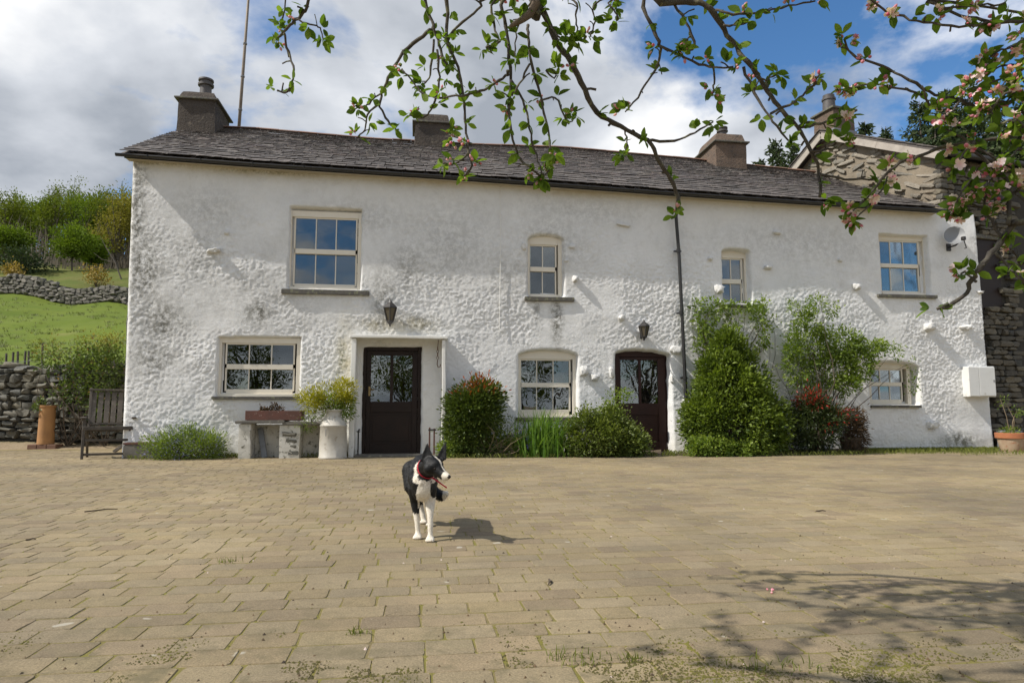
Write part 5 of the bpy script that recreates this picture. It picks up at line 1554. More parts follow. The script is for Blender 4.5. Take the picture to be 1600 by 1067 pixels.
# --- irises
def blades(name, N, spread, h0, h1, wd, mat, parent, seed, lean=.25, yspread=.15):
    r = np.random.default_rng(seed); V = []; F = []; T_ = []
    seg = 5
    for i in range(N):
        bx, by = r.normal(0, spread) if spread < .2 else r.uniform(-spread, spread), r.normal(0, yspread)
        h = r.uniform(h0, h1); a = r.uniform(0, 6.28); ln = abs(r.normal(0, lean)) * h; w = wd * r.uniform(.7, 1.2)
        ca, sa = math.cos(a), math.sin(a); tw = r.uniform(0, 3.14); cw_, sw_ = math.cos(tw), math.sin(tw); t = r.random()
        b = len(V)
        for s_ in range(seg + 1):
            u = s_ / seg; ww = w * (1 - u**2.2) * .5 + .0005
            cx = bx + ca * ln * u**2; cy = by + sa * ln * u**2; cz = h * (u - .12 * u**3 * (ln / h))
            V += [(cx - cw_ * ww, cy - sw_ * ww, cz), (cx + cw_ * ww, cy + sw_ * ww, cz)]; T_ += [(t * .7 + .3 * u, t, t)] * 2
        for s_ in range(seg): F.append((b + 2 * s_, b + 2 * s_ + 1, b + 2 * s_ + 3, b + 2 * s_ + 2))
    return tag(mesh_obj(name, V, F, mat, parent, False, {'tint': np.array(T_)}), kind='stuff')
e = plant('iris_clump', 850, .72, 'upright sword-leaved iris clump under the arched middle window', 'plant')
blades('foliage', 300, .199, .35, .95, .034, M['leaf_iris'], e, 71, .30, .12)
blades('outer_leaves', 130, .42, .25, .60, .030, M['leaf_iris'], e, 72, .55, .13)
# --- bluebells: three spikes
for i, (px, n_, h, lab) in enumerate(((814, .45, .45, 'taller bluebell spike left of the irises'), (825, .75, .28, 'low bluebell in front of the irises, left of its twin'), (832, .78, .24, 'lowest bluebell nearest the irises'))):
    e = plant('bluebell', px, n_, lab, 'flower', 'bluebells beside the irises')
    stems('stem', (0, 0, 0), [(.02, 0, h), (-.04, .01, h * .85), (.05, .02, h * .9)], .005, M['leaf_iris'] and M['stem'], e, 20 + i, .05)
    foliage('flower_head', [((0, 0, h * .9), (.05, .05, .09), 1)], 9, 7, .014, .030, .8, M['bluebell'], e, 74 + i, .4)
    blades('leaves', 9, .06, .12, .3, .014, M['leaf_iris'], e, 80 + i, .5, .05)
# --- low spreading shrub by the far door
e = plant('spreading_shrub', 942, .80, 'low spreading green shrub with a taller twig in front of the arched door', 'shrub')
foliage('foliage', [((0, 0, .30), (.72, .42, .38), 3), ((-.30, .05, .45), (.32, .3, .36), 1.4), ((.45, -.02, .22), (.42, .34, .26), 1.4), ((.15, .05, .62), (.3, .25, .25), 1)], 300, 46, .07, .060, .55, M['leaf_spread'], e, 81, .55, zmin=.01)
foliage('tall_twig_leaves', [((.22, .05, .98), (.16, .14, .22), 1), ((.42, .0, 1.12), (.13, .1, .12), 1), ((.12, .05, .85), (.2, .15, .2), 1)], 40, 20, .05, .05, .5, M['leaf_fresh'], e, 82, .3)
stems('stem', (0, 0, 0), [(random.uniform(-.6, .7), random.uniform(-.35, .2), random.uniform(.2, .6)) for _ in range(24)] + [(.35, .02, 1.2), (.22, .05, 1.15), (.45, 0, 1.1), (.15, 0, .95)], .010, M['stem'], e, 14)

# --- tall yew-like shrub
e = plant('tall_shrub', 1150, .62, 'tall conical dark evergreen shrub beside the black downpipe', 'shrub')
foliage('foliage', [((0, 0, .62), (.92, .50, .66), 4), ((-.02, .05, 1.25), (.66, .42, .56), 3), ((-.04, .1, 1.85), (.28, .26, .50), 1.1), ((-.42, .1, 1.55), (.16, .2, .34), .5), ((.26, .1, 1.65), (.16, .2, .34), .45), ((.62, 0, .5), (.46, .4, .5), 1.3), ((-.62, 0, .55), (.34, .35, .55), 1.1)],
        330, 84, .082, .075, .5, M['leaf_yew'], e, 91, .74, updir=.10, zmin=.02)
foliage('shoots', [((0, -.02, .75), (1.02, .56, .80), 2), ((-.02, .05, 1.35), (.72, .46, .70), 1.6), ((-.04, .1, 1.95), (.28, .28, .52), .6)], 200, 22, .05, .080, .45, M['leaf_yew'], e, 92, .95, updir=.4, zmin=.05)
stems('stem', (0, 0, 0), [(random.uniform(-.5, .5), random.uniform(.0, .2), random.uniform(.7, 1.8)) for _ in range(30)], .014, M['stem'], e, 15, .03)
# ground cover in front
e = plant('ground_cover', 1130, 1.05, 'bright low leafy cover at the foot of the tall evergreen shrub', 'plant')
foliage('foliage', [((-.25, 0, .14), (.42, .20, .22), 2), ((.25, -.05, .10), (.42, .16, .16), 1.4), ((.7, .08, .08), (.4, .16, .12), 1)], 130, 30, .05, .060, .75, M['leaf_fresh'], e, 93, .4, zmin=.0)
# --- climber on the wall with loose arching shoots
e = plant('wall_climber', 1140, .22, 'loose bright green climber trained on the wall below the small upper window', 'climber')
def spots(lst, yl=-.22, px0=1140):
    s0_ = fac(px0, 708, yl)[0]
    outl = []
    for px, py, rx, ry, w in lst:
        s, z = fac(px, py, yl); outl.append(((s - s0_, 0, z), (rx / 82, .16, ry / 82), w))
    return outl
foliage('foliage', spots([(1090, 480, 16, 14, 1.2), (1112, 492, 22, 26, 2.2), (1128, 478, 18, 10, 1), (1100, 510, 18, 12, 1), (1155, 480, 30, 5, 1.1), (1185, 497, 17, 24, 2), (1196, 482, 14, 12, 1), (1190, 525, 14, 22, 1.2), (1097, 540, 16, 14, 1.2), (1120, 525, 22, 12, 1), (1148, 500, 12, 14, .6), (1208, 500, 8, 22, .5)]),
        88, 22, .05, .070, .6, M['leaf_fresh'], e, 95, .3)
sp0 = [((a[0][0] + random.uniform(-a[1][0], a[1][0]) * .6, random.uniform(-.06, .1), a[0][2] + random.uniform(-a[1][2], a[1][2]) * .6)) for a in spots([(1090, 480, 16, 14, 1), (1112, 492, 22, 26, 2), (1155, 480, 30, 5, 1), (1185, 497, 17, 24, 2), (1196, 482, 14, 12, 1), (1097, 540, 16, 14, 1), (1120, 465, 10, 10, 1), (1200, 520, 10, 10, 1)]) for _ in range(4)]
stems('stem', [(-.05, .05, 0), (-.02, .08, 1.3), (0, .06, 1.6)], sp0, .011, M['stem'], e, 16, .09, 6)
# --- airy small tree against the wall
e = plant('wall_tree', 1278, .45, 'airy light green shrub tree with arching sprays against the right half of the wall', 'tree')
foliage('foliage', spots([(1268, 545, 44, 38, 3.6), (1312, 538, 44, 32, 3.2), (1296, 580, 50, 28, 2.6), (1245, 565, 26, 34, 1.6), (1342, 570, 28, 26, 2.2), (1265, 505, 30, 18, 1.4), (1360, 548, 26, 14, 1.2), (1322, 600, 24, 18, 1)], -.45, 1278), 235, 36, .062, .068, .5, M['leaf_fresh'], e, 101, .5)
foliage('spray_leaves', spots([(1245, 478, 16, 12, 1), (1278, 472, 20, 8, 1), (1296, 485, 10, 14, .8), (1250, 500, 16, 14, 1), (1340, 545, 24, 8, 1), (1375, 540, 26, 9, 1.2), (1400, 552, 16, 8, .8), (1425, 570, 6, 18, .5), (1425, 600, 5, 14, .4), (1235, 540, 12, 30, .8), (1270, 610, 40, 12, .8)], -.40, 1278), 100, 18, .05, .055, .5, M['leaf_fresh'], e, 102, .3)
tips = [a[0] for a in spots([(1245, 478, 1, 1, 1), (1278, 470, 1, 1, 1), (1296, 480, 1, 1, 1), (1310, 520, 1, 1, 1), (1340, 545, 1, 1, 1), (1375, 540, 1, 1, 1), (1420, 570, 1, 1, 1), (1240, 545, 1, 1, 1), (1265, 520, 1, 1, 1), (1330, 575, 1, 1, 1), (1290, 560, 1, 1, 1), (1280, 540, 1, 1, 1), (1225, 560, 1, 1, 1)], -.45, 1278)]
stems('trunk', (-.02, 0, 0), tips + [Vector(t) + Vector((random.uniform(-.25, .25), random.uniform(-.1, .1), random.uniform(-.25, .1))) for t in tips], .013, M['stem'], e, 17, .05, 7)
# --- red leaved pieris
e = plant('red_leaved_shrub', 1275, .72, 'dark shrub with bright red new leaves under the airy wall tree', 'shrub')
foliage('foliage', [((0, 0, .55), (.48, .36, .48), 3), ((-.05, 0, .95), (.26, .24, .22), 1), ((.25, -.05, .75), (.26, .24, .2), 1)], 170, 46, .08, .075, .32, M['leaf_pieris'], e, 103, .5, warmtop=lambda P: np.clip((P[:, 2] - .98) * .9, -.6, .30), zmin=.02)
foliage('red_tips', [((-.02, -.15, 1.0), (.20, .14, .10), 1), ((.42, -.2, .72), (.20, .12, .12), 1.2), ((.05, -.25, .62), (.25, .1, .14), .6)], 16, 14, .05, .085, .28, M['leaf_pieris'], e, 104, .3, warmtop=lambda P: np.full(len(P), .30))
stems('stem', (0, 0, 0), [(random.uniform(-.35, .45), random.uniform(-.2, .2), random.uniform(.4, 1.0)) for _ in range(18)], .014, M['stem'], e, 18)
# --- bronze plant in an old tub
x = fac(1330, 700, -.55)[0]
e = empty('old_tub', L2W(x, -.55, 0), ANG, 'dull brown plant tub below the small lower right window', 'pot')
auto_smooth(MB().lathe([(.15, 0), (.17, .02), (.20, .26), (.225, .27), (.225, .31), (.19, .31), (.18, .26)], (0, 0, 0), 22).obj('tub', M['petpot'], e), 45)
MB().lathe([(.185, 0), (.02, .02)], (0, 0, .28), 16).obj('soil', M['soil'], e)
e = empty('bronze_plant', L2W(x, -.55, .30), ANG, 'withered bronze-leaved plant growing in the brown tub', 'plant')
foliage('foliage', [((0, 0, .22), (.24, .2, .24), 2), ((.08, 0, .42), (.2, .16, .14), 1)], 70, 30, .06, .07, .28, M['leaf_brown'], e, 106, .4, updir=-.1)
foliage('dead_leaves', [((0, -.12, -.05), (.22, .12, .22), 2)], 50, 24, .05, .09, .16, M['leaf_brown'], e, 107, .4, updir=-1.2)
stems('stem', (0, 0, -.03), [(random.uniform(-.22, .26), random.uniform(-.15, .15), random.uniform(.2, .58)) for _ in range(18)], .007, M['stem'], e, 19)
# --- terracotta pot with a sapling at far right
x = fac(1581, 700, -.50)[0]
e = empty('terracotta_pot', L2W(x, -.50, 0), ANG, 'wide salt-stained terracotta pot at the right corner', 'pot')
k = pxm(-.9); rt = 22 * k * .98; hp = 29 * k * 1.02
auto_smooth(MB().lathe([(rt * .68, 0), (rt * .70, .01), (rt * .90, hp * .72)], (0, 0, 0), 28).obj('pot_body', M['terracotta_salt'], e), 45)
auto_smooth(MB().lathe([(rt * .93, hp * .70), (rt * 1.0, hp * .72), (rt * 1.02, hp * .98), (rt * .99, hp), (rt * .90, hp), (rt * .86, hp * .8)], (0, 0, 0), 28).obj('rim', M['terracotta'], e), 45)
MB().lathe([(rt * .9, 0), (.02, .02)], (0, 0, hp * .86), 20).obj('soil', M['soil'], e)
e = empty('potted_sapling', L2W(x, -.50, hp * .88), ANG, 'spindly sapling with a few leaves in the terracotta pot', 'plant')
stems('stem', (.05, 0, 0), [(-.18, 0, .75), (.18, 0, .5), (-.05, 0, .62)], .011, M['drystem'], e, 21, .08, 7)
foliage('foliage', [((0, 0, .06), (rt * .7, rt * .6, .06), 2), ((.16, 0, .48), (.1, .08, .1), .6), ((-.15, 0, .7), (.06, .06, .1), .3)], 34, 12, .04, .05, .4, M['leaf_fresh'], e, 109, .3)
# --- grey block behind the pot
p = L2W(x + .28, -.16, 0)
e = empty('grey_crate', p, ANG, 'grey block standing behind the terracotta pot', 'block')
auto_smooth(link('block', rough_block((-.18, -.12, 0), (.22, .12, .42), 4, .02, 97), M['lead'], e), 40)

# --- weeds and grass along the foot of the walls
def weedline(name, segs, seed, hmax=.12, per=60):
    r = np.random.default_rng(seed); V = []; F = []; T_ = []
    for px0, px1, n0, n1, dens in segs:
        for _ in range(int(abs(px1 - px0) * dens)):
            q = W_(r.uniform(px0, px1), r.uniform(n0, n1)); h = r.uniform(.25, 1) * hmax; a = r.uniform(0, 6.28); l = h * r.uniform(.2, .9); w = r.uniform(.002, .005); t = r.random(); b = len(V)
            dx, dy = math.cos(a), math.sin(a)
            V += [(q.x - dy * w, q.y + dx * w, .0), (q.x + dy * w, q.y - dx * w, .0), (q.x + dx * l * .4, q.y + dy * l * .4, h * .7), (q.x + dx * l, q.y + dy * l, h)]
            T_ += [(t, t, t)] * 4; F += [(b, b + 1, b + 2), (b, b + 2, b + 3)]
    return tag(mesh_obj(name, V, F, M['grassblade'], None, False, {'tint': np.array(T_)}), 'short grass and weeds along the foot of the cottage wall', 'grass', kind='stuff')
weedline('grass_fringe', [(1345, 1560, .02, .35, 14), (1345, 1560, .2, 1.0, 6), (1180, 1350, .4, 1.2, 5), (200, 375, .02, .2, 5), (200, 330, .1, .6, 2), (695, 1060, .6, 1.0, 3), (1040, 1100, .1, .8, 6), (470, 550, .05, .3, 3), (1500, 1640, .0, 1.6, 4)], 5, .10)

# ================================================================== hedge, hill trees, conifers
p = at_depth(140, 640, 15.5)
e = empty('hedge_shrub', (p.x, 15.45, .05), 0, 'straggling mixed hedge shrub growing over the dry stone wall by the cottage corner', 'shrub')
def ell(px, py, rx, ry, w, d=15.5, dep=.5):
    q = at_depth(px, py, d); k = d / FPX
    return ((q.x - p.x, 0, q.z - .05), (rx * k, dep, ry * k), w)
foliage('foliage', [ell(155, 590, 36, 34, 3), ell(180, 572, 22, 34, 2), ell(112, 572, 30, 14, 1.3), ell(120, 615, 30, 18, 1.2), ell(175, 620, 22, 34, 1.4), ell(85, 556, 18, 10, .7), ell(150, 552, 34, 10, 1)], 190, 26, .11, .080, .5, M['leaf_hedge'], e, 121, .35, zmin=.0)
foliage('upper_twigs', [ell(150, 538, 40, 14, 1), ell(80, 545, 14, 16, .6), ell(180, 535, 16, 12, .6)], 70, 12, .09, .06, .4, M['leaf_birch'], e, 122, .3)
stems('stem', [(0, 0, 0), (.4, 0, 0), (-.4, 0, 0)], [(random.uniform(-1.0, .8), random.uniform(-.3, .3), random.uniform(.6, 2.0)) for _ in range(34)], .014, M['stem'], e, 23)
e = empty('pot_sprig', (at_depth(68, 628, 15.2).x, 15.2, zb + ht), 0, 'leafy sprig growing out of the clay flue pot', 'plant')
foliage('foliage', [((-.02, -.08, .0), (.09, .1, .10), 1)], 16, 12, .035, .06, .7, M['leaf_hedge'], e, 124, .3)
stems('stem', (0, 0, -.05), [(-.05, -.1, .05), (.05, -.08, .08)], .006, M['stem'], e, 3)

def broadleaf(name, x, y, H, Wd, mat, label, cat, group, seed, ncl=110, per=26, leaf=.32, trunk_h=.3, flat=.8, zb_=None, shell=.5, rcl=.5):
    z = float(terrain_z(x, y)) - .1 if zb_ is None else zb_
    e = empty(name, (x, y, z), random.uniform(0, 6), label, cat, group)
    r = random.Random(seed); ells = []
    hb = H * trunk_h
    for k in range(7):
        a = r.uniform(0, 6.28); rr = r.uniform(.1, .55) * Wd / 2
        ells.append(((rr * math.cos(a), rr * math.sin(a), hb + (H - hb) * r.uniform(.25, .80)), (Wd * r.uniform(.20, .33), Wd * r.uniform(.20, .33), (H - hb) * r.uniform(.16, .28)), 1))
    ells.append(((0, 0, hb + (H - hb) * .86), (Wd * .2, Wd * .2, (H - hb) * .15), .6))
    o, cc = foliage('crown', ells, ncl, per, rcl, leaf, .75, mat, e, seed, shell, flat, .2, True)
    b = MB()
    b.tube([(0, 0, 0), (r.gauss(0, .1), r.gauss(0, .1), hb * .6), (r.gauss(0, .15), r.gauss(0, .15), hb), (0, 0, H * .6)], [H * .022, H * .018, H * .016, H * .006], 7, False)
    for q in cc[:: max(1, len(cc) // 14)]:
        b.tube([(0, 0, hb * r.uniform(.8, 1.4)), Vector(q) * .55 + Vector((0, 0, hb * .45)), q], [H * .009, H * .006, H * .002], 5, False)
    b.obj('trunk', M['trunk'], e, True)
    return e
def px_tree(px, base_py, top_py, d):
    q = at_depth(px, base_py, d); t = at_depth(px, top_py, d)
    zt = float(terrain_z(q.x, d))
    return q.x, d, t.z - zt
# hawthorns above the field wall
for px, tp, d, wd, lab in ((112, 356, 76, 6.2, 'small round bright green hawthorn with two stems above the field wall'), (8, 355, 74, 6.0, 'bright green hawthorn cut by the left edge above the field wall'), (140, 372, 80, 3.6, 'slimmer hawthorn just right of the round one')):
    x, y, H = px_tree(px, 430, tp, d)
    broadleaf('hawthorn_tree', x, y, H, wd, M['leaf_haw'], lab, 'tree', 'hawthorns above the field wall', 130 + px, 190, 28, .24, .30, .8, rcl=.40)
x, y, H = px_tree(30, 436, 392, 72)
broadleaf('dark_bush', x, y, max(H, 2.2), 5.5, M['leaf_conifer'], 'dark low bush between the hawthorns at the field edge', 'bush', None, 177, 80, 22, .28, .05, .8)
x, y, H = px_tree(182, 432, 300, 84)
broadleaf('birch_tree', x, y, H, 6.0, M['leaf_birch'], 'olive-yellow birch rising beside the cottage corner', 'tree', None, 151, 190, 24, .26, .15, 1.0, rcl=.45)
for px, d, lab in ((20, 66, 'orange-yellow gorse bush on the left part of the field wall'), (150, 66, 'orange-yellow gorse bush on the right part of the field wall')):
    x, y, H = px_tree(px, 440, 428, d)
    broadleaf('gorse_bush', x, y, 2.3 if px < 100 else 2.0, 2.6, M['leaf_gorse'], lab, 'bush', 'gorse bushes at the field wall', 160 + px, 30, 20, .2, .05, .7, rcl=.3)
# fallen grey branch by the birch
q = at_depth(172, 440, 70); e = empty('dead_branch', (q.x, 70, float(terrain_z(q.x, 70)) - .1), 0, 'bare grey dead branch leaning below the birch', 'branch')
MB().tube([(1.2, 0, 0), (.4, 0, 1.9), (-.6, 0, 3.4), (-1.3, 0, 4.6)], [.08, .06, .04, .015], 6).tube([(.4, 0, 1.9), (-1.0, 0, 2.2), (-1.9, 0, 2.9)], [.04, .03, .012], 5).obj('branch', M['trunk'], e)
# the wood on the hill
wr = random.Random(77)
n = 0
for row, (d0, cnt, x0, x1) in enumerate(((92, 22, -86, -40), (102, 26, -96, -46), (114, 26, -108, -50))):
    for k in range(cnt):
        x = x0 + (x1 - x0) * (k + wr.uniform(.1, .9)) / cnt; y = d0 + wr.uniform(-5, 5)
        px = 800 + x / y * FPX
        if px > 330 or px < -130: continue
        z = float(terrain_z(x, y))
        tp = 292 + 10 * math.sin(px * .05) + wr.uniform(-10, 22) - row * 4 + max(0, 16 - px * .16)
        top = CAMZ + (640 - tp) / FPX * y * 1.0
        H = min(max(top - z, 9), 24)
        broadleaf('woodland_tree', x, y, H, wr.uniform(3.4, 5.0), M['leaf_far'] if wr.random() < .85 else M['leaf_haw'], 'tall fresh green woodland tree on the hill behind the field', 'tree', 'woodland trees on the hill', 300 + n, 92, 19, .26, wr.uniform(.30, .5), 1.5, rcl=.42, shell=.3)
        n += 1
# bare understorey between the trunks
e = None
r = np.random.default_rng(6)
pts = []
V = []; F = []; T_ = []
for _ in range(2600):
    y = r.uniform(84, 116); x = y * r.uniform(-.90, -.46); z = float(terrain_z(x, y)); h = r.uniform(1, 6.5); a = r.normal(0, .25); w = r.uniform(.03, .10); t = r.random(); b = len(V)
    V += [(x - w, y, z - .2), (x + w, y, z - .2), (x + a * h + w * .2, y, z + h), (x + a * h - w * .2, y, z + h)]; T_ += [(t, t, t)] * 4; F.append((b, b + 1, b + 2, b + 3))
tag(mesh_obj('understorey', V, F, M['leaf_grey'], None, False, {'tint': np.array(T_)}), 'grey-brown bare undergrowth among the woodland trunks', 'undergrowth', kind='stuff')
# tussocks in the field
V = []; F = []; T_ = []
for _ in range(420):
    y = r.uniform(22, 58); x = y * r.uniform(-.80, -.52); z = float(terrain_z(x, y)); t = r.random() * .5
    for q in range(10):
        a = r.uniform(0, 6.28); h = r.uniform(.06, .20); l = h * r.uniform(.5, 1.2); w = .02; b = len(V); ox, oy = r.normal(0, .12, 2)
        V += [(x + ox - w, y + oy, z - .03), (x + ox + w, y + oy, z - .03), (x + ox + l * math.cos(a), y + oy + l * math.sin(a), z + h)]; T_ += [(t, t, t)] * 3; F.append((b, b + 1, b + 2))
tag(mesh_obj('field_tussocks', V, F, M['grassblade'], None, False, {'tint': np.array(T_)}), 'tufts of rough grass scattered over the green field', 'grass', kind='stuff')

def conifer(px, top_py, d, Wd, label, seed, group='conifers behind the barn', dens=1.0):
    t = at_depth(px, top_py, d); z = float(terrain_z(t.x, d)) - .2; H = t.z - z
    e = empty('conifer_tree', (t.x, d, z), random.uniform(0, 6), label, 'tree', group)
    r = np.random.default_rng(seed); C = []; D = []; L_ = []; TI = []
    b = MB(); b.tube([(0, 0, 0), (0, 0, H * .5), (0, 0, H)], [H * .014 + .05, H * .009 + .03, .02], 7, False)
    zz = H * .12
    while zz < H * .985:
        rad = Wd / 2 * 1.15 * (1 - zz / H)**.85 * r.uniform(.8, 1.12) + .12
        nb = max(7, int(14 * dens * (rad / (Wd / 2) + .35)))
        for k in range(nb):
            a = r.uniform(0, 6.28); rr = rad * r.uniform(.72, 1.15); dr = np.array([math.cos(a), math.sin(a), 0])
            m = max(10, int(rr * 20)); droop = r.uniform(.12, .30)
            tone = np.clip(r.normal(.45, .2), 0, 1)
            if k % 3 == 0: b.tube([(0, 0, zz), tuple(dr * rr * .5 + np.array([0, 0, zz + rr * .02])), tuple(dr * rr + np.array([0, 0, zz - rr * droop * .6]))], [.03, .02, .006], 4, False)
            u = r.random(m)**.7
            P_ = dr[None] * (u * rr)[:, None]; P_[:, 2] = zz + rr * (.10 * u - droop * u * u) + r.normal(0, .05, m)
            P_ += r.normal(0, .07 + .04 * rr, (m, 3)) * np.array([1, 1, .5])
            sd_ = unit(dr[None] * .7 + r.normal(0, .55, (m, 3)) + np.array([0, 0, -.15]))
            C.append(P_); D.append(sd_); L_.append(r.uniform(.20, .42, m) * (1.0 if H > 7 else .6)); TI.append(np.clip(tone + r.normal(0, .15, m) + u * .15, 0, 1))
        zz += max(.16, H * .021) * r.uniform(.7, 1.2)
    C = np.concatenate(C); D = np.concatenate(D); L_ = np.concatenate(L_); TI = np.concatenate(TI)
    N_ = unit(np.cross(D, unit(r.normal(size=D.shape))))
    V, F, T_ = leaf_mesh(C, D, N_, L_, L_ * .36, .05, np.stack([TI, TI, TI], 1), True)
    mesh_obj('crown', V, F, M['leaf_conifer'], e, False, {'tint': T_})
    b.obj('trunk', M['trunk'], e, True)
for i, (px, tp, d, wd, lab) in enumerate(((1186, 246, 46, 3.0, 'small dark conifer top just right of the warm brown chimney'), (1212, 216, 44, 5.2, 'pointed conifer between the brown chimney and the barn gable'), (1240, 222, 47, 4.2, 'conifer against the left slope of the barn gable'),
        (1351, 190, 40, 3.6, 'little pointed conifer just right of the barn chimney'), (1384, 198, 42, 4.6, 'second small conifer right of the barn chimney'), (1436, 158, 40, 8.0, 'tall dark conifer rising over the middle of the bargeboard'), (1478, 140, 42, 8.0, 'taller dark conifer right of the middle one'),
        (1512, 128, 41, 9.0, 'broad dark conifer above the barn corner'), (1558, 150, 43, 9.0, 'dark conifer behind the pale blossom at the right'), (1604, 140, 41, 9.0, 'dark conifer cut by the right edge of the picture'), (1460, 190, 37, 7.0, 'lower conifer in front of the tall pair'))):
    conifer(px, tp, d, wd, lab, 400 + i, dens=1.1)

# trees across the yard behind the viewer: the panes mirror them
tr = random.Random(8)
for i, (x, y, H, wd) in enumerate(((-13.5, -19, 7.4, 6.5), (-8.0, -22, 6.6, 5.5), (-2.5, -20, 5.4, 5.0), (2.5, -24, 6.4, 6.0), (8.5, -19, 6.2, 6), (14, -22, 7.2, 7), (-20, -17, 8, 7), (20, -20, 8, 8))):
    broadleaf('yard_tree', x, y, H, wd, M['leaf_far'], 'leafy tree across the yard, seen only mirrored in the cottage panes', 'tree', 'trees across the yard', 500 + i, 130, 46, .15, .12, .9, zb_=-.05, rcl=.5)

# ================================================================== the dog
dog = empty('border_collie', (-.60, 4.62, 0), 0, 'black and white collie in a red collar walking towards the viewer, head turned right', 'dog')
DO = Vector((-.60, 4.62, 0))
bm = bmesh.new()
def ball(c, r, sx=1, sy=1, sz=1, rot=None):
    m = Matrix.Translation(Vector(c) - DO)
    if rot is not None: m = m @ rot.to_matrix().to_4x4()
    m = m @ Matrix.Diagonal((r * sx, r * sy, r * sz, 1))
    bmesh.ops.create_icosphere(bm, subdivisions=2, radius=1.0, matrix=m)
def chain(pts, n=6, sx=1, sy=1):
    for (a, ra), (b, rb_) in zip(pts[:-1], pts[1:]):
        a = Vector(a); b = Vector(b)
        for i in range(n + 1):
            u = i / n; ball(a.lerp(b, u), ra + (rb_ - ra) * u, sx, sy, 1)
# trunk: deep chest narrowing to the loin
chain([((-.595, 4.60, .375), .088), ((-.615, 4.72, .385), .104), ((-.630, 4.90, .405), .102), ((-.650, 5.05, .425), .086), ((-.675, 5.19, .430), .092), ((-.69, 5.27, .42), .070)], 5, .92)
ball((-.60, 4.63, .33), .080, .95, 1.1, 1.1)
ball((-.585, 4.565, .345), .060, 1.1, .8, 1.3)
ball((-.645, 4.66, .40), .070, .8, 1.1, 1.3); ball((-.545, 4.66, .385), .062, .8, 1.1, 1.3)
# neck
chain([((-.60, 4.64, .43), .080), ((-.565, 4.57, .465), .068), ((-.530, 4.50, .488), .060)], 5)
# head
hd = Vector((.117, -.095, -.062)).normalized()
sk = Vector((-.515, 4.465, .500))
ball(sk, .062, 1.0, 1.0, .95); ball(sk + hd * .03 + Vector((0, 0, .005)), .055, 1, 1, .92)
ball(sk + Vector((-.012, -.035, -.022)), .042); ball(sk + Vector((.028, .025, -.016)), .040)
chain([(sk + hd * .055 + Vector((0, 0, -.012)), .044), (sk + hd * .095 + Vector((0, 0, -.016)), .031), (sk + hd * .132 + Vector((0, 0, -.015)), .0255), (sk + hd * .148 + Vector((0, 0, -.012)), .0215)], 5)
chain([(sk + hd * .05 + Vector((0, 0, -.042)), .028), (sk + hd * .10 + Vector((0, 0, -.040)), .019), (sk + hd * .135 + Vector((0, 0, -.034)), .014)], 4)
nose = sk + hd * .166 + Vector((0, 0, -.006))
ball(nose, .0125, 1.1, 1.0, .8)
# brow
side = Vector((-hd.y, hd.x, 0)).normalized()       # dog's right in the head frame
for sg in (-1, 1): ball(sk + hd * .052 + side * sg * .030 + Vector((0, 0, .022)), .018)
# ears: pricked triangles with a hollow front
def ear(base, tip, wv, th=.010):
    base = Vector(base); tip = Vector(tip); wv = Vector(wv)
    nn = (tip - base).cross(wv).normalized()
    for i in range(11):
        u = i / 10; c = base.lerp(tip, u); w = wv * (1 - u)**.85
        for k in range(-3, 4):
            ball(c + w * (k / 3) - nn * .010 * (k / 3)**2, th * (1.0 - .40 * u) * (1 - .25 * abs(k) / 3))
ear((-.545, 4.462, .526), (-.548, 4.475, .630), (.042, -.012, .006))
ear((-.462, 4.475, .526), (-.430, 4.480, .634), (.037, -.010, .008))
# front legs
chain([((-.648, 4.645, .33), .052), ((-.651, 4.672, .245), .036), ((-.640, 4.660, .15), .0205), ((-.632, 4.650, .105), .0190), ((-.627, 4.642, .05), .0170), ((-.624, 4.632, .022), .019)], 5)
chain([((-.552, 4.625, .33), .054), ((-.546, 4.625, .245), .038), ((-.538, 4.578, .155), .0215), ((-.534, 4.560, .105), .0195), ((-.532, 4.548, .05), .0175), ((-.532, 4.538, .022), .019)], 5)
def paw(c, w=.030):
    c = Vector(c)
    ball(c + Vector((0, .004, .018)), w, 1, 1.1, .72)
    for k in (-1.5, -.5, .5, 1.5): ball(c + Vector((k * .0125, -.026 + .004 * abs(k), .0135)), .0130, .95, 1.35, 1.0)
paw((-.625, 4.626, 0)); paw((-.531, 4.532, 0))
# hind legs: stifle forward, hock back
chain([((-.745, 5.18, .40), .080), ((-.738, 5.11, .29), .058), ((-.722, 5.20, .20), .034), ((-.700, 5.285, .150), .023), ((-.680, 5.275, .08), .020), ((-.668, 5.262, .025), .021)], 5)
paw((-.666, 5.252, 0), .024)
chain([((-.655, 5.18, .40), .080), ((-.625, 5.08, .28), .058), ((-.615, 5.13, .19), .033), ((-.610, 5.20, .145), .023), ((-.606, 5.17, .07), .020), ((-.604, 5.15, .025), .021)], 5)
paw((-.603, 5.14, 0), .024)
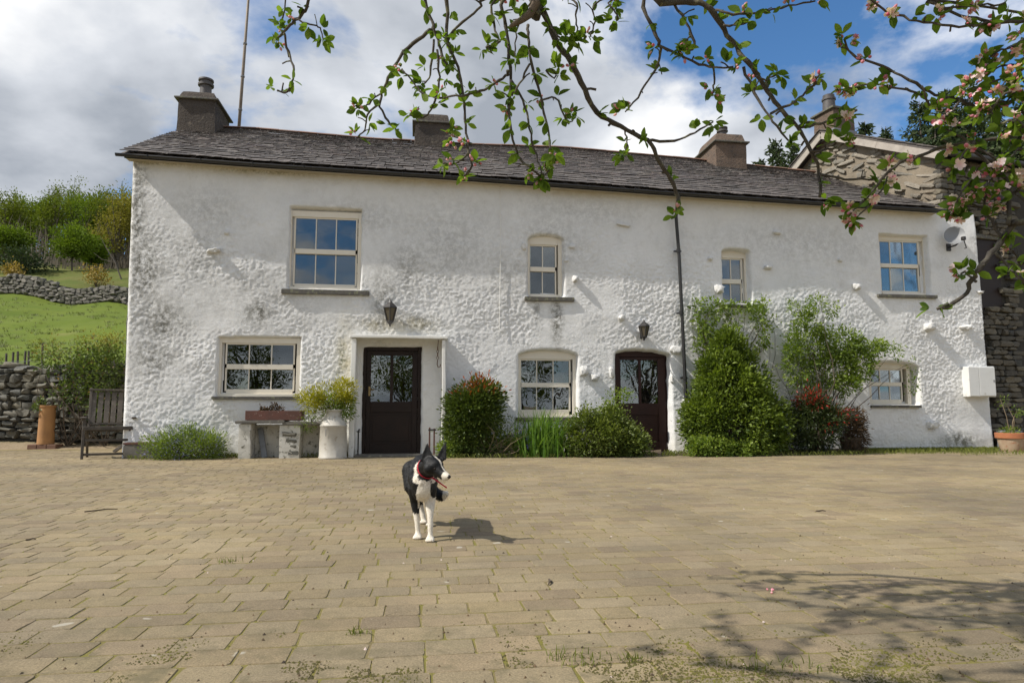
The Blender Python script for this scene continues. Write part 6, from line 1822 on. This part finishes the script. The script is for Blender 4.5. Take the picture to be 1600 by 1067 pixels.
# tail
chain([((-.71, 5.28, .43), .034), ((-.695, 5.37, .35), .036), ((-.64, 5.38, .265), .040), ((-.585, 5.33, .215), .043), ((-.535, 5.28, .200), .038), ((-.497, 5.25, .222), .020)], 6)
me = bpy.data.meshes.new('raw_body'); bm.to_mesh(me); bm.free()
tmp = bpy.data.objects.new('raw_body', me); COL.objects.link(tmp)
rm = tmp.modifiers.new('r', 'REMESH'); rm.mode = 'VOXEL'; rm.voxel_size = .0058; rm.adaptivity = 0
sm = tmp.modifiers.new('s', 'SMOOTH'); sm.factor = .5; sm.iterations = 5
dg = bpy.context.evaluated_depsgraph_get()
bme = bpy.data.meshes.new_from_object(tmp.evaluated_get(dg))
bpy.data.objects.remove(tmp, do_unlink=True)
nvx = len(bme.vertices); co = np.empty(nvx * 3, np.float32); bme.vertices.foreach_get('co', co); co = co.reshape(-1, 3) + np.array(DO)
x, y, z = co.T
jn = fbm(x * 60, y * 60 + z * 60, 3, 3) - .5
white = np.zeros(nvx)
z = z + jn * .03
white[(y < 4.66) & (z < .395) & (z > .20) & (x > -.630 + np.clip((z - .30) * .35, 0, 1)) & (x < -.535)] = 1
white[(y < 4.75) & (z < .40) & (x > -.600) & (x < -.565)] = 1
white[(y < 4.80) & (z < .165) & (x < -.58)] = 1
white[(y < 4.80) & (z < .275) & (x > -.58)] = 1
white[(y > 4.95) & (z < .135) & (x < -.5)] = 1
# white ring round the neck
na = Vector((-.568, 4.578, .462)); nd = (Vector((-.530, 4.50, .488)) - Vector((-.60, 4.64, .43))).normalized()
al = (co - np.array(na)) @ np.array(nd)
rr = np.linalg.norm(co - np.array(na), axis=1)
white[(np.abs(al + .012 + jn * .02) < .020) & (rr < .12) & (co[:, 2] > .37)] = 1
# muzzle and blaze
rel = co - np.array(sk); ah = rel @ np.array(hd); ls = rel @ np.array(side); up = rel[:, 2] - ah * hd.z
hm = (np.linalg.norm(rel, axis=1) < .21) & (co[:, 1] < 4.52)
white[hm & (ah > .128 + jn * .02)] = 1
white[hm & (ah > -.02) & (np.abs(ls - .004) < .0075) & (up > .0)] = 1
white[hm & (ah > .09) & (up < -.040)] = 1
white[(y > 5.1) & (co[:, 0] > -.522) & (co[:, 2] > .14) & (co[:, 2] < .30)] = 1
colr = np.where(white[:, None] > .5, np.array([[.72, .66, .56]]), np.array([[.0055, .0055, .006]]))
nd_ = np.linalg.norm(co - np.array(nose), axis=1) < .0135
colr[nd_] = (.020, .014, .013)
mouth = hm & (ah > .06) & (ah < .12) & (up < -.058) & (np.abs(ls) < .03)
colr[mouth] = (.33, .22, .15)
colr = np.concatenate([colr, np.ones((nvx, 1))], 1)
at_ = bme.attributes.new('coat', 'FLOAT_COLOR', 'POINT'); at_.data.foreach_set('color', colr.astype(np.float32).ravel())
bme.polygons.foreach_set('use_smooth', np.ones(len(bme.polygons), bool))
T = NT('dog_coat'); cc_ = T.coord('Object'); a = T.attr('coat')
st_ = T.n('ShaderNodeMapping'); st_.inputs['Scale'].default_value = (1.0, 0.35, 0.6); T.put(st_.inputs[0], cc_)
nz_ = T.noise(st_.outputs[0], 260, 4, .6)
colm = T.mix(1.0, a.outputs['Color'], T.ramp(nz_, [(.3, .72), (.7, 1.2)]), 'MULTIPLY')
M['coat'] = T.surf(colm, .5, T.bump(nz_, .6, .004), Specular_IOR_Level=.28)
bme.materials.clear(); bme.materials.append(M['coat'])
bme.name = 'body'
link('body', bme, None, dog)
M['eye'] = simple('dog_eye', (.02, .012, .008), (.015, .01, .007), 5, .08, 0)
for sg in (-1, 1):
    c = sk + hd * .066 + side * sg * .0375 + Vector((0, 0, .004)) - DO
    b = MB(); b.lathe([(.001, -.008), (.0055, -.006), (.008, 0), (.0055, .006), (.001, .008)], c, 10); b.obj('eye', M['eye'], dog, True)
# short coat, feathered on neck, chest, tail and backs of the legs
fr_ = np.random.default_rng(12)
nrm_ = np.empty(nvx * 3, np.float32); bme.vertices.foreach_get('normal', nrm_); nrm_ = nrm_.reshape(-1, 3)
cl_ = co - np.array(DO)
pick = fr_.integers(0, nvx, 30000)
flow = np.tile(np.array([[-.10, .8, -.45]]), (nvx, 1))
legm = (co[:, 2] < .26); flow[legm] = (0, .25, -1)
headm = np.linalg.norm(co - np.array(sk), axis=1) < .10; flow[headm] = np.array([-.6, .5, .1])
ln_ = np.full(nvx, .011); ln_[headm] = .006; ln_[legm] = .007
ln_[(co[:, 2] < .40) & (co[:, 2] > .22) & (co[:, 1] < 4.7)] = .009
ln_[(rr < .11) & ~headm] = .013
ln_[(co[:, 1] > 5.2) & (co[:, 2] > .15)] = .018
ln_[legm & (nrm_[:, 1] > .4) & (co[:, 2] > .08)] = .020
ln_[co[:, 2] < .04] = .003
muz = hm & (ah > .07); ln_[muz] = .003
fl = flow[pick] - nrm_[pick] * np.sum(flow[pick] * nrm_[pick], 1, keepdims=True)
dv = unit(unit(fl) + nrm_[pick] * fr_.uniform(.15, .55, (len(pick), 1)) + fr_.normal(0, .18, (len(pick), 3)))
L_ = ln_[pick] * fr_.uniform(.6, 1.3, len(pick)); sdv = unit(np.cross(dv, nrm_[pick])) * (.0011 + L_[:, None] * .03)
b0 = cl_[pick] - nrm_[pick] * .001 + fr_.normal(0, .0015, (len(pick), 3))
FV = np.stack([b0 - sdv, b0 + sdv, b0 + dv * L_[:, None]], 1).reshape(-1, 3)
FC = np.repeat(colr[pick][:, :3] * fr_.uniform(.7, 1.35, (len(pick), 1)), 3, 0)
tag(mesh_obj('fur', FV, [np.arange(len(FV)).reshape(-1, 3).astype(np.int32)], M['coat'], dog, True, {'coat': FC}), kind='stuff')
# red collar and hanging tag strap
b = MB(); n_ = 28; V = []; F = []
ax = nd; u1 = ax.cross(Vector((0, 0, 1))).normalized(); u2 = ax.cross(u1)
cc0 = na + ax * .026 - DO
for k in range(n_):
    a = 2 * math.pi * k / n_; dr = u1 * math.cos(a) * .0665 + u2 * math.sin(a) * .070
    for o1, o2 in ((-.009, 1.0), (.009, 1.0), (.009, 1.03), (-.009, 1.03)): V.append(cc0 + dr * o2 + ax * o1)
for k in range(n_):
    for q in range(4): F.append((k * 4 + q, k * 4 + (q + 1) % 4, ((k + 1) % n_) * 4 + (q + 1) % 4, ((k + 1) % n_) * 4 + q))
col_ = mesh_obj('collar', V, F, M['red'], dog, True)
pt = [Vector((-.515, 4.50, .412)), Vector((-.488, 4.485, .398)), Vector((-.455, 4.475, .375)), Vector((-.420, 4.47, .352))]
MB().tube([q - DO for q in pt], [.007, .006, .005, .005], 6).obj('strap', M['red'], dog, True)

# ================================================================== apple tree over the yard
TB = Vector((2.75, .95, 0))
tree = empty('apple_tree', TB, 0, 'old apple tree in pink blossom reaching over the yard from the right', 'tree')
arng = random.Random(41); anp = np.random.default_rng(41)
def smooth_path(P, sub=4, jit=.0):
    P = [Vector(p) for p in P]; out_ = []
    for i in range(len(P) - 1):
        p0 = P[max(i - 1, 0)]; p1 = P[i]; p2 = P[i + 1]; p3 = P[min(i + 2, len(P) - 1)]
        for k in range(sub):
            t = k / sub
            q = .5 * ((2 * p1) + (p2 - p0) * t + (2 * p0 - 5 * p1 + 4 * p2 - p3) * t * t + (-p0 + 3 * p1 - 3 * p2 + p3) * t**3)
            if jit and not (i == 0 and k == 0): q = q + Vector((arng.gauss(0, jit), arng.gauss(0, jit), arng.gauss(0, jit)))
            out_.append(q)
    out_.append(P[-1]); return out_
def limb(name, P, r0, r1, mat=None, n=8, jit=.004, sub=4, lumps=.12):
    Q = smooth_path(P, sub, jit); m = len(Q)
    rad = [(r0 + (r1 - r0) * (i / (m - 1))**.9) * (1 + arng.uniform(-lumps, lumps)) for i in range(m)]
    MB().tube([q - TB for q in Q], rad, n).obj(name, mat or M['bark'], tree, True)
    return Q
limb('trunk', [(2.75, .95, -.1), (2.72, .93, .5), (2.62, .95, 1.1), (2.5, 1.0, 1.65)], .17, .12, n=14, jit=.008)
L1 = limb('limb', [(2.5, 1.0, 1.6), (2.2, 1.15, 2.3), (1.6, 1.6, 2.85), (.9, 2.1, 3.0), (.30, 2.55, 2.82), (.085, 2.66, 2.60)], .10, .032)
L1b = limb('limb', [(.45, 2.42, 2.88), (-.2, 2.55, 2.86), (-.8, 2.75, 2.90), (-1.4, 2.75, 2.95)], .040, .012)
L2 = limb('limb', [(1.6, 1.6, 2.85), (1.2, 1.9, 2.75), (.85, 2.25, 2.62), (.64, 2.42, 2.48)], .05, .022)
L3 = limb('limb', [(2.55, .98, 1.45), (2.3, 1.5, 1.55), (2.05, 1.95, 1.55), (1.86, 2.2, 1.52)], .07, .024)
L4 = limb('limb', [(2.4, 1.05, 2.0), (2.3, 1.6, 2.2), (2.15, 2.1, 2.25), (2.0, 2.4, 2.3)], .05, .016)
L5 = limb('limb', [(1.6, 1.6, 2.85), (.8, 1.2, 3.2), (-.2, .95, 3.3), (-1.2, 1.1, 3.2), (-2.1, 1.5, 2.95)], .06, .015)
L6 = limb('limb', [(2.2, 1.15, 2.3), (1.8, .7, 3.0), (1.0, .6, 3.5), (.2, .9, 3.7), (-.5, 1.5, 3.6)], .06, .012)
L8 = limb('limb', [(.9, 2.1, 3.0), (.2, 1.9, 3.08), (-.5, 1.85, 3.05), (-.95, 1.95, 3.0), (-1.3, 2.1, 2.95)], .045, .012)
L7 = limb('limb', [(2.2, 1.15, 2.3), (2.3, 1.7, 3.0), (1.9, 2.3, 3.5), (1.2, 2.6, 3.7)], .06, .012)
LIMBS = L1 + L1b + L2 + L3 + L4
NODES = []        # (position, direction, density, bloom)
def br(px_list, d0, d1, w0, w1, dens=1.0, bloom=.3, join=None):
    P = []
    for i, (a_, b_) in enumerate(px_list):
        u = i / (len(px_list) - 1); d = d0 + (d1 - d0) * u + math.sin(i * 2.3 + a_) * .02
        P.append(at_depth(a_, b_, d))
    if join is None and (px_list[0][1] <= 9 or px_list[0][0] >= 1590):
        q = min(LIMBS, key=lambda v: (v - P[0]).length)
        if (q - P[0]).length > .04: P = [q] + P
    k = (d0 + d1) / 2 / FPX / 2 * .84
    Q = limb('branch', P, w0 * k, w1 * k, None, 7, .0022, 4, .16)
    tot = 0; last = Q[0]
    for i in range(1, len(Q)):
        tot += (Q[i] - last).length; last = Q[i]
        if tot > .075 / dens and i > 2:
            tot = 0; NODES.append((Q[i], (Q[i] - Q[i - 1]).normalized(), dens, bloom))
    NODES.append((Q[-1], (Q[-1] - Q[-2]).normalized(), dens, bloom)); NODES.append((Q[-1], (Q[-1] - Q[-2]).normalized(), dens, bloom))
    # knobbly side spurs
    b = MB(); hit = False
    for i in range(3, len(Q) - 1, 3):
        if arng.random() < .55:
            dr = Vector((arng.gauss(0, 1), arng.gauss(0, .6), arng.gauss(0, 1))).normalized(); l = arng.uniform(.015, .05)
            b.tube([Q[i] - TB, Q[i] - TB + dr * l * .5 + Vector((0, 0, .004)), Q[i] - TB + dr * l], [w1 * k * .8, w1 * k * .7, w1 * k * .75], 5); hit = True
    if hit: tag(b.obj('spurs', M['bark'], tree, True), kind='stuff')
    return Q
B = br
B([(483, 0), (470, 22), (453, 41), (434, 59)], 2.85, 2.9, 8, 5, .9, .25)
B([(444, 52), (451, 81), (459, 109), (456, 128), (448, 145), (434, 142)], 2.88, 2.9, 5, 4, .35, .1, 1)
B([(447, 0), (438, 42)], 2.9, 2.92, 4, 3, .8, .1)
B([(462, 30), (485, 38), (500, 44), (505, 62)], 2.86, 2.85, 4, 2.5, 1.3, .1, 1)
B([(697, 0), (697, 57), (700, 69), (712, 97), (722, 134), (726, 175), (730, 219), (737, 259), (725, 275)], 2.7, 2.72, 8, 4, .9, .3)
B([(664, 0), (675, 31), (683, 62), (692, 91), (703, 106)], 2.75, 2.7, 8, 4, .8, .3)
B([(678, 62), (672, 116), (662, 131)], 2.74, 2.74, 5, 3, 1.2, .3, 1)
B([(755, 0), (752, 12), (725, 34), (697, 62)], 2.62, 2.7, 5, 5, .2, .1)
B([(680, 42), (667, 53), (637, 75), (615, 106), (600, 137), (594, 162), (603, 184), (615, 200)], 2.76, 2.85, 8, 4, .45, .35, 1)
B([(598, 144), (583, 156), (569, 167), (548, 172)], 2.84, 2.84, 4, 3, 1.2, .6, 1)
B([(594, 162), (575, 178), (570, 203), (559, 214)], 2.85, 2.87, 4, 3, .8, .2, 1)
B([(683, 78), (686, 119), (681, 150), (672, 175), (659, 184), (640, 180)], 2.72, 2.75, 5, 3, .7, .2, 1)
B([(795, 112), (791, 119), (766, 134), (744, 145), (712, 150), (681, 153), (659, 145), (647, 131), (628, 108)], 2.58, 2.74, 6, 3, .7, .4, 1)
B([(737, 225), (718, 215), (700, 210)], 2.72, 2.74, 4, 3, 1.2, .5, 1)
B([(733, 240), (712, 255), (692, 255)], 2.72, 2.72, 4, 3, 1.2, .6, 1)
B([(786, 0), (791, 41), (795, 94), (798, 134), (795, 175), (803, 219), (812, 250), (831, 262), (844, 275)], 2.58, 2.65, 8, 4, .9, .25)
B([(798, 125), (816, 156), (828, 200), (837, 241), (850, 275), (858, 262)], 2.6, 2.66, 5, 3, .9, .3, 1)
B([(828, 100), (812, 131), (800, 150)], 2.56, 2.58, 4, 4, .5, .2, 1)
B([(825, 40), (825, 56), (830, 97), (844, 147), (853, 187), (861, 234)], 2.55, 2.6, 6, 4, .9, .3, 1)
B([(773, 0), (772, 41), (780, 66), (759, 75)], 2.6, 2.6, 6, 4, .8, .1)
B([(831, 0), (816, 25), (806, 59), (806, 91)], 2.5, 2.52, 4, 3, 1.1, .1)
B([(838, 0), (850, 22), (869, 64), (891, 96), (907, 127), (933, 175), (968, 198), (1012, 220), (1028, 249), (1048, 280), (1059, 309), (1060, 330)], 2.55, 2.75, 13, 7, .35, .15)
B([(848, 20), (862, 45), (875, 60), (885, 62)], 2.53, 2.5, 5, 3, 1.6, .2, 1)
B([(853, 110), (865, 122), (872, 110)], 2.56, 2.54, 4, 3, 1.4, .1, 1)
B([(845, 160), (868, 152), (885, 190), (896, 186)], 2.58, 2.6, 4, 3, 1.2, .1, 1)
B([(896, 0), (900, 25), (902, 50), (898, 62)], 2.5, 2.5, 5, 3, 1.1, .1)
B([(938, 0), (930, 32), (922, 58)], 2.5, 2.5, 4, 3, 1.2, .3)
B([(958, 0), (962, 20), (965, 32)], 2.5, 2.5, 4, 3, 1.5, .1)
B([(975, 200), (980, 222), (976, 240)], 2.7, 2.7, 4, 3, 1.3, .1, 1)
B([(1012, 220), (1054, 220), (1086, 207), (1114, 191)], 2.7, 2.72, 6, 3, .45, .1, 1)
B([(1006, 0), (1022, 48), (1030, 68), (1032, 86), (1022, 111), (1003, 143), (977, 175)], 2.45, 2.52, 9, 3, .7, .2)
B([(1028, 0), (1073, 3), (1099, 6), (1121, 29), (1143, 64), (1169, 99), (1194, 134), (1216, 166), (1245, 198), (1264, 229), (1279, 264), (1281, 308)], 2.4, 2.55, 14, 6, .8, .15)
B([(1162, 105), (1185, 159), (1207, 191), (1232, 220)], 2.44, 2.42, 6, 4, .9, .1, 1)
B([(1118, 16), (1146, 22), (1185, 21), (1232, 10), (1274, 2)], 2.4, 2.35, 6, 3, .9, .3, 1)
B([(1130, 40), (1152, 40), (1169, 35)], 2.42, 2.4, 5, 3, 1.3, .2, 1)
B([(1030, 72), (1057, 83), (1073, 92), (1111, 105), (1146, 105)], 2.46, 2.44, 6, 4, 1.0, .5, 1)
B([(1114, 106), (1116, 130), (1113, 150)], 2.44, 2.44, 4, 3, .9, .5, 1)
B([(1050, 2), (1070, 35), (1086, 73), (1060, 80)], 2.42, 2.42, 6, 4, 1.1, .5, 1)
B([(1180, 120), (1198, 125), (1215, 115)], 2.46, 2.45, 4, 3, 1.2, .1, 1)
B([(1204, 178), (1242, 159), (1267, 137), (1285, 125)], 2.48, 2.44, 6, 4, .9, .1, 1)
B([(1245, 199), (1274, 196), (1300, 188), (1322, 182)], 2.5, 2.46, 6, 4, 1.0, .1, 1)
B([(1267, 236), (1300, 232), (1318, 225)], 2.52, 2.5, 5, 3, 1.0, .1, 1)
B([(1281, 273), (1320, 280), (1366, 280)], 2.54, 2.5, 6, 3, .3, .1, 1)
B([(1453, 0), (1500, 23), (1547, 35), (1602, 33)], 2.3, 2.28, 5, 7, .8, .6)
B([(1362, 0), (1401, 23), (1444, 35), (1500, 42), (1547, 35)], 2.35, 2.28, 4, 5, 1.0, .6)
B([(1462, 12), (1528, 9), (1570, 5)], 2.32, 2.3, 4, 4, 1.2, .7, 1)
B([(1602, 160), (1575, 162), (1523, 164), (1495, 155), (1462, 148), (1420, 126), (1378, 103), (1331, 87), (1319, 61)], 2.3, 2.4, 9, 4, .75, .6)
B([(1440, 148), (1415, 141), (1364, 131), (1326, 138)], 2.36, 2.38, 5, 3, 1.0, .8, 1)
B([(1602, 206), (1575, 215), (1523, 222), (1472, 230), (1434, 246), (1406, 255), (1378, 281), (1350, 314), (1331, 330)], 2.3, 2.42, 10, 4, .75, .6)
B([(1400, 258), (1388, 272), (1375, 300), (1335, 345)], 2.4, 2.44, 4, 3, .9, .6, 1)
B([(1602, 347), (1584, 351), (1561, 379), (1537, 412), (1523, 431), (1509, 457), (1481, 478), (1464, 483)], 2.22, 2.28, 15, 6, .35, .15)
B([(1575, 351), (1575, 290), (1551, 262), (1518, 230), (1490, 206)], 2.24, 2.3, 9, 4, .9, .5, 1)
B([(1518, 225), (1547, 244), (1575, 260), (1602, 268)], 2.28, 2.25, 5, 4, .8, .5, 1)
B([(1565, 372), (1550, 345), (1537, 323), (1547, 281)], 2.24, 2.26, 7, 4, 1.1, .8, 1)
B([(1540, 330), (1520, 320), (1498, 325), (1490, 338)], 2.26, 2.28, 5, 3, 1.2, .9, 1)
B([(1556, 395), (1575, 415), (1590, 430), (1602, 445)], 2.2, 2.16, 5, 4, .9, .4, 1)
B([(1602, 130), (1585, 140), (1565, 150), (1545, 178)], 2.2, 2.22, 6, 4, 1.5, 1.0)
B([(1602, 105), (1580, 120), (1560, 125), (1520, 140)], 2.2, 2.24, 6, 4, 1.4, 1.0)
B([(1602, 200), (1580, 190), (1560, 195)], 2.18, 2.2, 6, 4, 1.4, .5)
B([(1525, 440), (1508, 425), (1500, 432)], 2.25, 2.25, 5, 3, 1.0, .1, 1)
for _k, (pp) in enumerate((
        [(1602, 60), (1580, 75), (1560, 80), (1540, 98)], [(1602, 90), (1575, 102), (1548, 108), (1530, 120)], [(1602, 150), (1572, 160), (1548, 165), (1530, 182)],
        [(1602, 235), (1580, 246), (1562, 250)], [(1602, 300), (1588, 300), (1570, 310), (1558, 322)], [(1540, 262), (1520, 275), (1502, 300), (1494, 318)], [(1575, 330), (1560, 318), (1545, 300), (1530, 296)],
        [(1500, 155), (1490, 172), (1470, 178)], [(1440, 135), (1450, 160), (1462, 172)], [(1523, 222), (1505, 240), (1490, 262)], [(1602, 180), (1584, 176), (1566, 170), (1552, 155)], [(1602, 410), (1590, 400), (1578, 388)])):
    B(pp, 2.22 + .02 * (_k % 4), 2.24 + .02 * (_k % 3), 5, 3, 1.2, .7 if _k < 9 else .4, None if pp[0][0] > 1595 else 1)
# the sawn stub where the twigs hang
stub = [at_depth(838, 4, 2.52), at_depth(826, 24, 2.50), at_depth(797, 42, 2.47)]
MB().tube([q - TB for q in smooth_path(stub, 3)], [.018, .017, .016, .015, .013, .011, .006], 9).obj('stub', M['cutwood'], tree, True)
limb('branch', [L1[-1], at_depth(838, -6, 2.6), at_depth(838, 10, 2.55), at_depth(836, 26, 2.53)], .030, .022)
# twigs high above the frame, which shade the paving
for Lm, cnt, up in ((L1, 26, .5), (L5, 46, .35), (L6, 50, .4), (L7, 44, .4), (L4, 12, .6), (L8, 70, .25)):
    for k in range(cnt):
        q = Lm[int(len(Lm) * (.25 + .75 * arng.random())) - 1]
        dr = Vector((arng.gauss(0, .6), arng.gauss(0, .45), abs(arng.gauss(up, .3)))).normalized(); l = arng.uniform(.35, .8)
        pts = [q, q + dr * l * .5 + Vector((0, 0, .04)), q + dr * l]
        if any((t.z - CAMZ) < .70 * max(t.y, 0) + .05 and abs(t.x) < .82 * t.y for t in pts): continue
        Q = limb('branch', pts, .009, .004, None, 5, .006, 3)
        for i in range(2, len(Q)):
            NODES.append((Q[i], dr, 1, .0))
            if i % 2: NODES.append((Q[i], dr, 1, .0))
# leaf and blossom shapes shared by every leaf
def leaf_shape(seed):
    r = random.Random(seed); L_ = 1.0; W = r.uniform(.50, .64); cup = r.uniform(.05, .20); bend = r.uniform(-.10, .32)
    prof = [(0, .04), (.14, .48), (.36, .93), (.62, .93), (.84, .54), (1.0, .03)]
    V = []; F = []
    for u, w in prof:
        y = u; z = -bend * u * u
        e1 = r.uniform(.94, 1.06)
        V += [(-w * W / 2 * e1, y, z + cup * w * .5), (0, y, z), (w * W / 2 * e1, y, z + cup * w * .5)]
    for i in range(len(prof) - 1):
        a_ = i * 3; F += [(a_, a_ + 1, a_ + 4, a_ + 3), (a_ + 1, a_ + 2, a_ + 5, a_ + 4)]
    return np.array(V), F
LS = [leaf_shape(k) for k in range(10)]
LME = []
for k in range(20):
    V, F = LS[k % 10]; t = arng.uniform(.05, 1)
    me = raw_mesh('leaf', V, F, True, {'tint': np.tile([[t, t, t]], (len(V), 1))}); me.materials.append(M['leaf_apple']); LME.append(me)
leaves = []; blooms = []
for (q, dr, dens, bl) in NODES:
    axis = (Vector((arng.gauss(0, 1), arng.gauss(0, 1), arng.gauss(.1, 1))).normalized() + dr * .5 + Vector((0, -.1, .10))).normalized()
    off = q + axis * arng.uniform(.005, .03)
    nl_ = arng.randint(4, 6)
    for k in range(nl_):
        d = (axis * arng.uniform(.2, .9) + Vector((arng.gauss(0, .8), arng.gauss(0, .8), arng.gauss(-.05, .7)))).normalized()
        nrm = d.cross(Vector((arng.gauss(0, 1), arng.gauss(0, 1), arng.gauss(0, .5)))).normalized()
        if nrm.z < 0: nrm = -nrm
        leaves.append((off + d * .004, d, nrm, arng.uniform(.026, .057)))
    if arng.random() < bl * 1.25: blooms.append((off, axis))
def leaf_matrix(p_, d, nrm, l):
    x_ = d.cross(nrm).normalized(); y_ = d; z_ = x_.cross(y_)
    m = Matrix((x_ * l, y_ * l, z_ * l)).transposed().to_4x4(); m.translation = p_ - TB
    return m
def inframe(p_):
    if p_.y < .5: return False
    u = p_.x / p_.y; w = (p_.z - CAMZ) / p_.y
    return abs(u) < .76 and w < .64
vis = [i for i, l in enumerate(leaves) if inframe(l[0])]
vis.sort(key=lambda i: leaves[i][0].y / leaves[i][3])
indiv = set(vis[:300])
VV = []; TT = []; FF = []; nv = 0
fq = np.array(LS[0][1])
for i, l in enumerate(leaves):
    k = arng.randrange(20); m = leaf_matrix(*l)
    if i in indiv:
        o = bpy.data.objects.new('leaf', LME[k]); COL.objects.link(o); o.parent = tree; o.matrix_basis = m
    else:
        mm = np.array(m); P_ = LS[k % 10][0] @ mm[:3, :3].T + mm[:3, 3]; VV.append(P_); t = arng.uniform(.05, 1); TT.append(np.tile([[t, t, t]], (len(P_), 1))); FF.append(fq + nv); nv += len(P_)
tag(mesh_obj('foliage', np.concatenate(VV), [np.concatenate(FF).astype(np.int32)], M['leaf_apple'], tree, True, {'tint': np.concatenate(TT)}), kind='stuff')
def bloom_mesh(seed):
    r = random.Random(seed); V = []; F = []; T_ = []
    def petal(c, d, nrm, l, t):
        x_ = d.cross(nrm).normalized(); b = len(V)
        for u, w in ((0, .12), (.35, .62), (.7, .8), (1.0, .42)):
            z_ = nrm * (l * .35 * u * u)
            V.extend([c + d * l * u - x_ * l * w * .5 + z_ * 1.2, c + d * l * u + z_ * .8, c + d * l * u + x_ * l * w * .5 + z_ * 1.2]); T_.extend([(t - .25 * (1 - u) if t > .5 else t,) * 3] * 3)
        for i in range(3): F.extend([(b + i * 3, b + i * 3 + 1, b + i * 3 + 4, b + i * 3 + 3), (b + i * 3 + 1, b + i * 3 + 2, b + i * 3 + 5, b + i * 3 + 4)])
    nfl = r.randint(1, 3) if seed % 2 else 0
    for f in range(nfl):
        ax_ = Vector((r.gauss(0, .6), r.gauss(0, .6), 1)).normalized(); c = ax_ * r.uniform(.012, .022) + Vector((r.gauss(0, .010), r.gauss(0, .010), 0))
        e1 = ax_.orthogonal().normalized(); e2 = ax_.cross(e1); t = r.uniform(.7, 1)
        for k in range(5):
            a_ = 2 * math.pi * k / 5 + r.uniform(-.15, .15); petal(c, (e1 * math.cos(a_) + e2 * math.sin(a_)), ax_, r.uniform(.016, .021), t)
    for f in range(r.randint(3, 6)):      # buds
        ax_ = Vector((r.gauss(0, .8), r.gauss(0, .8), r.uniform(.2, 1))).normalized(); c = ax_ * r.uniform(.014, .028); rad = r.uniform(.0045, .0075); t = r.uniform(0, .55)
        b = len(V); n = 6
        e1 = ax_.orthogonal().normalized(); e2 = ax_.cross(e1)
        V.append(c - ax_ * rad * 1.2); T_.append((t,) * 3)
        for z_, w in ((-.5, .8), (.3, .95), (.9, .5)):
            for k in range(n):
                a_ = 2 * math.pi * k / n; V.append(c + ax_ * rad * z_ * 1.3 + (e1 * math.cos(a_) + e2 * math.sin(a_)) * rad * w); T_.append((min(1, t + .2 * (z_ < 0)),) * 3)
        V.append(c + ax_ * rad * 1.7); T_.append((t,) * 3)
        for k in range(n):
            F.append((b, b + 1 + (k + 1) % n, b + 1 + k)); 
            for q in range(2): F.append((b + 1 + q * n + k, b + 1 + q * n + (k + 1) % n, b + 1 + (q + 1) * n + (k + 1) % n, b + 1 + (q + 1) * n + k))
            F.append((b + 1 + 2 * n + k, b + 1 + 2 * n + (k + 1) % n, b + 1 + 3 * n))
    me = raw_mesh('blossom', V, F, True, {'tint': np.array(T_)}); me.materials.append(M['blossom']); return me
BME = [bloom_mesh(k) for k in range(10)]
for (q, ax_) in blooms:
    px_ = 800 + q.x / max(q.y, .3) * FPX
    k = arng.choice([1, 3, 5, 7, 9]) if (px_ > 1280 and arng.random() < .75) else arng.choice([0, 2, 4, 6, 8])
    o = bpy.data.objects.new('blossom', BME[k]); COL.objects.link(o); o.parent = tree
    z_ = ax_; x_ = z_.orthogonal().normalized(); y_ = z_.cross(x_); sc_ = arng.uniform(.75, 1.05)
    m = Matrix((x_ * sc_, y_ * sc_, z_ * sc_)).transposed().to_4x4(); m.translation = q - TB
    o.matrix_basis = m

# ================================================================== small things lying on the yard
def twig(px, py, px2, py2, label):
    a_ = ground(px, py, .006); b_ = ground(px2, py2, .006)
    e = empty('fallen_twig', a_, 0, label, 'twig', 'twigs lying on the paving')
    d = b_ - a_; n_ = Vector((-d.y, d.x, 0)) * .12
    MB().tube([(0, 0, 0), d * .35 + n_, d * .7 + n_ * .3 + Vector((0, 0, .006)), d], [.006, .006, .005, .003], 5).obj('twig', M['stem'], e, True)
twig(132, 799, 184, 795, 'dark twig lying on the paving at the left')
twig(40, 843, 56, 842, 'short twig at the far left of the paving')
twig(1275, 798, 1290, 798, 'dark stick on the paving right of centre')
twig(858, 905, 857, 913, 'little crooked twig on the middle of the paving')
for i, (px, py, lab) in enumerate(((1203, 922, 'single pink apple bud lying on the paving'),)):
    g_ = ground(px, py, .012)
    e = empty('fallen_bud', g_, 0, lab, 'bud')
    o = bpy.data.objects.new('petals', BME[0]); COL.objects.link(o); o.parent = e; o.scale = (.8, .8, .8); o.location = (0, 0, -.012)
# grass tufts in the near joints
for i, (px, py, w, lab) in enumerate(((355, 878, .07, 'small grass tuft growing between the setts left of centre'), (1215, 1045, .16, 'grass tuft in the shade at the lower right'), (990, 1030, .06, 'sparse grass tuft near the bottom edge'), (560, 990, .05, 'tiny grass tuft in a joint near the bottom'), (900, 1030, .12, 'mossy grass tuft at the bottom in the shade'))):
    g_ = ground(px, py)
    e = empty('grass_tuft', (g_.x, g_.y, -.004), 0, lab, 'grass', 'grass tufts in the paving')
    blades('blades', 70 if w > .1 else 34, w * .5, .012, .045, .0035, M['grassblade'], e, 900 + i, .9, w * .3)
